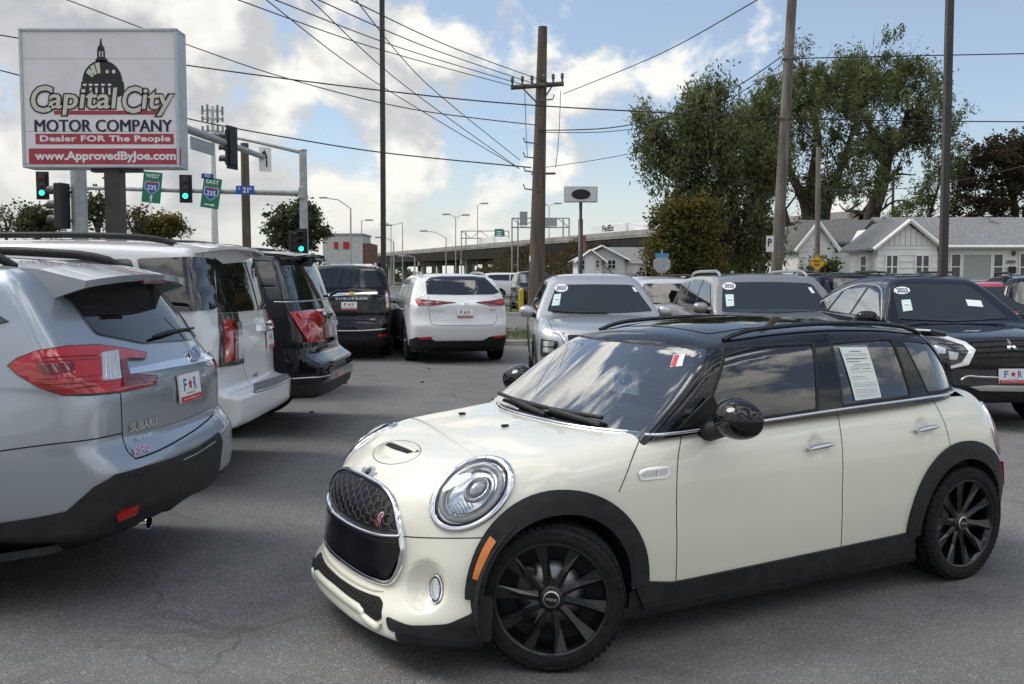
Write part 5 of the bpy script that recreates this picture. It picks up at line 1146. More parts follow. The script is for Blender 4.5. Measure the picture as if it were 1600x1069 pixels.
# --- grey three-row SUV facing the camera
def palisade():
    sp = dict(w=.985, xf=.93, xr=-4.05, zb=1.16, zh=1.08, zc=1.15, zr=1.70, xb=-.28, xt=-1.0, wb=2.90, rw=.38, zl=.34, tum=.28,
              rear=[(.3, -3.95), (.45, -4.05), (.8, -4.03), (1.1, -3.98), (1.3, -3.90), (1.75, -3.62)],
              roof=[(-.7, 1.58), (-1.0, 1.67), (-1.6, 1.71), (-2.6, 1.71), (-3.4, 1.68), (-4.0, 1.62)], rc=.13)
    root, S = suv(sp, GREYP, (3.85, 13.8, 0), -PI / 2 + .01, 'grey three row SUV with raised roof rails facing the camera, behind the hatchback roof', name='suv', step=.035)
    pxpatch('windshield', S, FRONT, [(1129, 444), (1140, 442), (1200, 441), (1262, 443), (1270, 446), (1297, 485), (1215, 490), (1128, 487)], MGLASS, .009, .012, .02)
    for wq in ([(.62, 1.21), (1.20, 1.54), (1.72, 1.60), (1.75, 1.21)], [(1.84, 1.21), (1.82, 1.60), (2.70, 1.60), (2.72, 1.22)], [(2.84, 1.23), (2.84, 1.58), (3.4, 1.55), (3.55, 1.28)]):
        patch('side_window', S, SIDE, rounded(wq, .05), DGLASS, root, .009, .012, .06, True)
    strip('window_chrome', S, SIDE, spline([(.5, 1.17), (1.5, 1.18), (3.6, 1.20)], 6), .02, .008, CHROME, root, mirror=True)
    patch('grille', S, FRONT, rounded([(-.6, .95), (.6, .95), (.5, .55), (-.5, .55)], .06), BLACKP, root, .008, .01, .04); patch('headlight', S, View(30), rounded([(.25, .98), (.48, .98), (.48, .62), (.28, .62)], .03), CLEARL, root, .012, .012, .04, True)
    side_mirror(S, GREYP); rails(S, .66, -1.15, -3.4, SATIN, .06, .024)
    stickers(S, (1139, 448, 10, 5.5), [(1133, 461), (1146, 461), (1147, 479), (1135, 480)], [(1262, 450), (1267, 450), (1273, 459), (1268, 459)])
    b = MB(); p = onto(S, TOP, np.array([(0., 3.2)]))[0]; b.box(p + (0, 0, .03), (.12, .03, .06), bev=.012); b.build('antenna_fin', GREYP, root)
    return S
# --- black crossover facing the camera at right
def eclipse():
    sp = dict(w=.90, xf=.97, xr=-3.57, zb=1.12, zh=1.02, zc=1.10, zr=1.66, xb=-.22, xt=-.98, wb=2.67, rw=.36, zl=.34, tum=.56,
              rear=[(.3, -3.47), (.45, -3.57), (.8, -3.55), (1.1, -3.48), (1.25, -3.35), (1.4, -3.0), (1.7, -2.55)],
              roof=[(-.6, 1.52), (-.98, 1.63), (-1.5, 1.67), (-2.1, 1.655), (-2.8, 1.56), (-3.5, 1.40)], rc=.15,
              front=[(.2, .80), (.32, .93), (.45, .97), (.62, .955), (.85, .945), (.98, .88), (1.2, .7)], fc=.24)
    root, S = suv(sp, DKBLUE, (5.32, 11.35, 0), -PI / 2 + .02, 'black crossover with bright angular headlight facing the camera, at the right edge', name='crossover_car', step=.028)
    pxpatch('windshield', S, FRONT, [(1391, 447), (1400, 445), (1450, 444), (1505, 446), (1515, 449), (1574, 498), (1490, 503), (1404, 499)], MGLASS, .009, .012, .015)
    for wq in ([(.58, 1.16), (1.06, 1.43), (1.50, 1.50), (1.52, 1.16)], [(1.60, 1.16), (1.58, 1.505), (2.28, 1.47), (2.42, 1.17)], [(2.50, 1.18), (2.38, 1.45), (2.86, 1.30)]): patch('side_window', S, SIDE, rounded(wq, .03), mat('clear_side_glass', (.22, .24, .24), .02, 0, 0, .5, ior=1.9), root, .009, .012, .05, True)
    strip('window_chrome', S, SIDE, spline([(.50, 1.12), (1.06, 1.475), (1.55, 1.545), (2.2, 1.52), (3.0, 1.28)], 6), .022, .010, CHROME, root, mirror=True); strip('window_chrome', S, SIDE, [(.5, 1.12), (1.6, 1.13), (3.0, 1.16)], .016, .008, CHROME, root, mirror=True)
    h = pxpatch('headlight', S, View(-30), [(1446, 522), (1475, 531), (1506, 541), (1514, 550), (1504, 567), (1486, 572), (1466, 560), (1452, 540)], LAMPD, .008, .014, .01)
    for pts, m_ in (([(1460, 540), (1478, 545), (1478, 553), (1464, 552)], SATIN), ([(1482, 549), (1498, 552), (1495, 562), (1484, 562)], SATIN), ([(1466, 545), (1474, 547), (1473, 551), (1467, 550)], CLEARL)): pxpatch('lamp_cell', S, View(-30), pts, m_, .016, .012, .008).parent = h
    pxpatch('daytime_lamp', S, View(-30), [(1441, 518), (1475, 526), (1508, 536), (1524, 548), (1513, 570), (1486, 576), (1485, 572), (1503, 566), (1513, 550), (1505, 541), (1475, 531), (1446, 522)], mat('white_chrome', (.85, .86, .87), .15, .3, 1.), .02, .014)
    patch('headlight', S, View(30), rounded([(.25, .92), (.52, .96), (.56, .70), (.42, .64)], .03), LAMPD, root, .012, .012, .03); strip('daytime_lamp', S, View(30), [(.22, .95), (.56, 1.0), (.60, .74), (.40, .60)], .04, .02, CLEARL, root)
    pxpatch('grille', S, FRONT, [(1512, 532), (1560, 527), (1640, 527), (1660, 560), (1560, 572), (1516, 570), (1526, 549)], BLACKP, .006, .01, .01)
    for k in range(4): pxstrip('grille_slat', S, FRONT, [(1516 + k * 3, 536 + k * 8), (1570, 533 + k * 8.2), (1640, 533 + k * 8.4)], .02, .02, GLOSSB)
    o = S.pix([(1578, 543)])[0]; q = FRONT.to2([o])[0]
    for k in range(3):
        a = R(90 + 120 * k); r1, r2 = .052, .026; c = np.array(q); d = np.array((math.cos(a), math.sin(a))); s_ = np.array((-d[1], d[0])); patch('badge_diamond', S, FRONT, [tuple(c + d * .004), tuple(c + d * .034 + s_ * .019), tuple(c + d * .066), tuple(c + d * .034 - s_ * .019)][::1], CHROME, root, .03, .02, .02)
    dealer_plate(S, FRONT, [(1562, 577), (1601, 578), (1601, 598), (1562, 597)])
    pxstrip('bumper_chrome', S, View(-15), [(1502, 594), (1512, 588), (1530, 589), (1560, 590)], .03, .02, SATIN); pxpatch('bumper_chrome', S, View(-8), [(1514, 604), (1545, 602), (1600, 603), (1650, 603), (1650, 611), (1600, 611), (1530, 610)], SATIN, .03, .03, .006)
    side_mirror(S, GLOSSB, (.09, .13, .085)); b = MB(); p = onto(S, TOP, np.array([(0., 2.3)]))[0]; b.box(p + (0, 0, .03), (.12, .03, .06), bev=.012); b.build('antenna_fin', DKBLUE, root)
    stickers(S, (1409, 455, 12, 5.5), [(1408, 470), (1422, 469), (1426, 486), (1411, 488)], [(1508, 469), (1532, 471), (1536, 481), (1512, 479)])
    pxstrip('panel_gap', S, View(-20, 40), [(1412, 502), (1430, 512), (1441, 519)], .007, .0015, SEAM, sink=0.)
    for x in (0., -2.67):
        patch('wheel_arch_trim', S, SIDE, [(-x + .49 * math.cos(a), .36 + .49 * math.sin(a)) for a in np.linspace(0, PI, 22)] + [(-x + .41 * math.cos(a), .36 + .41 * math.sin(a)) for a in np.linspace(PI, 0, 22)], BLACKP, root, .012, .06, .05, True)
    return S
def generic(mat_, loc, rz, label, H=1.70, group=None, name='suv', step=.06, w=.93, rail=True, L=4.6, ws=True):
    xr = .93 - L
    sp = dict(w=w, xf=.93, xr=xr, zb=H * .66, zh=H * .60, zc=H * .66, zr=H - .02, xb=-.28, xt=-1.0, wb=L * .58, rw=.36, zl=.34, tum=.22,
              rear=[(.3, xr + .1), (.45, xr), (.8, xr + .02), (H * .66, xr + .09), (H * .76, xr + .2), (H, xr + .5)],
              roof=[(-.7, H - .13), (-1.0, H - .04), (-1.6, H), (xr + 1.2, H), (xr + .7, H - .03), (xr + .2, H - .09)], rc=.15)
    root, S = suv(sp, mat_, loc, rz, label, name=name, step=step, group=group)
    z0, z1 = H * .69, H - .13; a = -xr
    for wq in ([(.66, z0), (1.22, z1 - .05), (1.72, z1), (1.74, z0)], [(1.82, z0), (1.80, z1), (2.62, z1), (2.66, z0)], [(2.74, z0 + .01), (2.72, z1), (a - .75, z1 - .04), (a - .45, z0 + .06)]): patch('side_window', S, SIDE, rounded(wq, .04), DGLASS, root, .009, .012, .09, True)
    patch('windshield', S, FRONT, rounded([(-.76, z0 + .01), (.76, z0 + .01), (.62, z1 + .03), (-.62, z1 + .03)], .06), MGLASS, root, .009, .012, .09); patch('rear_window', S, REAR, rounded([(-.66, z0 + .03), (.66, z0 + .03), (.56, z1), (-.56, z1)], .06), DGLASS, root, .009, .012, .09)
    patch('tail_light', S, View(145), rounded([(-a * .57 - w * .82 - .1, z0 - .03), (-a * .57 - w * .82 + .14, z0 - .03), (-a * .57 - w * .82 + .14, z0 - .2), (-a * .57 - w * .82 - .1, z0 - .2)], .02), REDL, root, .012, .012, .05, True); patch('headlight', S, View(35), rounded([(.12, H * .50), (.34, H * .53), (.34, H * .44), (.14, H * .42)], .02), CLEARL, root, .012, .012, .05, True); patch('grille', S, FRONT, rounded([(-.45, H * .5), (.45, H * .5), (.4, H * .32), (-.4, H * .32)], .04), BLACKP, root, .006, .01, .06)
    if rail: rails(S, w * .66, -1.2, xr + .8, BLACKP, .05, .02)
    return S
ascent(); yukon(); expedition(); whitesliver(); suburban(); cx90(); outlander(); palisade(); eclipse()

generic(PEARL, (2.02, 20.6, 0), PI / 2 + .26, 'pale silver crossover with red tail lamp, glimpsed between two parked SUVs', 1.66)
generic(BLACKC, (6.55, 21.8, 0), PI / 2 - .02, 'black SUV roof and rear glass showing behind the grey SUV', 1.74)
generic(BLACKC, (7.35, 20.6, 0), PI / 2 + .03, 'black SUV roof and rear glass right behind the black crossover', 1.72)
generic(DKBLUE, (9.9, 19.2, 0), PI / 2 - .3, 'dark crossover with pale see-through windows behind the red car', 1.70)
generic(REDC, (8.30, 15.5, 0), -PI / 2 - .08, 'red car cut by the right edge beside the black crossover', 1.58, name='compact_car', rail=False)
# ------------------------------------------------------------------ sign, poles, signals, wires
WOOD = noisy('weathered_wood', (.10, .085, .07), (.22, .20, .175), 8, .9, bump=.5, bscale=30, stretch=(1, 1, .12))
WOODD = noisy('dark_wood', (.075, .058, .045), (.15, .12, .095), 8, .9, bump=.5, bscale=30, stretch=(1, 1, .12))
GALV = noisy('galvanised', (.33, .35, .36), (.44, .46, .47), 6, .5, metal=.35)
BRONZE = noisy('bronze_paint', (.030, .025, .022), (.050, .042, .038), 4, .45)
SIGW = noisy('sign_face', (.70, .69, .71), (.76, .75, .76), 2, .4); SIGF = noisy('sign_frame', (.42, .46, .49), (.50, .54, .56), 4, .4, metal=.3)
BURG = noisy('sign_red', (.33, .030, .055), (.38, .045, .07), 3, .45); NAVY = mat('sign_navy', (.010, .012, .035), .45); CRM = mat('sign_cream', (.60, .57, .50), .45); BLK = mat('sign_black', (.012, .012, .014), .45)
SGN = mat('sign_green', (.010, .19, .12), .4); SBL = mat('sign_blue', (.015, .085, .42), .4); YEL = mat('sign_yellow', (.75, .42, .02), .45)
SIGK = mat('signal_black', (.010, .010, .011), .45); GLOW = mat('signal_green', (.05, .9, .6), .3, emit=(.02, 1.0, .62), estr=2.2); LENSD = mat('lens_dark', (.05, .012, .012), .2)
def pylon_sign():
    D = 18.0; r = empty('dealer_sign', (at(175, 433, D).x, D, 0), label='large white and red dealer sign on a brown post above the parked SUVs', cat='sign')
    O = Vector(r.location)
    X = lambda px: at(px, 433, D).x; Zz = lambda py: at(800, py, D).z
    x0, x1, z0, z1 = X(41), X(285), Zz(262), Zz(44)
    def bx(nm, xa, xb, za, zb, ya, yb, m, bev=0., pr=r):
        b = MB(); b.box(((xa + xb) / 2 - O.x, (ya + yb) / 2 - O.y, (za + zb) / 2), (xb - xa, yb - ya, zb - za), bev=bev); return b.build(nm, m, pr)
    cab = bx('cabinet', x0 + .01, x1 - .01, z0 + .01, z1 - .01, D + .03, D + .47, SIGF)
    fw = .055
    bx('frame', x0, x1, z1 - fw, z1, D - .02, D + .48, SIGF, .012); bx('frame', x0, x1, z0, z0 + fw, D - .02, D + .48, SIGF, .012)
    bx('frame', x0, x0 + fw, z0 + fw, z1 - fw, D - .018, D + .478, SIGF, .012); bx('frame', x1 - fw, x1, z0 + fw, z1 - fw, D - .018, D + .478, SIGF, .012)
    xa, xb = x0 + fw, x1 - fw; zs = [Zz(256), Zz(205.5), Zz(92), Zz(47)]
    for a, b_ in zip(zs[:-1], zs[1:]): bx('face_panel', xa, xb, a + .003, b_ - .003, D + .01, D + .03, SIGW)
    yy = D + .009
    def rect(nm, px0, py0, px1, py1, m, k=0): return bx(nm, X(px0), X(px1), Zz(py1), Zz(py0), yy - .002 - .002 * k, yy - .002 * k, m)
    def txt(nm, s, px0, py0, px1, py1, m, bold, k=0, sh=0., sp=1.):
        c = Vector(((X(px0) + X(px1)) / 2, yy - .002 * k, (Zz(py0) + Zz(py1)) / 2)) - O; return text_obj(nm, s, m, r, c, (1, 0, 0), (0, 0, 1), X(px1) - X(px0), Zz(py0) - Zz(py1), bold, sh, sp, thick=.002)
    def poly(nm, pts, m, k=0):
        b = MB(); b.prism([(X(a) - O.x, Zz(c)) for a, c in pts], .002, (0, yy - .002 - .002 * k - O.y, 0)); return b.build(nm, m, r)
    # dome
    poly('dome_artwork', [(166.5, 60), (168, 60), (169, 70), (172, 74), (173, 80), (173, 90), (177, 93), (176, 97), (159, 97), (158, 93), (161, 90), (161, 80), (162, 74), (165, 70)], BLK, 1)
    arc = [(168 + 31 * math.cos(a), 128 - 34 * math.sin(a)) for a in np.linspace(0, PI, 22)]; poly('dome_artwork', arc, BLK, 1)
    poly('dome_artwork', [(135, 128), (201, 128), (202, 148), (190, 152), (134, 150)], BLK, 1)
    for a, b_ in ((100, 116), (120, 134), (138, 152), (156, 168)):
        A, B = R(180 - (a - 90) * 1.1 - 14), R(180 - (b_ - 90) * 1.1 - 14); p = [(168 + 27 * math.cos(t), 126 - 29 * math.sin(t)) for t in np.linspace(A, B, 5)] + [(168 + 17 * math.cos(t), 126 - 12 * math.sin(t)) for t in np.linspace(B, A, 5)]
        if a < 140: poly('dome_highlight', p, CRM, 2)
    for px in (152, 163, 176, 186): poly('dome_highlight', [(px + 2.6 * math.cos(t), 112 - 3 * math.sin(t)) for t in np.linspace(0, 2 * PI, 11)[:-1]], CRM if px < 180 else SIGW, 3)
    for px in (138, 147, 156, 166, 176): rect('dome_highlight', px, 131, px + 5.5, 134, SIGW, 2); rect('dome_highlight', px + 1, 137, px + 4, 148, SIGW, 2)
    rect('dome_highlight', 164, 80, 166, 89, CRM, 2); rect('dome_highlight', 168.5, 80, 170.5, 89, CRM, 2)
    rect('underline_bar', 92, 173, 262, 179, BURG, 2)
    for s, px0, py0, px1, py1 in (('C', 56, 133, 92, 177), ('apital', 83, 136, 192, 181), ('C', 197, 134, 230, 178), ('ity', 227, 138, 279, 182)):
        txt('sign_lettering', s, px0 - 1.2, py0 - 1.2, px1 + 1.2, py1 + 1.2, BLK, .065, 3, .12); txt('sign_lettering', s, px0 + 1, py0 + 1, px1 - 1, py1 - 1, CRM, .015, 4, .12)
    [txt('sign_lettering', 'MOTOR COMPANY', 61 + d_, 187, 273 + d_, 206, NAVY, 0., 2 + k_) for k_, d_ in enumerate((0., .8, 1.6))]; rect('red_band', 62, 209, 276, 225.5, BURG, 1); txt('sign_lettering', 'Dealer FOR The People', 69, 211.5, 271, 224, SIGW, .035, 2, 0., 1.08)
    rect('red_band', 51, 232, 287, 257, BURG, 1); txt('sign_lettering', 'www.ApprovedByJoe.com', 60, 236.5, 279, 254, SIGW, .035, 2)
    b = MB(); b.box((0, .25, z0 / 2), (.29, .29, z0), bev=.01); b.build('post', BRONZE, r); b = MB(); b.box((.05, .25, z0 - .03), (.9, .2, .06)); b.build('post_bracket', BRONZE, r)
    for px in (50, 100, 150, 200, 250, 285): b = MB(); b.lathe([(.0, .0), (.012, .0), (.012, .03)], 8, 'Y', (X(px) - O.x, -.025, z1 - .03)); b.build('frame_bolt', GALV, r)
pylon_sign()
def pole(name, base, top, r0, r1, m, label, cat='pole', group=None, n=14):
    o = empty(name, (base.x, base.y, 0), label=label, cat=cat, group=group); b = MB(); B = Vector((base.x, base.y, 0)); k = 10
    b.tube([Vector((base.x, base.y, -.1)).lerp(top, i / k) - B for i in range(k + 1)], [r0 + (r1 - r0) * i / k for i in range(k + 1)], n); b.build('shaft', m, o); o['h'] = top.z; return o
def solid(nm, parent, m, f):
    b = MB(); f(b); return b.build(nm, m, parent)
def rel(o, p): return Vector(p) - Vector(o.location)
# square lot light poles
for px0, py0, px1, D, w, lab in ((599, 433, 597, 25.0, .12, 'tall thin dark lot light pole between the black SUV and the white crossover'), (1474, 433, 1484, 16.0, .105, 'tall dark brown lot light pole in front of the white ranch house')):
    a = at(px0, 433, D); t = at(px1, 2, D); z = t.z + 3; tx = a.x + (t.x - a.x) * z / t.z
    o = empty('lot_light_pole', (a.x, a.y, 0), label=lab, cat='light pole')
    b = MB(); w0, w1 = w / 2 * 1.05, w / 2 * .95; d = tx - a.x
    b.add([(-w0, -w0, 0), (w0, -w0, 0), (w0, w0, 0), (-w0, w0, 0), (d - w1, -w1, z), (d + w1, -w1, z), (d + w1, w1, z), (d - w1, w1, z)], [(0, 1, 5, 4), (1, 2, 6, 5), (2, 3, 7, 6), (3, 0, 4, 7), (4, 5, 6, 7)]); b.build('shaft', BRONZE, o)
    solid('base_plate', o, BRONZE, lambda b: b.box((0, 0, .015), (.34, .34, .03))); solid('light_head', o, BRONZE, lambda b: b.box((d, -.3, z - .05), (.4, .7, .14), bev=.03)); solid('footing', o, CONC, lambda b: b.lathe([(.0, .0), (.28, .0), (.28, -.2)], 20, 'Z'))
# wooden utility poles
INS = mat('insulator', (.10, .105, .11), .25); STEEL = mat('line_steel', (.16, .16, .165), .5, .7)
P1 = pole('utility_pole', at(836, 433, 25), at(848, 42, 25), .235, .115, WOODD, 'stout brown wooden utility pole with a crossarm, behind the silver crossover', 'utility pole')
def arm(o, px0, py0, px1, py1, D, m=WOODD, th=.10):
    a, c = rel(o, at(px0, py0, D)), rel(o, at(px1, py1, D)); solid('crossarm', o, m, lambda b: b.tube([a, c], th * .6, 4)); return a, c
a_, c_ = arm(P1, 798, 137, 881, 131, 24.85)
for t in (.03, .22, .40, .62, .80, .97):
    p = a_.lerp(c_, t); solid('insulator', P1, INS, lambda b: b.lathe([(.0, .22), (.03, .21), (.045, .17), (.03, .15), (.05, .11), (.03, .09), (.02, .0)], 10, 'Z', tuple(p + Vector((0, 0, .05)))))
for t in (.2, .8):
    p = a_.lerp(c_, t); q = rel(P1, at(843, 165, 24.9)); solid('arm_brace', P1, STEEL, lambda b: b.tube([p, q], .02, 6))
for px, y0, y1, dx in ((820, 145, 245, 4), (876, 142, 215, -3), (873, 215, 262, -5)): solid('drop_wire', P1, BLK, lambda b: b.tube([rel(P1, at(px, y0, 24.7)), rel(P1, at(px + dx * .4, (y0 + y1) / 2, 24.7)), rel(P1, at(px + dx, y1, 24.7))], .008, 4))
for py, s in ((225, -1), (248, -1), (270, -1), (298, -1), (158, 1)): solid('wire_bracket', P1, STEEL, lambda b: b.tube([rel(P1, at(842, py, 24.8)), rel(P1, at(842 + s * 22, py - 3, 24.8)), rel(P1, at(842 + s * 24, py - 10, 24.8))], .018, 5))
solid('pole_tag', P1, WHITEP, lambda b: b.box(rel(P1, at(828, 404, 24.70)), (.04, .01, .14)))
P2 = pole('utility_pole', at(847, 433, 60), at(846, 262, 60), .13, .09, WOOD, 'thin distant utility pole right behind the stout wooden pole', 'utility pole'); arm(P2, 830, 272, 868, 271, 60, WOOD, .12); arm(P2, 832, 298, 850, 298, 60, WOOD, .1)
P3 = pole('utility_pole', at(1208, 433, 23), at(1241, -60, 23), .14, .105, WOOD, 'leaning grey wooden utility pole with street lamp, in front of the willow trees', 'utility pole')
lm = [rel(P3, at(1222, 112, 22.9)), rel(P3, at(1212, 117, 22.8)), rel(P3, at(1204, 117, 22.75)), rel(P3, at(1197, 119, 22.7))]
solid('lamp_arm', P3, GALV, lambda b: b.tube(lm, .028, 8)); q = rel(P3, at(1187, 124, 22.7)); lampo = solid('lamp_head', P3, GALV, lambda b: (b.box(q, (.26, .16, .07), bev=.03, ry=-.25), b.lathe([(.0, -.12), (.06, -.10), (.085, -.03), (.085, .0)], 14, 'Z', tuple(q - Vector((.03, 0, .02))))))
solid('pole_sign', P3, WHITEP, lambda b: b.box(rel(P3, at(1203, 381, 22.75)), (.17, .01, .37))); text_obj('sign_arrow', 'P', BLK, P3, rel(P3, at(1203, 379, 22.735)), (1, 0, 0), (0, 0, 1), .09, .18, .02, thick=.002)
for py in (185, 92): solid('pole_band', P3, STEEL, lambda b: b.lathe([(.130, -.03), (.133, .0), (.130, .03)], 14, 'Z', tuple(rel(P3, at(1208 + (433 - py) * .0669, py, 23)))))
P4 = pole('utility_pole', at(1277, 433, 35), at(1279, 230, 35), .10, .085, WOOD, 'short grey wooden pole carrying the yellow dead end sign', 'utility pole')
P5 = pole('utility_pole', at(1394, 400, 75), at(1396, 265, 75), .12, .10, WOODD, 'far wooden pole rising behind the ranch house roof', 'utility pole')
P6 = pole('utility_pole', at(387, 433, 36), at(382, 224, 36), .17, .145, WOODD, 'plain brown wooden pole behind the blue street name sign', 'utility pole')
# dead end sign
def diamond():
    c = at(1277, 411, 34.85); o = empty('dead_end_sign', c, label='yellow diamond dead end sign on a grey wooden pole', cat='sign'); h = .31
    solid('sign_plate', o, YEL, lambda b: b.prism([(0, -h), (h, 0), (0, h), (-h, 0)], .012)); k = h * .9
    for i in range(4):
        pts = [(0, -k), (k, 0), (0, k), (-k, 0)]; p, q = Vector((pts[i][0], -.003, pts[i][1])), Vector((pts[(i + 1) % 4][0], -.003, pts[(i + 1) % 4][1])); solid('sign_border', o, BLK, lambda b: b.tube([p, q], .008, 4))
    text_obj('sign_text', 'DEAD', BLK, o, (0, -.004, .06), (1, 0, 0), (0, 0, 1), .27, .09, .03, thick=.002); text_obj('sign_text', 'END', BLK, o, (0, -.004, -.07), (1, 0, 0), (0, 0, 1), .2, .09, .03, thick=.002)
diamond()
# traffic signals
def signal_head(o, c, ang, lit=None, s=1.0, back=True, vis=True):
    """three-section head facing ang (direction it shines), as a part of a signal"""
    Rm = Matrix.Rotation(ang, 4, 'Z'); h = solid('signal_head', o, SIGK, lambda b: b.box((0, 0, 0), (.34 * s, .20 * s, 1.04 * s), bev=.03 * s)); h.matrix_local = Matrix.Translation(c) @ Rm
    if back: solid('backplate', h, SIGK, lambda b: b.box((0, .04, 0), (.56 * s, .012, 1.26 * s)))
    for i, z in enumerate((.33, 0, -.33)):
        solid('lens', h, GLOW if lit == i else LENSD, lambda b: b.lathe([(.001, -.125 * s), (.08 * s, -.118 * s), (.115 * s, -.10 * s)], 20, 'Y', (0, 0, z * s)))
        if vis: solid('visor', h, SIGK, lambda b: b.lathe([(.135 * s, -.10 * s), (.135 * s, -.33 * s), (.13 * s, -.33 * s), (.13 * s, -.10 * s)], 16, 'Y', (0, 0, z * s), R(-30), R(210)))
    return h
def signals():
    D = 35.; a = at(476, 433, D); o = empty('traffic_signal', (a.x, a.y, 0), label='grey mast arm signal across the street with green lights and route signs', cat='traffic signal')
    top = at(475, 235, D).z; solid('pole', o, GALV, lambda b: b.tube([(0, 0, -.1), (0, 0, top)], [.17, .13], 16)); solid('pole_cap', o, GALV, lambda b: b.lathe([(.001, .05), (.14, .03), (.15, 0.)], 16, 'Z', (0, 0, top)))
    p0, p1 = rel(o, at(472, 302, D)), rel(o, at(58, 292, D)); solid('mast_arm', o, GALV, lambda b: b.tube([p0, p1], [.11, .06], 12)); solid('arm_flange', o, GALV, lambda b: b.box(p0 + Vector((.02, 0, 0)), (.24, .36, .42), bev=.03))
    l0, l1, l2 = rel(o, at(470, 238, D)), rel(o, at(400, 222, D)), rel(o, at(336, 209, D)); solid('luminaire_arm', o, GALV, lambda b: b.tube([l0, l1, l2], [.07, .055, .045], 10)); solid('luminaire', o, GALV, lambda b: b.box(l2 + Vector((-.25, 0, -.02)), (.6, .26, .12), bev=.05))
    for px, py in ((66, 290), (290, 295)): signal_head(o, rel(o, at(px, py, D - .25)), .12, 2, .78, True, False)
    signal_head(o, rel(o, at(471, 378, D - .3)), .1, 2, .74, True, True); signal_head(o, rel(o, at(456, 378, D - .15)), 1.3, None, .74, False, True)
    def plate(nm, px, py, w, h, m, tilt=0.):
        q = solid(nm, o, m, lambda b: b.box((0, 0, 0), (w, .02, h))); q.matrix_local = Matrix.Translation(rel(o, at(px, py, D - .22))) @ Matrix.Rotation(tilt, 4, 'Y'); return q
    def tx(q, s, z, w, h, m=WHITEP, x=0., bold=.02): return text_obj('sign_text', s, m, q, (x, -.012, z), (1, 0, 0), (0, 0, 1), w, h, bold, thick=.003)
    def shield(q):
        pts = [(-.24, .12), (-.2, .2), (0, .17), (.2, .2), (.24, .12), (.22, -.06), (0, -.24), (-.22, -.06)]
        solid('route_shield', q, WHITEP, lambda b: b.prism([(x * 1.1, z * 1.1 - .0) for x, z in pts], .004, (0, -.016, 0))); solid('route_shield', q, SBL, lambda b: b.prism(pts, .004, (0, -.020, 0)))
        text_obj('shield_text', '235', WHITEP, q, (0, -.021, .0), (1, 0, 0), (0, 0, 1), .32, .17, .02, thick=.003); solid('shield_band', q, INKR, lambda b: b.box((0, -.021, .155), (.38, .004, .05)))
    w = plate('route_sign', 237.5, 293, .66, 1.08, SGN, R(6)); tx(w, 'WEST', .40, .48, .14); shield(w); tx(w, '↑', -.40, .14, .20) if False else solid('sign_arrow', w, WHITEP, lambda b: b.prism([(-.025, -.5), (.025, -.5), (.025, -.36), (.07, -.36), (0, -.27), (-.07, -.36), (-.025, -.36)], .004, (0, -.016, 0)))
    e = plate('route_sign', 330, 302, .64, 1.06, SGN, R(9)); tx(e, 'EAST', .39, .46, .14); shield(e); solid('sign_arrow', e, WHITEP, lambda b: b.prism([(-.18, -.43), (.08, -.43), (.08, -.47), (.19, -.41), (.08, -.35), (.08, -.39), (-.18, -.39)], .004, (0, -.016, 0)))
    t = plate('route_sign', 324, 275.5, .42, .18, SBL, R(4)); tx(t, 'TO', 0, .2, .11)
    s = plate('street_sign', 383, 297, .64, .30, SBL); tx(s, '21', 0, .20, .19, x=.02, bold=.03); tx(s, 'E', .05, .06, .08, x=-.2); tx(s, 'ST', .04, .12, .08, x=.2)
    # near signal: its post stands behind the dealer sign, arm reaching away over the street
    D = 21.; a = at(127, 433, D); o = empty('traffic_signal', (a.x, a.y, 0), label='nearer grey signal post with black signal heads, beside the brown sign post', cat='traffic signal')
    solid('pole', o, GALV, lambda b: b.tube([(0, 0, -.1), (0, 0, 6.0)], [.18, .15], 16)); q0, q1 = Vector((.1, .05, 5.60)), rel(o, at(413, 246, 32.3))
    solid('mast_arm', o, GALV, lambda b: b.tube([q0, q1], [.14, .085], 12)); lerp = lambda D_: q0.lerp(q1, (D_ - 21) / 11.3)
    signal_head(o, lerp(29.2) + Vector((.1, -.1, -.12)), R(-108), None, 1.0, True, True)
    n_ = solid('name_sign', o, GALV, lambda b: b.box((0, 0, 0), (.04, 1.5, .34))); n_.matrix_local = Matrix.Translation(lerp(27.3) + Vector((0, 0, -.32))) @ Matrix.Rotation(R(-6), 4, 'Z')
    tsg = solid('turn_sign', o, WHITEP, lambda b: b.box((0, 0, 0), (.40, .02, .78))); tsg.matrix_local = Matrix.Translation(q1 + Vector((.05, -.1, -.08))) @ Matrix.Rotation(R(28), 4, 'Z')
    solid('sign_arrow', tsg, BLK, lambda b: b.prism([(.02, -.24), (.07, -.24), (.07, .12), (.0, .26), (-.05, .22), (.02, .1)], .004, (0, -.016, 0))); solid('sign_arrow', tsg, BLK, lambda b: b.prism([(-.12, .20), (.0, .32), (-.02, .14)], .004, (0, -.016, 0)))
    signal_head(o, rel(o, at(97, 322, D - .25)), R(-105), None, .92, False, True); solid('head_bracket', o, SIGK, lambda b: b.tube([rel(o, at(104, 300, D - .2)), rel(o, at(127, 300, D))], .03, 6)); solid('head_bracket', o, SIGK, lambda b: b.tube([rel(o, at(104, 345, D - .2)), rel(o, at(127, 345, D))], .03, 6))
    solid('control_box', o, GALV, lambda b: b.box(rel(o, at(108, 366, D - .1)), (.55, .2, .10), bev=.02))
signals()
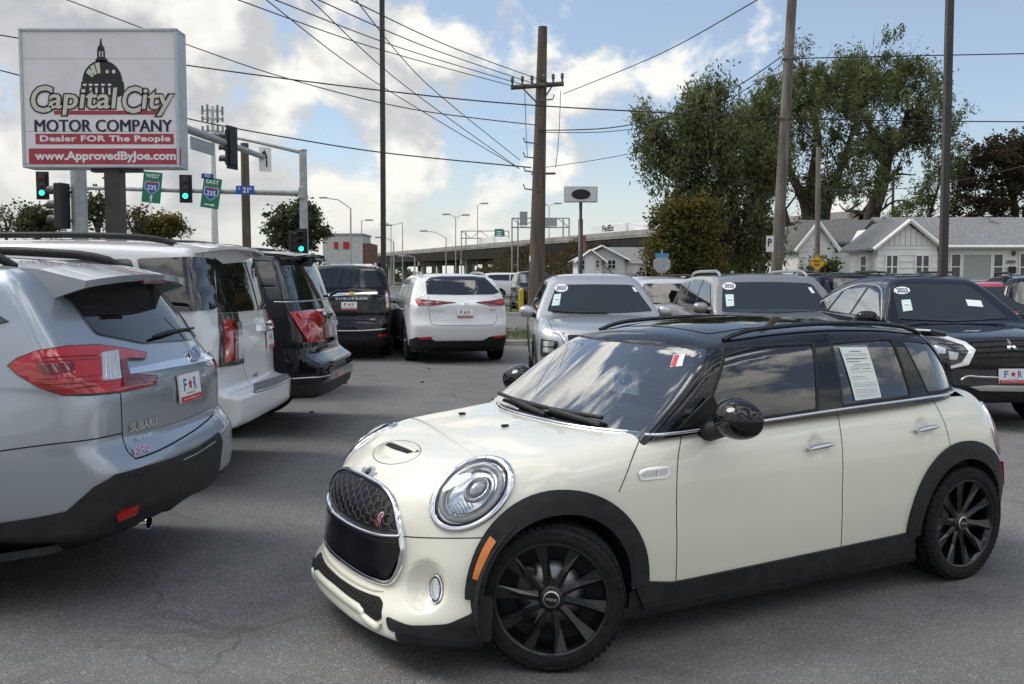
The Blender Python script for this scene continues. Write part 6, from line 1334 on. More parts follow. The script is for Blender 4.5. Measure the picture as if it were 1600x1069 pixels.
# overhead wires
WIRE = mat('wire', (.02, .02, .022), .6)
def wire(pts, D, lab, r=.013, n=10):
    P = [at(px, py, d) for (px, py), d in zip(pts, D)]; Q = spline([tuple(p) for p in P], n)
    o = MB(); o.tube([Vector(q) for q in Q], r, 5, False); ob = o.build('power_line', WIRE, None, lab, 'power line', 'overhead power lines', recalc=False); return ob
wire([(-300, 5), (0, 55), (298, 103), (600, 142), (838, 165), (1215, 185)], [24, 24, 24, 24, 24.6, 23], 'long overhead line level with the sign and running right to the leaning pole', .017)
wire([(1215, 185), (1420, 189), (1700, 191)], [22.9, 22.9, 23], 'overhead line from the leaning pole to the right edge at mid height', .014)
wire([(60, -14), (105, 0), (298, 72), (450, 123), (640, 170), (840, 196)], [24, 24, 24, 24, 24, 24.7], 'overhead line dropping from the top left corner past the sign top')
wire([(840, 204), (960, 199), (1080, 172), (1160, 130), (1222, 88)], [24.7, 25, 25, 24, 23], 'sagging line between the stout pole and the leaning pole', .014)
wire([(840, 207), (960, 205), (1090, 182), (1165, 140), (1222, 100)], [24.7, 25, 25, 24, 23], 'lower twin sagging line between the stout pole and the leaning pole', .010)
wire([(1224, 92), (1400, 88), (1700, 82)], [22.9, 23, 23], 'overhead line from the leaning pole to the upper right edge', .014)
wire([(0, 110), (150, 148), (300, 187), (460, 217), (610, 240), (830, 262)], [24, 24, 24, 24, 24, 24.7], 'lowest overhead line crossing behind the sign to the stout pole', .016)
for x0, x1, y1, lab in ((372, 806, 136, 'first'), (430, 822, 134, 'second'), (497, 838, 132, 'third'), (548, 858, 130, 'fourth')):
    wire([(x0, 0), (x0 + (x1 - x0) * .5, y1 * .56), (x1, y1)], [15, 19.5, 24.8], lab + ' from the left of four wires fanning down to the crossarm', .010)
for x0, lab in ((416, 'left'), (486, 'middle'), (556, 'right')):
    wire([(x0, 0), (x0 + (800 - x0) * .45, 130), (812, 264 if x0 < 500 else 250)], [15, 20, 24.8], lab + ' of three steep wires running down to the stout pole', .009)
wire([(880, 147), (1030, 85), (1190, -4)], [24.8, 20, 14], 'single wire rising from the crossarm to the top right', .010)
wire([(1282, 297), (1440, 292), (1620, 255)], [35, 30, 26], 'low wire from the short pole to the right edge', .012)
wire([(850, 262), (960, 245), (1100, 215)], [60, 62, 60], 'thin far wire leaving the distant pole to the right', .02)
# oval dealer sign on a black post
def oval():
    D = 62.; a = at(907, 433, D); o = empty('oval_sign', (a.x, a.y, 0), label='white sign with a dark oval on a black post, left of the willow trees', cat='sign'); z0, z1 = at(907, 315, D).z, at(907, 293, D).z; w = 49 / CAM_F * D
    solid('sign_board', o, SIGW, lambda b: b.box((0, 0, (z0 + z1) / 2), (w, .25, z1 - z0))); solid('board_frame', o, GALV, lambda b: b.box((0, .03, (z0 + z1) / 2), (w + .1, .24, z1 - z0 + .1)))
    solid('oval_mark', o, BLK, lambda b: b.prism([(w * .30 * math.cos(t), (z0 + z1) / 2 + (z1 - z0) * .36 * math.sin(t)) for t in np.linspace(0, 2 * PI, 25)[:-1]], .02, (0, -.15, 0)))
    solid('post', o, BRONZE, lambda b: b.tube([(0, .1, 0), (0, .1, z0 - 1.1), (0, .1, z0 - 1.1), (0, .1, z0)], [.15, .15, .10, .10], 12))
oval()
def stopsign():
    D = 44.5; a = at(1034, 433, D); o = empty('stop_sign', (a.x, a.y, 0), label='grey back of a stop sign with a blue street sign above it', cat='sign'); c = at(1033, 413, D); r_ = .42
    solid('post', o, GALV, lambda b: b.box((0, .05, 1.45), (.06, .04, 2.9))); solid('sign_plate', o, GALV, lambda b: b.prism([(r_ * math.cos(R(22.5 + 45 * k)), c.z + r_ * math.sin(R(22.5 + 45 * k))) for k in range(8)], .01, (0, 0, 0)))
    solid('street_sign', o, mat('sign_sky_blue', (.05, .28, .60), .4), lambda b: b.box((0, 0, at(1034, 399, D).z), (.62, .015, .17)))
stopsign()
# cell tower
def cell():
    D = 150.; a = at(337, 433, D); o = empty('cell_tower', (a.x, a.y, 0), label='pale cell phone mast with antenna racks, right of the dealer sign', cat='tower'); P_ = mat('mast_white', (.55, .58, .60), .5)
    zt_ = at(337, 166, D).z; solid('mast', o, P_, lambda b: b.tube([(0, 0, 0), (0, 0, zt_)], [.62, .22], 14))
    for py in (173, 186, 205):
        z = at(337, py, D).z; solid('antenna_rack', o, P_, lambda b: [b.tube([(1.4 * math.cos(t), 1.4 * math.sin(t), z), (1.4 * math.cos(t + 1.047), 1.4 * math.sin(t + 1.047), z)], .06, 5) for t in np.arange(0, 6.2, 1.047)])
        for k in range(6): t = k * 1.047 + .3; solid('antenna', o, mat('antenna_grey', (.20, .21, .22), .5), lambda b: b.box((1.45 * math.cos(t), 1.45 * math.sin(t), z), (.28, .2, 1.35 if py != 186 else .7)))
        for k in range(6): t = k * 1.047; solid('rack_strut', o, P_, lambda b: b.tube([(0, 0, z), (1.4 * math.cos(t), 1.4 * math.sin(t), z)], .05, 4))
cell()
# street lamps
def lamp(px, py_top, px_head, py_head, D, lab, double=None, r=.09):
    a = at(px, 433, D); o = empty('street_lamp', (a.x, a.y, 0), label=lab, cat='street lamp', group='distant street lamps'); t = rel(o, at(px, py_top, D)); solid('pole', o, GALV, lambda b: b.tube([(0, 0, 0), t], [r * 1.2, r * .7], 8))
    for hx, hy in [(px_head, py_head)] + ([double] if double else []):
        h = rel(o, at(hx, hy, D)); m_ = Vector((t.x + (h.x - t.x) * .45, 0, h.z * .75 + t.z * .25 + .02 * abs(h.x - t.x))); solid('lamp_arm', o, GALV, lambda b: b.tube([t, m_, h], r * .55, 6)); solid('lamp_head', o, GALV, lambda b: b.box(h, (.7 * D / 90, .3, .14 * D / 90), bev=.04))
lamp(548, 326, 505, 309, 90, 'curved arm street lamp standing left of the dark lot pole')
for px, pt, hx, hy, D, dbl, lab in ((565, 345, 577, 344, 170, None, 'faint street lamp above the red-panelled building'), (615, 378, 592, 371, 120, None, 'low street lamp just right of the dark lot pole'), (629, 348, 607, 352, 180, None, 'slim lamp behind the dark lot pole'), (697, 372, 662, 361, 150, None, 'long armed lamp over the overpass'), (712, 340, 697, 335, 170, (728, 336), 'twin armed lamp over the overpass'), (746, 322, 757, 318, 190, None, 'tall lamp rising over the overpass middle'), (858, 322, 848, 320, 170, (872, 318), 'twin lamp behind the stout wooden pole'), (648, 402, 628, 400, 110, None, 'short lamp under the overpass edge'), (611, 352, 600, 350, 200, None, 'thin lamp left of the overpass')):
    lamp(px, pt, hx, hy, D, lab, dbl, .10)
# ------------------------------------------------------------------ background: overpass, houses, trees, far vehicles
GIRD = noisy('girder_steel', (.018, .017, .016), (.034, .031, .028), .5, .8, spec=.2); CONCD = noisy('bridge_concrete', (.26, .25, .235), (.38, .37, .345), .4, .9)
def overpass():
    A, B = Vector((-50., 300., 0)), Vector((30., 85., 0)); d = (B - A).normalized(); nrm = Vector((-d.y, d.x, 0)); o = empty('overpass', A, label='long highway overpass with dark girders crossing behind the lot', cat='bridge')
    L_ = (B - A).length; seg = 10
    def zt(t): return 8.35 - .9 * t
    def strip_(nm, z_hi, z_lo, off0, off1, m, t0=0., t1=1.):
        b = MB(); n = 12
        for i in range(n):
            a, c = t0 + (t1 - t0) * i / n, t0 + (t1 - t0) * (i + 1) / n; P = []
            for t in (a, c):
                p = d * (L_ * t)
                for off, z in ((off0, z_lo(t)), (off1, z_lo(t)), (off1, z_hi(t)), (off0, z_hi(t))): P.append(p + nrm * off + Vector((0, 0, z)))
            b.add(P, [(0, 1, 5, 4), (1, 2, 6, 5), (2, 3, 7, 6), (3, 0, 4, 7), (0, 3, 2, 1), (4, 5, 6, 7)])
        return b.build(nm, m, o)
    strip_('barrier', lambda t: zt(t), lambda t: zt(t) - .65, -.15, .15, CONCD); strip_('barrier', lambda t: zt(t), lambda t: zt(t) - .65, 13.9, 14.2, CONCD); strip_('deck', lambda t: zt(t) - .66, lambda t: zt(t) - .9, -.1, 14.6, CONCD)
    for k in range(5): strip_('girder', lambda t: zt(t) - .91, lambda t: zt(t) - 2.75, .0 + k * 3.2, .35 + k * 3.2, GIRD)
    for t in (.08, .22, .36, .50, .63, .75, .86):
        p = d * (L_ * t); solid('pier_cap', o, CONCD, lambda b: b.box(p + nrm * 7 + Vector((0, 0, zt(t) - 3.2)), (1.2, 14, .85), rz=math.atan2(d.y, d.x)))
        for q in (1.2, 5, 9, 12.8): solid('column', o, CONCD, lambda b: b.tube([p + nrm * q, p + nrm * q + Vector((0, 0, zt(t) - 3.6))], .62, 14))
    return A, d, nrm, zt, L_
OA, OD, ON, OZ, OL = overpass()
def far_box_truck(t, label, m, L_=16., cab=True):
    p = OA + OD * (OL * t) + ON * 4.0; o = empty('box_truck', (p.x, p.y, OZ(t) - 1.3), math.atan2(OD.y, OD.x), label, 'truck'); solid('trailer', o, m, lambda b: b.box((0, 0, 1.85), (L_, 2.4, 1.7), bev=.05))
    solid('chassis', o, GIRD, lambda b: b.box((0, 0, .9), (L_, 2., .3))); solid('cab', o, m, lambda b: b.prism(rounded([(L_ / 2 + .6, .6), (L_ / 2 + .6, 2.6), (L_ / 2 + 1.6, 2.5), (L_ / 2 + 2.2, 1.8), (L_ / 2 + 3.0, 1.6), (L_ / 2 + 3.0, .6)], .15), 2.3, (0, -1.15, 0)))
    for x in (-L_ / 2 + 1, -L_ / 2 + 2.2, L_ / 2 + 2.4):
        for s in (1, -1): solid('wheel', o, RUBBER, lambda b: b.lathe([(.001, .15), (.45, .15), (.5, .1), (.5, -.1), (.45, -.15)], 16, 'Y', (x, s * 1.1, .5)))
    return o
tk = far_box_truck(.76, 'white delivery trailer with lettering on the overpass, above the small house', WHITEP, 11.)
text_obj('trailer_lettering', 'FedEx', INKK, tk, (0, -1.22, 2.2), (1, 0, 0), (0, 0, 1), 3.6, .9, .02, thick=.01)
text_obj('trailer_lettering', 'FedEx', INKK, tk, (0, 1.22, 2.2), (-1, 0, 0), (0, 0, 1), 3.6, .9, .02, thick=.01)
far_box_truck(.53, 'plain white trailer on the overpass below the green highway sign', WHITEP, 9.)
def gantry(px0, px1, py, D, panels, lab):
    o = empty('sign_gantry', (at(px0, 433, D).x, D, 0), label=lab, cat='sign gantry'); zt_ = at(px0, py, D).z; x1 = at(px1, 433, D).x - o.location.x; h = 1.4
    for x in (0, .9, x1 - .9, x1): solid('leg', o, GALV, lambda b: b.tube([(x, 0, 0), (x, 0, zt_)], .13, 6))
    for z in (zt_, zt_ - h): solid('chord', o, GALV, lambda b: b.tube([(0, 0, z), (x1, 0, z)], .11, 6))
    n = max(4, int(x1 / 1.6))
    for k in range(n): solid('brace', o, GALV, lambda b: b.tube([(x1 * k / n, 0, zt_ - (h if k % 2 else 0)), (x1 * (k + 1) / n, 0, zt_ - (0 if k % 2 else h))], .07, 5))
    for a, b_, y0, y1, m in panels:
        xa, xb = at(a, 433, D).x - o.location.x, at(b_, 433, D).x - o.location.x; za, zb = at(a, y1, D).z, at(a, y0, D).z; p = solid('panel', o, m, lambda b: b.box(((xa + xb) / 2, -.35, (za + zb) / 2), (xb - xa, .15, zb - za)))
        if m is SGN:
            for kk, fr in ((.66, .6), (.42, .5), (.2, .62)): solid('panel_lettering', p, WHITEP, lambda b: b.box(((xa + xb) / 2, -.44, za + (zb - za) * kk), ((xb - xa) * fr, .02, (zb - za) * .10)))
        else:
            for kk in range(4): solid('panel_rib', p, GALV, lambda b: b.box((xa + (xb - xa) * (kk + .5) / 4, -.46, (za + zb) / 2), (.12, .08, (zb - za))))
gantry(800, 889, 341, 150, [(812, 824, 331, 352, GALV), (850, 870, 342, 354, GALV)], 'highway sign frame with grey panel backs, behind the stout wooden pole')
gantry(721, 795, 361, 190, [(773, 787, 358, 371, SGN)], 'highway sign frame with a small green panel over the overpass')
# red-panelled building
def shop():
    D = 140.; o = empty('commercial_building', (at(548, 433, D).x, D, 0), label='pale flat roofed building with red panels, left of the dark lot pole', cat='building'); wl = noisy('stucco_pale', (.50, .51, .50), (.58, .58, .57), 2, .8)
    x0, x1, x2 = [at(p, 433, D).x - o.location.x for p in (505, 567, 578)]; h = at(540, 367, D).z; xe = at(582, 433, D).x - o.location.x
    solid('wall', o, wl, lambda b: b.box(((x0 + x1) / 2, 4, h / 2), (x1 - x0, 8, h))); solid('brick_wing', o, noisy('dark_brick', (.13, .07, .05), (.19, .11, .08), 3, .85), lambda b: b.box(((x1 + x2) / 2, 4.3, at(570, 380, D).z / 2), (x2 - x1, 8, at(570, 380, D).z))); solid('roof_edge', o, GALV, lambda b: b.box(((x0 + x1) / 2, 4, h + .1), (x1 - x0 + .4, 8.4, .2)))
    for pa, pb in ((523, 529), (537, 547)):
        xa, xb = at(pa, 433, D).x - o.location.x, at(pb, 433, D).x - o.location.x; za, zb = at(540, 389, D).z, at(540, 378, D).z; solid('red_panel', o, INKR, lambda b: b.box(((xa + xb) / 2, -.06, (za + zb) / 2), (xb - xa, .12, zb - za)))
    for k in range(3): solid('window', o, DGLASS, lambda b: b.box((x1 + (x2 - x1) * (k + .5) / 3, .28, 2.6), (.6, .06, 1.6)))
shop()
# ---- houses
SIDING = noisy('white_siding', (.76, .765, .75), (.82, .825, .81), 1.5, .7); TRIM = mat('white_trim', (.84, .845, .83), .55); SHING = noisy('grey_shingle', (.14, .145, .15), (.27, .275, .28), 9, .95, bump=.5, bscale=24, stretch=(1, 1, 3)); PANE = mat('house_glass', (.03, .04, .04), .04, ior=1.6); BLIND = mat('blind', (.35, .39, .37), .5)
def boards(o, x0, x1, z0, z1, y, gable=None, pitch=.30, nm='siding_board'):
    """lapped horizontal boards over a wall that faces the camera; gable = (apex x, apex z)"""
    z = z0
    while z < (gable[1] - .1 if gable else z1 - .02):
        zz = min(z + pitch, gable[1] if gable else z1); xa, xb = x0, x1
        if gable and z > z1 - .01:
            t = (z + pitch * .8 - z1) / (gable[1] - z1); xa, xb = x0 + (gable[0] - x0) * t, x1 + (gable[0] - x1) * t
            if xb - xa < .15: break
        elif gable: zz = min(zz, z1 + .0) if z < z1 - pitch else zz
        b = MB(); b.add([(xa, y - .045, z), (xb, y - .045, z), (xb, y - .008, zz), (xa, y - .008, zz), (xa, y, z), (xb, y, z)], [(0, 1, 2, 3), (4, 0, 3), (1, 5, 2), (0, 4, 5, 1)]); b.build(nm, SIDING, o, recalc=False); z += pitch
def win(o, x0, x1, z0, z1, y, double=False, blind=False):
    f = solid('window', o, BLIND if blind else PANE, lambda b: b.box(((x0 + x1) / 2, y - .06, (z0 + z1) / 2), (x1 - x0, .04, z1 - z0))); t = .07
    solid('frame', f, TRIM, lambda b: (b.box(((x0 + x1) / 2, y - .075, z1 + t / 2), (x1 - x0 + 2 * t, .09, t)), b.box(((x0 + x1) / 2, y - .085, z0 - t / 2), (x1 - x0 + 2.6 * t, .13, t)), b.box((x0 - t / 2, y - .075, (z0 + z1) / 2), (t, .088, z1 - z0)), b.box((x1 + t / 2, y - .075, (z0 + z1) / 2), (t, .088, z1 - z0))))
    if double: solid('mullion', f, TRIM, lambda b: b.box(((x0 + x1) / 2, y - .08, (z0 + z1) / 2), (.07, .07, z1 - z0)))
    if not blind: solid('sash_rail', f, TRIM, lambda b: b.box(((x0 + x1) / 2, y - .078, (z0 + z1) / 2), (x1 - x0, .05, .05)))
def gable_roof(o, x0, x1, y0, y1, ze, zr, axis, m=SHING, ov=.35, nm='roof'):
    """axis 'y': ridge runs away from the camera, 'x': ridge across"""
    b = MB(); th = .12
    if axis == 'y':
        xm = (x0 + x1) / 2; sl = (zr - ze) / (xm - x0)
        for s, xe in ((-1, x0 - ov), (1, x1 + ov)):
            P = [(xe, y0 - ov, ze - ov * sl), (xm, y0 - ov, zr), (xm, y1 + ov, zr), (xe, y1 + ov, ze - ov * sl)]; P2 = [(p[0], p[1], p[2] + th) for p in P]; b.add(P + P2, [(0, 1, 2, 3), (4, 7, 6, 5), (0, 4, 5, 1), (1, 5, 6, 2), (2, 6, 7, 3), (3, 7, 4, 0)])
    else:
        ym = (y0 + y1) / 2; sl = (zr - ze) / (ym - y0)
        for s, ye in ((-1, y0 - ov), (1, y1 + ov)):
            P = [(x0 - ov, ye, ze - ov * sl), (x1 + ov, ye, ze - ov * sl), (x1 + ov, ym, zr), (x0 - ov, ym, zr)]; P2 = [(p[0], p[1], p[2] + th) for p in P]; b.add(P + P2, [(0, 1, 2, 3), (4, 7, 6, 5), (0, 4, 5, 1), (1, 5, 6, 2), (2, 6, 7, 3), (3, 7, 4, 0)])
    r_ = b.build(nm, m, o)
    if axis == 'y':
        xm = (x0 + x1) / 2
        for s, xe in ((-1, x0 - ov), (1, x1 + ov)): solid('rake_board', r_, TRIM, lambda b: b.tube([(xe, y0 - ov - .03, ze - ov * sl + .03), (xm, y0 - ov - .03, zr + .03)], .11, 4))
    else: solid('fascia', r_, TRIM, lambda b: b.box(((x0 + x1) / 2, y0 - ov - .03, ze - ov * sl + .04), (x1 - x0 + 2 * ov, .05, .18)))
    return r_
def wallbox(o, x0, x1, y0, y1, z0, z1, m=SIDING, nm='wall', gable=None):
    if gable: return solid(nm, o, m, lambda b: b.prism([(x0, z0), (x1, z0), (x1, z1), gable, (x0, z1)], y1 - y0, (0, y0, 0)))
    return solid(nm, o, m, lambda b: b.box(((x0 + x1) / 2, (y0 + y1) / 2, (z0 + z1) / 2), (x1 - x0, y1 - y0, z1 - z0)))
def ranch():
    D = 48.; o = empty('ranch_house', (0, 0, 0), label='white single storey house with grey shingle roof behind the black crossover', cat='house'); X = lambda p, d=D: at(p, 433, d).x; Z = lambda q, d=D: at(800, q, d).z
    ze, zr = Z(383), Z(343); xm0, xm1 = X(1463), X(1720); y1 = D + 7.5
    wallbox(o, xm0, xm1, D, y1, .3, ze); boards(o, xm0, xm1, .6, ze, D); gable_roof(o, xm0 - 1.5, xm1, D, y1, ze, Z(343, D + 3.7) , 'x')
    # front gable wing
    D2 = D - 1.2; xa, xb = X(1370, D2), X(1463, D2); ga = ((xa + xb) / 2, Z(346, D2)); z2 = Z(384, D2); wallbox(o, xa, xb, D2, y1 - 1, .3, z2, gable=(ga[0], ga[1] - .12)); boards(o, xa, xb, .6, z2, D2)
    for k in range(11):                                     # vertical boards of the gable
        x = xa + (xb - xa) * (k + .5) / 11; h = (ga[1] - .2 - z2) * (1 - abs(x - ga[0]) / ((xb - xa) / 2)); solid('gable_board', o, SIDING, lambda b: b.box((x, D2 - .03, z2 + h / 2), ((xb - xa) / 11 - .035, .05, max(h, .05))))
    gable_roof(o, xa, xb, D2, D + 3, z2, ga[1], 'y', ov=.28)
    for a, b_ in ((1384, 1400), (1430, 1449)): win(o, X(a, D2), X(b_, D2), Z(434, D2), Z(400, D2), D2, True)
    # left lower wing
    D3 = D - .4; xl, xr_ = X(1327, D3), X(1372, D3); wallbox(o, xl, xr_, D3, D + 5, .3, Z(394, D3)); boards(o, xl, xr_, .6, Z(396, D3), D3); win(o, X(1343, D3), X(1351, D3), Z(430, D3), Z(401, D3), D3)
    b = MB(); P = [(xl - .35, D3 - .4, Z(396, D3)), (xr_ + .2, D3 - .4, Z(390, D3)), (xr_ + .5, D3 + 2.6, Z(377, D3)), (xl + .9, D3 + 2.6, Z(381, D3))]; b.add(P + [(p[0], p[1], p[2] + .12) for p in P], [(0, 1, 2, 3), (4, 7, 6, 5), (0, 4, 5, 1), (1, 5, 6, 2), (2, 6, 7, 3), (3, 7, 4, 0)]); b.build('roof', SHING, o)
    # picture window, house number, lamp, post box, door
    win(o, X(1503), X(1546), Z(438), Z(398), D, blind=True); win(o, X(1485), X(1498), Z(436), Z(398), D); win(o, X(1551), X(1564), Z(436), Z(398), D); win(o, X(1592), X(1612), Z(438), Z(397), D)
    pq = solid('number_plaque', o, mat('plaque', (.30, .30, .30), .5), lambda b: b.box((X(1578), D - .07, Z(409)), (.42, .04, .15))); text_obj('house_number', '1519', BLK, pq, (X(1578), D - .095, Z(409)), (1, 0, 0), (0, 0, 1), .3, .1, .02, thick=.004)
    solid('porch_lamp', o, mat('lamp_bronze', (.05, .045, .04), .5), lambda b: (b.box((X(1581), D - .12, Z(396)), (.14, .12, .22), bev=.03), b.box((X(1582), D - .04, Z(394)), (.08, .1, .08)))); solid('post_box', o, SIGK, lambda b: b.box((X(1579), D - .13, Z(422)), (.34, .16, .34), bev=.04))
    for px in (1380, 1541): solid('roof_vent', o, GALV, lambda b: (b.tube([(X(px, D + 3), D + 3, Z(350, D + 3) - .3), (X(px, D + 3), D + 3, Z(339, D + 3))], .13, 10), b.lathe([(.001, .12), (.2, .04), (.22, 0)], 12, 'Z', (X(px, D + 3), D + 3, Z(338, D + 3)))))
    solid('downspout', o, TRIM, lambda b: b.tube([(X(1466), D - .1, ze), (X(1466), D - .1, .6)], .05, 6)); solid('gutter', o, TRIM, lambda b: b.tube([(xm0, D - .44, ze - .1), (xm1, D - .44, ze - .1)], .07, 6))
ranch()
def garage():
    D = 52.; o = empty('garage', (0, 0, 0), label='white gabled garage between the trees and the ranch house', cat='garage'); X = lambda p, d=D: at(p, 433, d).x; Z = lambda q, d=D: at(800, q, d).z
    xa, xb = X(1247), X(1303); ga = ((xa + xb) / 2, Z(349)); z2 = Z(385); wallbox(o, xa, xb, D, D + 7, .3, z2, gable=(ga[0], ga[1] - .1)); boards(o, xa, xb, .6, z2, D, gable=(ga[0], ga[1] - .12)); dr = solid('garage_door', o, TRIM, lambda b: b.box(((X(1254) + X(1293)) / 2, D - .06, (Z(402) + .5) / 2), (X(1293) - X(1254), .05, Z(402) - .5)))
    for k in range(4): solid('door_panel', dr, TRIM, lambda b: b.box(((X(1254) + X(1293)) / 2, D - .1, .8 + k * .5), (X(1293) - X(1254) - .1, .03, .44)))
    gable_roof(o, xa, xb, D, D + 7, z2, ga[1], 'y', noisy('dark_shingle', (.09, .09, .092), (.16, .16, .163), 9, .95, bump=.4, bscale=24), .25); x2 = X(1345); wallbox(o, xb, x2, D + .3, D + 6, .3, Z(384)); boards(o, xb, x2, .6, Z(386), D + .3)
    b = MB(); P = [(xb - .2, D - .1, Z(382)), (x2 + 3.5, D - .1, Z(382)), (x2 + 3.5, D + 3.4, Z(347, D + 3.4)), (xb - 1.0, D + 3.4, Z(347, D + 3.4))]; b.add(P + [(p[0], p[1], p[2] + .12) for p in P], [(0, 1, 2, 3), (4, 7, 6, 5), (0, 4, 5, 1), (1, 5, 6, 2), (2, 6, 7, 3), (3, 7, 4, 0)]); b.build('roof', MATS['dark_shingle'], o)
garage()
def bungalow():
    D = 110.; o = empty('bungalow', (0, 0, 0), label='small grey white bungalow with two gables, below the overpass', cat='house'); X = lambda p, d=D: at(p, 433, d).x; Z = lambda q, d=D: at(800, q, d).z; g = .0
    xa, xb = X(903), X(976); ga = ((xa + xb) / 2 + .35, Z(385)); z2 = Z(404); wallbox(o, xa, xb, D, D + 9, g, z2, gable=(ga[0], ga[1] - .1)); boards(o, xa, xb, 1.2, z2, D, pitch=.5); gable_roof(o, xa, xb, D, D + 9, z2, ga[1], 'y', ov=.6)
    pa, pb = X(897), X(943); gp = ((pa + pb) / 2, Z(392)); D2 = D - 2.; wallbox(o, pa + .6, pb - .4, D2, D, g, Z(406), gable=(gp[0], gp[1] - .1)); gable_roof(o, pa + .4, pb - .3, D2, D + 1, Z(406), gp[1], 'y', ov=.5)
    win(o, X(904, D2), X(913, D2), Z(421, D2), Z(407, D2), D2); win(o, X(931, D2), X(936, D2), Z(418, D2), Z(407, D2), D2); solid('door', o, TRIM, lambda b: b.box((X(921, D2), D2 - .05, Z(414, D2)), (.95, .06, 2.0))); win(o, X(950), X(961), Z(420), Z(407), D, True)
    wallbox(o, xb, X(1012), D + 1, D + 9, g, Z(409)); gable_roof(o, xb - 2, X(1012), D + 1, D + 9, Z(409), Z(388, D + 5), 'x', ov=.3); solid('chimney', o, noisy('brick_red', (.20, .09, .06), (.26, .13, .09), 4, .9), lambda b: b.box((X(916), D + 4, Z(380)), (.5, .5, 2.0))); solid('garage_door', o, TRIM, lambda b: b.box((X(985), D + .95, Z(425)), (2.2, .06, 2.0)))
    st = solid('stair', o, CONC, lambda b: [b.box((X(946, D2) + .35 * k, D2 - .5, (1.8 - .22 * k) / 2), (.35, 1.1, max(.1, 1.8 - .22 * k))) for k in range(8)]); solid('stair_rail', o, WOODD, lambda b: (b.tube([(X(943, D2), D2 - 1.1, 2.9), (X(960, D2) + .9, D2 - 1.1, 1.0)], .06, 6), b.tube([(X(960, D2) + .9, D2 - 1.1, 1.0), (X(960, D2) + .9, D2 - 1.1, 0)], .06, 6)))
bungalow()
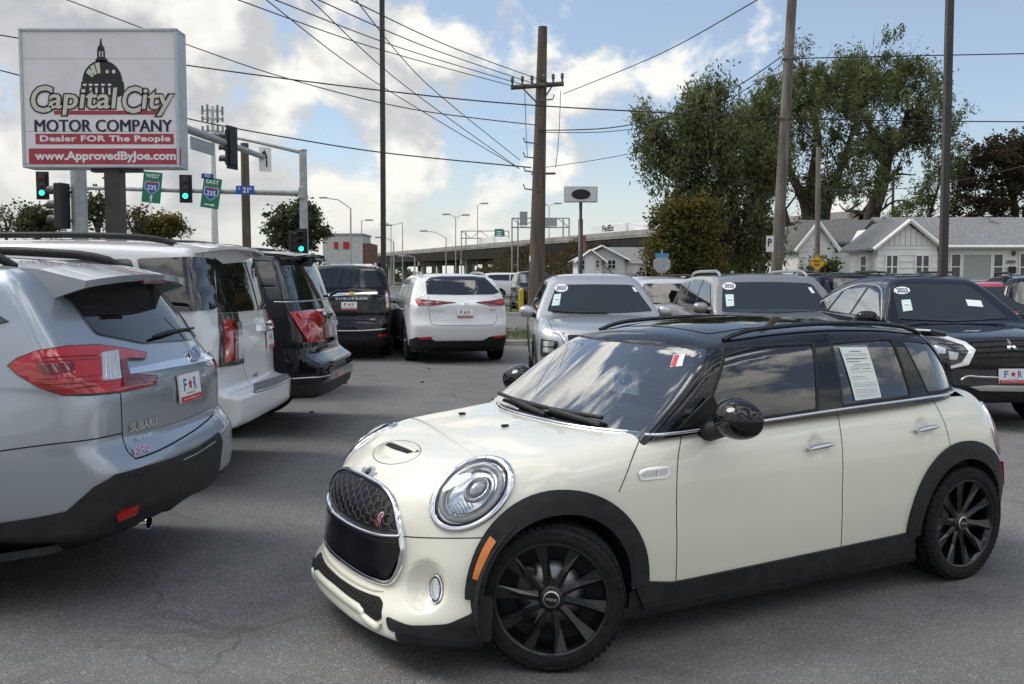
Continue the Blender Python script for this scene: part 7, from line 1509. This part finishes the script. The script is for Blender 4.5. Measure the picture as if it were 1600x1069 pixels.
# ---- trees
def leafmat(name, cols):
    ms = []
    for i, c in enumerate(cols):
        m = mat(name + str(i), c, .75, spec=.25); nt = m.node_tree; b = nt.nodes['Principled BSDF']; t = nt.nodes.new('ShaderNodeBsdfTranslucent'); t.inputs[0].default_value = (c[0] * 1.3, c[1] * 1.35, c[2] * .8, 1)
        x = nt.nodes.new('ShaderNodeMixShader'); x.inputs[0].default_value = .34; nt.links.new(b.outputs[0], x.inputs[1]); nt.links.new(t.outputs[0], x.inputs[2]); nt.links.new(x.outputs[0], nt.nodes['Material Output'].inputs[0]); ms.append(m)
    return ms
BARK = noisy('bark', (.035, .028, .022), (.075, .062, .05), 6, .95, bump=.6, bscale=20, stretch=(1, 1, .3))
def tree(name, label, base, H, trunks, leaf, nleaf, lsize, seed, crown, droop=0., group=None, gap=.0, twig=1.0, aspect=2.2, mass=None):
    """trunks: limb polylines (local, metres) with radii; crown: ellipsoids (cx,cy,cz, rx,ry,rz, weight) filled with leafy twigs"""
    rg = np.random.RandomState(seed); o = empty(name, base, label=label, cat='tree', group=group); b = MB(); tips = []
    def grow(p, d, ln, r, dep):
        pts = [p]; n = 4
        for i in range(n):
            d = (d + Vector(rg.normal(0, .16, 3)) + Vector((0, 0, .05 - droop * .10 * (3 - dep) / 3))).normalized(); p = p + d * (ln / n); pts.append(p)
        b.tube(pts, [r * (1 - .16 * i) for i in range(n + 1)], 6 if dep > 1 else 4, False); tips.extend(pts[2:])
        if dep > 0:
            for k in range(rg.randint(2, 4)):
                q = pts[rg.randint(2, n + 1)]; dd = (d + Vector(rg.normal(0, .62, 3))).normalized(); grow(q, dd, ln * rg.uniform(.55, .8), r * .5, dep - 1)
    for pl, r0, r1, dep in trunks:
        P = [Vector(q) for q in spline(pl, 5)]; k = len(P) - 1
        b.tube(P, [r0 + (r1 - r0) * i / k for i in range(k + 1)], 10, False)
        for i in range(k // 3, k + 1, 2):
            d = (P[min(i + 1, k)] - P[i - 1]).normalized()
            for _ in range(2 if i < k else 3): grow(P[i], (d * .7 + Vector(rg.normal(0, .7, 3)) + Vector((0, 0, .25))).normalized(), H * rg.uniform(.09, .17) * twig, r1 * rg.uniform(.45, .75), dep)
    b.build('trunk', BARK, o, recalc=False)
    # leafy clusters: around twig tips and through the crown volume
    w = np.array([c[6] for c in crown], float); w /= w.sum(); C = []
    ncl = max(30, nleaf // 75); 
    if tips: T = np.array([t[:] for t in tips]); sel = T[rg.randint(0, len(T), ncl // 2)]; C.append(sel + rg.normal(0, .25, sel.shape))
    for c, ww in zip(crown, w):
        n = int(ncl * .75 * ww) + 1; v = rg.normal(0, 1, (n, 3)); v /= np.linalg.norm(v, axis=1, keepdims=True); rr = rg.uniform(.25, 1, (n, 1)) ** .45; rr = rr * (1 + .18 * np.sin(v[:, :1] * 5 + c[0]) * np.cos(v[:, 2:] * 7)); C.append(np.array(c[:3]) + v * rr * np.array(c[3:6]))
    C = np.concatenate(C); per = max(4, nleaf // len(C)); N_ = len(C) * per; cs = max(lsize, .12) * rg.uniform(2.0, 6.5, (len(C), 1, 1)); P = (C[:, None, :] + rg.normal(0, .42, (len(C), per, 3)) * cs * np.array((1, 1, .75 + droop * 1.0)))
    if droop: P[:, :, 2] -= np.abs(rg.normal(0, 1, (len(C), per))) * droop * lsize * 4
    P = P.reshape(-1, 3); a = rg.normal(0, 1, (N_, 3)); a[:, 2] = a[:, 2] * (.6) - droop * 1.6; a /= np.linalg.norm(a, axis=1, keepdims=True); c2 = rg.normal(0, 1, (N_, 3)); s = np.cross(a, c2); s /= np.linalg.norm(s, axis=1, keepdims=True) + 1e-9
    sz = lsize * rg.uniform(.6, 1.4, (N_, 1)); a = a * sz * .5 * aspect; s = s * sz * .5; V = np.concatenate([P - a, P + s, P + a, P - s]); i = np.arange(N_); F = np.stack([i, i + N_, i + 2 * N_, i + 3 * N_], -1); fm = np.repeat(rg.randint(0, len(leaf), len(C)), per); fl = rg.rand(N_) < .25; fm[fl] = rg.randint(0, len(leaf), fl.sum())
    fmesh('crown', V, F, None, leaf[0], o, leaf, fm); return o
WIL = leafmat('willow_leaf', [(.11, .13, .06), (.145, .165, .08), (.185, .20, .105), (.08, .10, .05)]); OLV = leafmat('olive_leaf', [(.09, .095, .03), (.14, .115, .032), (.06, .075, .028), (.19, .13, .035)]); BRN = leafmat('maroon_leaf', [(.055, .045, .032), (.075, .055, .036), (.045, .042, .028), (.10, .062, .038)]); MAP = leafmat('maple_leaf', [(.065, .08, .04), (.085, .10, .05), (.05, .065, .034)]); DRY = leafmat('dry_leaf', [(.10, .075, .045), (.075, .06, .04), (.13, .09, .05), (.05, .05, .03)])
def big_trees():
    def loc(D, px0):
        base = Vector((at(px0, 433, D).x, D, 0)); return base, (lambda px, py, dy=0.: tuple(at(px, py, D + dy) - base))
    def cr(L, lst, s): return [(*L(px, py, dy), rx * s, ry * s, rz * s, w) for px, py, rx, ry, rz, w, dy in lst]
    D = 62.; k = D / CAM_F
    b, L = loc(D, 1262)
    tree('willow_tree', 'tall dark willow with several leaning trunks behind the garage', b, 16, [([L(1255, 440), L(1262, 340), L(1240, 280), L(1200, 205)], .50, .12, 2), ([L(1268, 440), L(1268, 300), L(1278, 215), L(1262, 155)], .52, .10, 2), ([L(1285, 440), L(1290, 330), L(1318, 250), L(1335, 195)], .42, .10, 2), ([L(1240, 440), L(1225, 330), L(1175, 250, 2)], .3, .1, 2)], WIL, 26000, .085, 3, cr(L, [(1258, 135, 50, 60, 30, 1.1, 0), (1318, 118, 55, 60, 30, 1.1, 0), (1215, 185, 48, 50, 32, .9, 1), (1300, 175, 60, 60, 34, 1., -1), (1350, 270, 45, 50, 40, .7, 1), (1285, 300, 40, 40, 28, .5, 0)], k), droop=.55, aspect=3.2)
    b, L = loc(D + 3, 1358); k2 = (D + 3) / CAM_F
    tree('willow_tree', 'tall willow with one thick forked trunk rising behind the ranch house', b, 16, [([L(1348, 440), L(1362, 340), L(1378, 290), L(1388, 240)], .62, .30, 1), ([L(1386, 250), L(1360, 200), L(1340, 170), L(1332, 140)], .30, .08, 2), ([L(1388, 245), L(1410, 205), L(1418, 165), L(1402, 130)], .30, .08, 2), ([L(1390, 240), L(1430, 215), L(1460, 190)], .22, .06, 2)], WIL, 22000, .085, 9, cr(L, [(1385, 112, 50, 50, 28, 1., 0), (1430, 128, 46, 50, 40, 1., 0), (1375, 150, 60, 55, 30, 1., 0), (1455, 190, 40, 45, 40, .8, 0), (1400, 215, 60, 55, 26, .8, 0), (1478, 255, 34, 40, 40, .5, 1)], k2), droop=.6, aspect=3.2)
    D = 50.; k = D / CAM_F; b, L = loc(D, 1120)
    tree('willow_tree', 'broad dark willow with drooping branches left of the leaning pole', b, 11, [([L(1120, 440), L(1118, 350), L(1090, 270), L(1040, 225)], .38, .1, 2), ([L(1135, 440), L(1145, 320), L(1130, 230), L(1100, 180)], .40, .1, 2), ([L(1150, 440), L(1170, 330), L(1190, 250)], .3, .1, 2)], WIL, 46000, .085, 15, cr(L, [(1095, 180, 55, 60, 30, 1., 0), (1050, 235, 55, 60, 38, 1., 0), (1130, 225, 70, 60, 40, 1.2, -1), (1170, 190, 40, 50, 34, .7, 1), (1155, 310, 55, 60, 60, 1.2, 0), (1100, 320, 60, 60, 55, 1.1, 0), (1205, 160, 34, 40, 34, .6, 1), (1200, 245, 36, 40, 44, .8, 1), (1185, 380, 40, 40, 50, .9, 0), (1130, 400, 70, 40, 34, .9, 0)], k), droop=.7, aspect=3.2)
    D = 47.; k = D / CAM_F; b, L = loc(D, 1060)
    tree('young_tree', 'yellow green bushy tree at the foot of the broad willow', b, 5, [([L(1060, 440), L(1058, 390), L(1055, 350)], .14, .05, 2), ([L(1075, 440), L(1080, 380), L(1090, 340)], .12, .05, 2)], OLV, 20000, .09, 21, cr(L, [(1050, 350, 34, 40, 30, 1., 0), (1040, 395, 34, 40, 34, 1., 0), (1085, 370, 40, 40, 44, 1., 0), (1100, 415, 50, 40, 22, .8, 0)], k), aspect=1.9)
    D = 64.; k = D / CAM_F; b, L = loc(D, 1590)
    tree('maple_tree', 'dark brownish maple behind the ranch house at the right edge', b, 10, [([L(1590, 440), L(1585, 320), L(1570, 260)], .35, .1, 2), ([L(1590, 440), L(1610, 300), L(1640, 230)], .35, .1, 2)], BRN, 30000, .12, 30, cr(L, [(1590, 245, 56, 50, 44, 1.3, 0), (1555, 265, 44, 50, 40, 1., 0), (1640, 230, 50, 50, 50, 1.2, 0), (1545, 300, 46, 50, 36, 1., 0), (1600, 310, 60, 50, 32, 1., 0), (1520, 325, 34, 40, 20, .5, 0)], k), aspect=1.6)
    D = 68.; k = D / CAM_F; b, L = loc(D, 1440)
    tree('willow_tree', 'thin pale willow behind the brown light pole', b, 9, [([L(1440, 440), L(1450, 350), L(1470, 280)], .2, .06, 2), ([L(1470, 440), L(1490, 340), L(1500, 270)], .2, .06, 2)], WIL, 7000, .085, 33, cr(L, [(1480, 280, 36, 40, 40, 1., 0), (1440, 330, 60, 40, 24, .8, 0), (1400, 345, 50, 40, 12, .5, 0), (1505, 240, 22, 30, 26, .5, 0)], k), droop=.5, aspect=3.)
    # shrub by the garage
    D = 40.; k = D / CAM_F; b, L = loc(D, 1285)
    tree('shrub', 'small leafy shrub below the dead end sign', b, 2, [([L(1285, 470), L(1285, 425)], .04, .02, 1)], MAP, 1500, .10, 41, cr(L, [(1286, 425, 16, 16, 15, 1., 0)], k), aspect=1.6)
    # far trees to the left
    for px, py, rx, rz, D, lf, n, sd, lab, bare in ((462, 355, 50, 40, 115, MAP, 9000, 51, 'round green maple behind the right hand signal post', 1.), (58, 350, 38, 26, 120, MAP, 5000, 52, 'green tree low behind the left signal head', 1.), (250, 358, 44, 20, 125, OLV, 5000, 53, 'autumn tinted tree right of the brown sign post', 1.), (152, 330, 24, 32, 100, MAP, 1100, 54, 'sparse half bare tree between the two sign posts', 1.4), (212, 345, 26, 26, 105, DRY, 350, 55, 'bare twiggy tree right of the brown sign post', 1.6), (8, 345, 24, 26, 130, DRY, 250, 56, 'bare tree at the left edge', 1.5)):
        b, L = loc(D, px); k = D / CAM_F; tree('distant_tree', lab, b, rz * k * 2.2, [([L(px, 436), L(px + 2, py + rz * .5), L(px - 4, py - rz * .3)], .28, .08, 2), ([L(px + 2, py + rz), L(px + rx * .4, py), L(px + rx * .5, py - rz * .4)], .16, .05, 2), ([L(px, py + rz), L(px - rx * .4, py + 4), L(px - rx * .5, py - rz * .3)], .16, .05, 2)], lf, n, .26, sd, cr(L, [(px, py, rx * .75, rx * .7, rz * .8, 1., 0), (px - rx * .5, py + rz * .3, rx * .5, rx * .5, rz * .55, .7, 0), (px + rx * .5, py + rz * .25, rx * .5, rx * .5, rz * .6, .7, 0), (px + rx * .1, py - rz * .5, rx * .45, rx * .4, rz * .5, .6, 0)], k), aspect=1.6, twig=bare)
big_trees()
def masses():
    """scrub on the embankment and the far tree line: nobody could count these"""
    rg = np.random.RandomState(5)
    def mass(nm, lab, n, gen, leaf, ls):
        P = gen(n); a = rg.normal(0, 1, (n, 3)); a /= np.linalg.norm(a, axis=1, keepdims=True); s = np.cross(a, rg.normal(0, 1, (n, 3))); s /= np.linalg.norm(s, axis=1, keepdims=True) + 1e-9; sz = ls * rg.uniform(.6, 1.5, (n, 1)); a = a * sz; s = s * sz * .5; i = np.arange(n)
        o = fmesh(nm, np.concatenate([P - a, P + s, P + a, P - s]), np.stack([i, i + n, i + 2 * n, i + 3 * n], -1), None, leaf[0], None, leaf, rg.randint(0, len(leaf), n)); tag(o, lab, 'scrub', None, 'stuff')
    def embank(n):
        t = rg.uniform(.60, .99, n); h = rg.uniform(0, 1, n) ** 1.3; top = np.array([OZ(x) for x in t]) - 1.2; p = np.array(OA)[None] + np.outer(t * OL, np.array(OD)) - np.outer(rg.uniform(.5, 8, n) * (1.15 - h), np.array(ON)); p[:, 2] = h * top * (.9 + .15 * np.sin(t * 60) + .1 * np.sin(t * 170)); return p
    mass('embankment_scrub', 'brown autumn scrub covering the bank below the overpass', 26000, embank, DRY, .22)
    def line(n):
        x = rg.uniform(-330, 330, n); h = (3.2 + 1.6 * np.sin(x * .06) + 1.3 * np.sin(x * .17 + 2) + 1.0 * np.sin(x * .41)); p = np.stack([x, 340 + rg.uniform(0, 30, n), rg.uniform(0, 1, n) * np.maximum(h, 1.) * 1.5], -1); return p
    mass('tree_line', 'low tree line along the horizon', 30000, line, MAP, .8)
    def tuft(n):
        x = rg.uniform(-14, 14, n); y = rg.uniform(23.9, 27.9, n); return np.stack([x, y, .115 + rg.uniform(0, .09, n) * (1 + .9 * np.sin(x * 2.3) * np.sin(y * 3.))], -1)
    n = 26000; P = tuft(n); a = np.stack([rg.normal(0, .35, n), rg.normal(0, .35, n), np.ones(n)], -1) * rg.uniform(.03, .09, (n, 1)); s = np.stack([rg.normal(0, 1, n), rg.normal(0, 1, n), np.zeros(n)], -1) * .006; i = np.arange(n); GR = leafmat('grass_blade', [(.05, .085, .025), (.08, .10, .035), (.11, .11, .05)])
    o = fmesh('grass', np.concatenate([P - s, P + s, P + a]), np.stack([i, i + n, i + 2 * n], -1), None, GR[0], None, GR, rg.randint(0, 3, n)); tag(o, 'ragged grass on the verge between lot and street', 'grass', None, 'stuff')
masses()
# ---- far vehicles
generic(WHITE, (at(852, 433, 74).x, 74, .064), .03, 'white pickup with a canopy parked across the street, left of the stout pole', 1.95, None, 'pickup_truck', .10, 1.0, False, 5.9)
for px, D, rz, m_, lab, H in ((936, 92, -PI / 2, WHITE, 'white SUV facing the camera in front of the bungalow door', 1.85), (967, 92, -PI / 2 + .1, BLACKC, 'black SUV facing the camera in front of the bungalow stairs', 1.8), (1010, 70, PI - .25, SILV2, 'silver SUV seen from the side below the bungalow garage', 1.75), (1046, 72, PI / 2, BLACKC, 'black SUV seen from behind, below the stop sign', 1.8), (858, 88, PI / 2 + .6, BLACKC, 'dark SUV right of the stout wooden pole, far lot', 1.8), (885, 84, -.3, WHITE, 'low white car far behind the silver crossover', 1.45), (837, 47.5, -PI / 2 + .1, BLACKC, 'black pickup front partly hidden by the stout wooden pole', 1.9)):
    generic(m_, (at(px, 433, D).x, D, .064), rz, lab, H, 'vehicles across the street', 'far_vehicle', .10, .93, False)
# yellow posts and pipe rail on the far verge
for px in (813, 815.5):
    p = at(px, 433, 45.5 if px == 813 else 46.5); o = MB(); o.tube([(p.x, p.y, 0), (p.x, p.y, 1.05)], .09, 12); o.lathe([(.001, 1.12), (.07, 1.10), (.09, 1.05)], 12, 'Z', (p.x, p.y, 0)); o.build('bollard', noisy('yellow_paint', (.50, .38, .03), (.60, .46, .05), 8, .6), None, ('nearer' if px == 813 else 'farther') + ' yellow steel bollard across the street beside the silver crossover mirror', 'bollard', 'yellow bollards')
p0, p1 = at(770, 433, 45.6), at(812, 433, 45.6); o = empty('pipe_rail', (p0.x, p0.y, 0), label='low dark pipe rail on the grass across the street', cat='railing')
for z in (.35, .75): solid('rail', o, BRONZE, lambda b: b.tube([(0, 0, z), (p1.x - p0.x, 0, z)], .035, 8))
for k in range(4): solid('post', o, BRONZE, lambda b: b.tube([((p1.x - p0.x) * k / 3, 0, 0), ((p1.x - p0.x) * k / 3, 0, .78)], .04, 8))
p = at(1003, 433, 30); o = MB(); p = Vector((at(1013, 433, 22.5).x, 22.5, 0)); o.tube([(p.x, p.y, 0), (p.x, p.y, 1.15)], .07, 12); o.lathe([(.001, 1.2), (.05, 1.18), (.07, 1.15)], 12, 'Z', (p.x, p.y, 0)); o.build('bollard', noisy('orange_paint', (.40, .15, .06), (.48, .2, .08), 8, .6), None, 'faded orange bollard right of the silver crossover roof', 'bollard')
# leaf litter and bits on the asphalt
rg = np.random.RandomState(2)
for k, (px, py) in enumerate(((487, 645), (540, 600), (670, 577), (660, 598))):
    p = gnd(px, py); b = MB(); b.box((p.x, p.y, .012), (.05 + .02 * k % .05, .03, .02), rz=k, bev=.006); b.build('debris', WOODD, None, 'small dark scrap lying on the asphalt, number %s counting from the white SUV' % ('one', 'two', 'three', 'four')[k], 'debris', 'scraps on the asphalt')
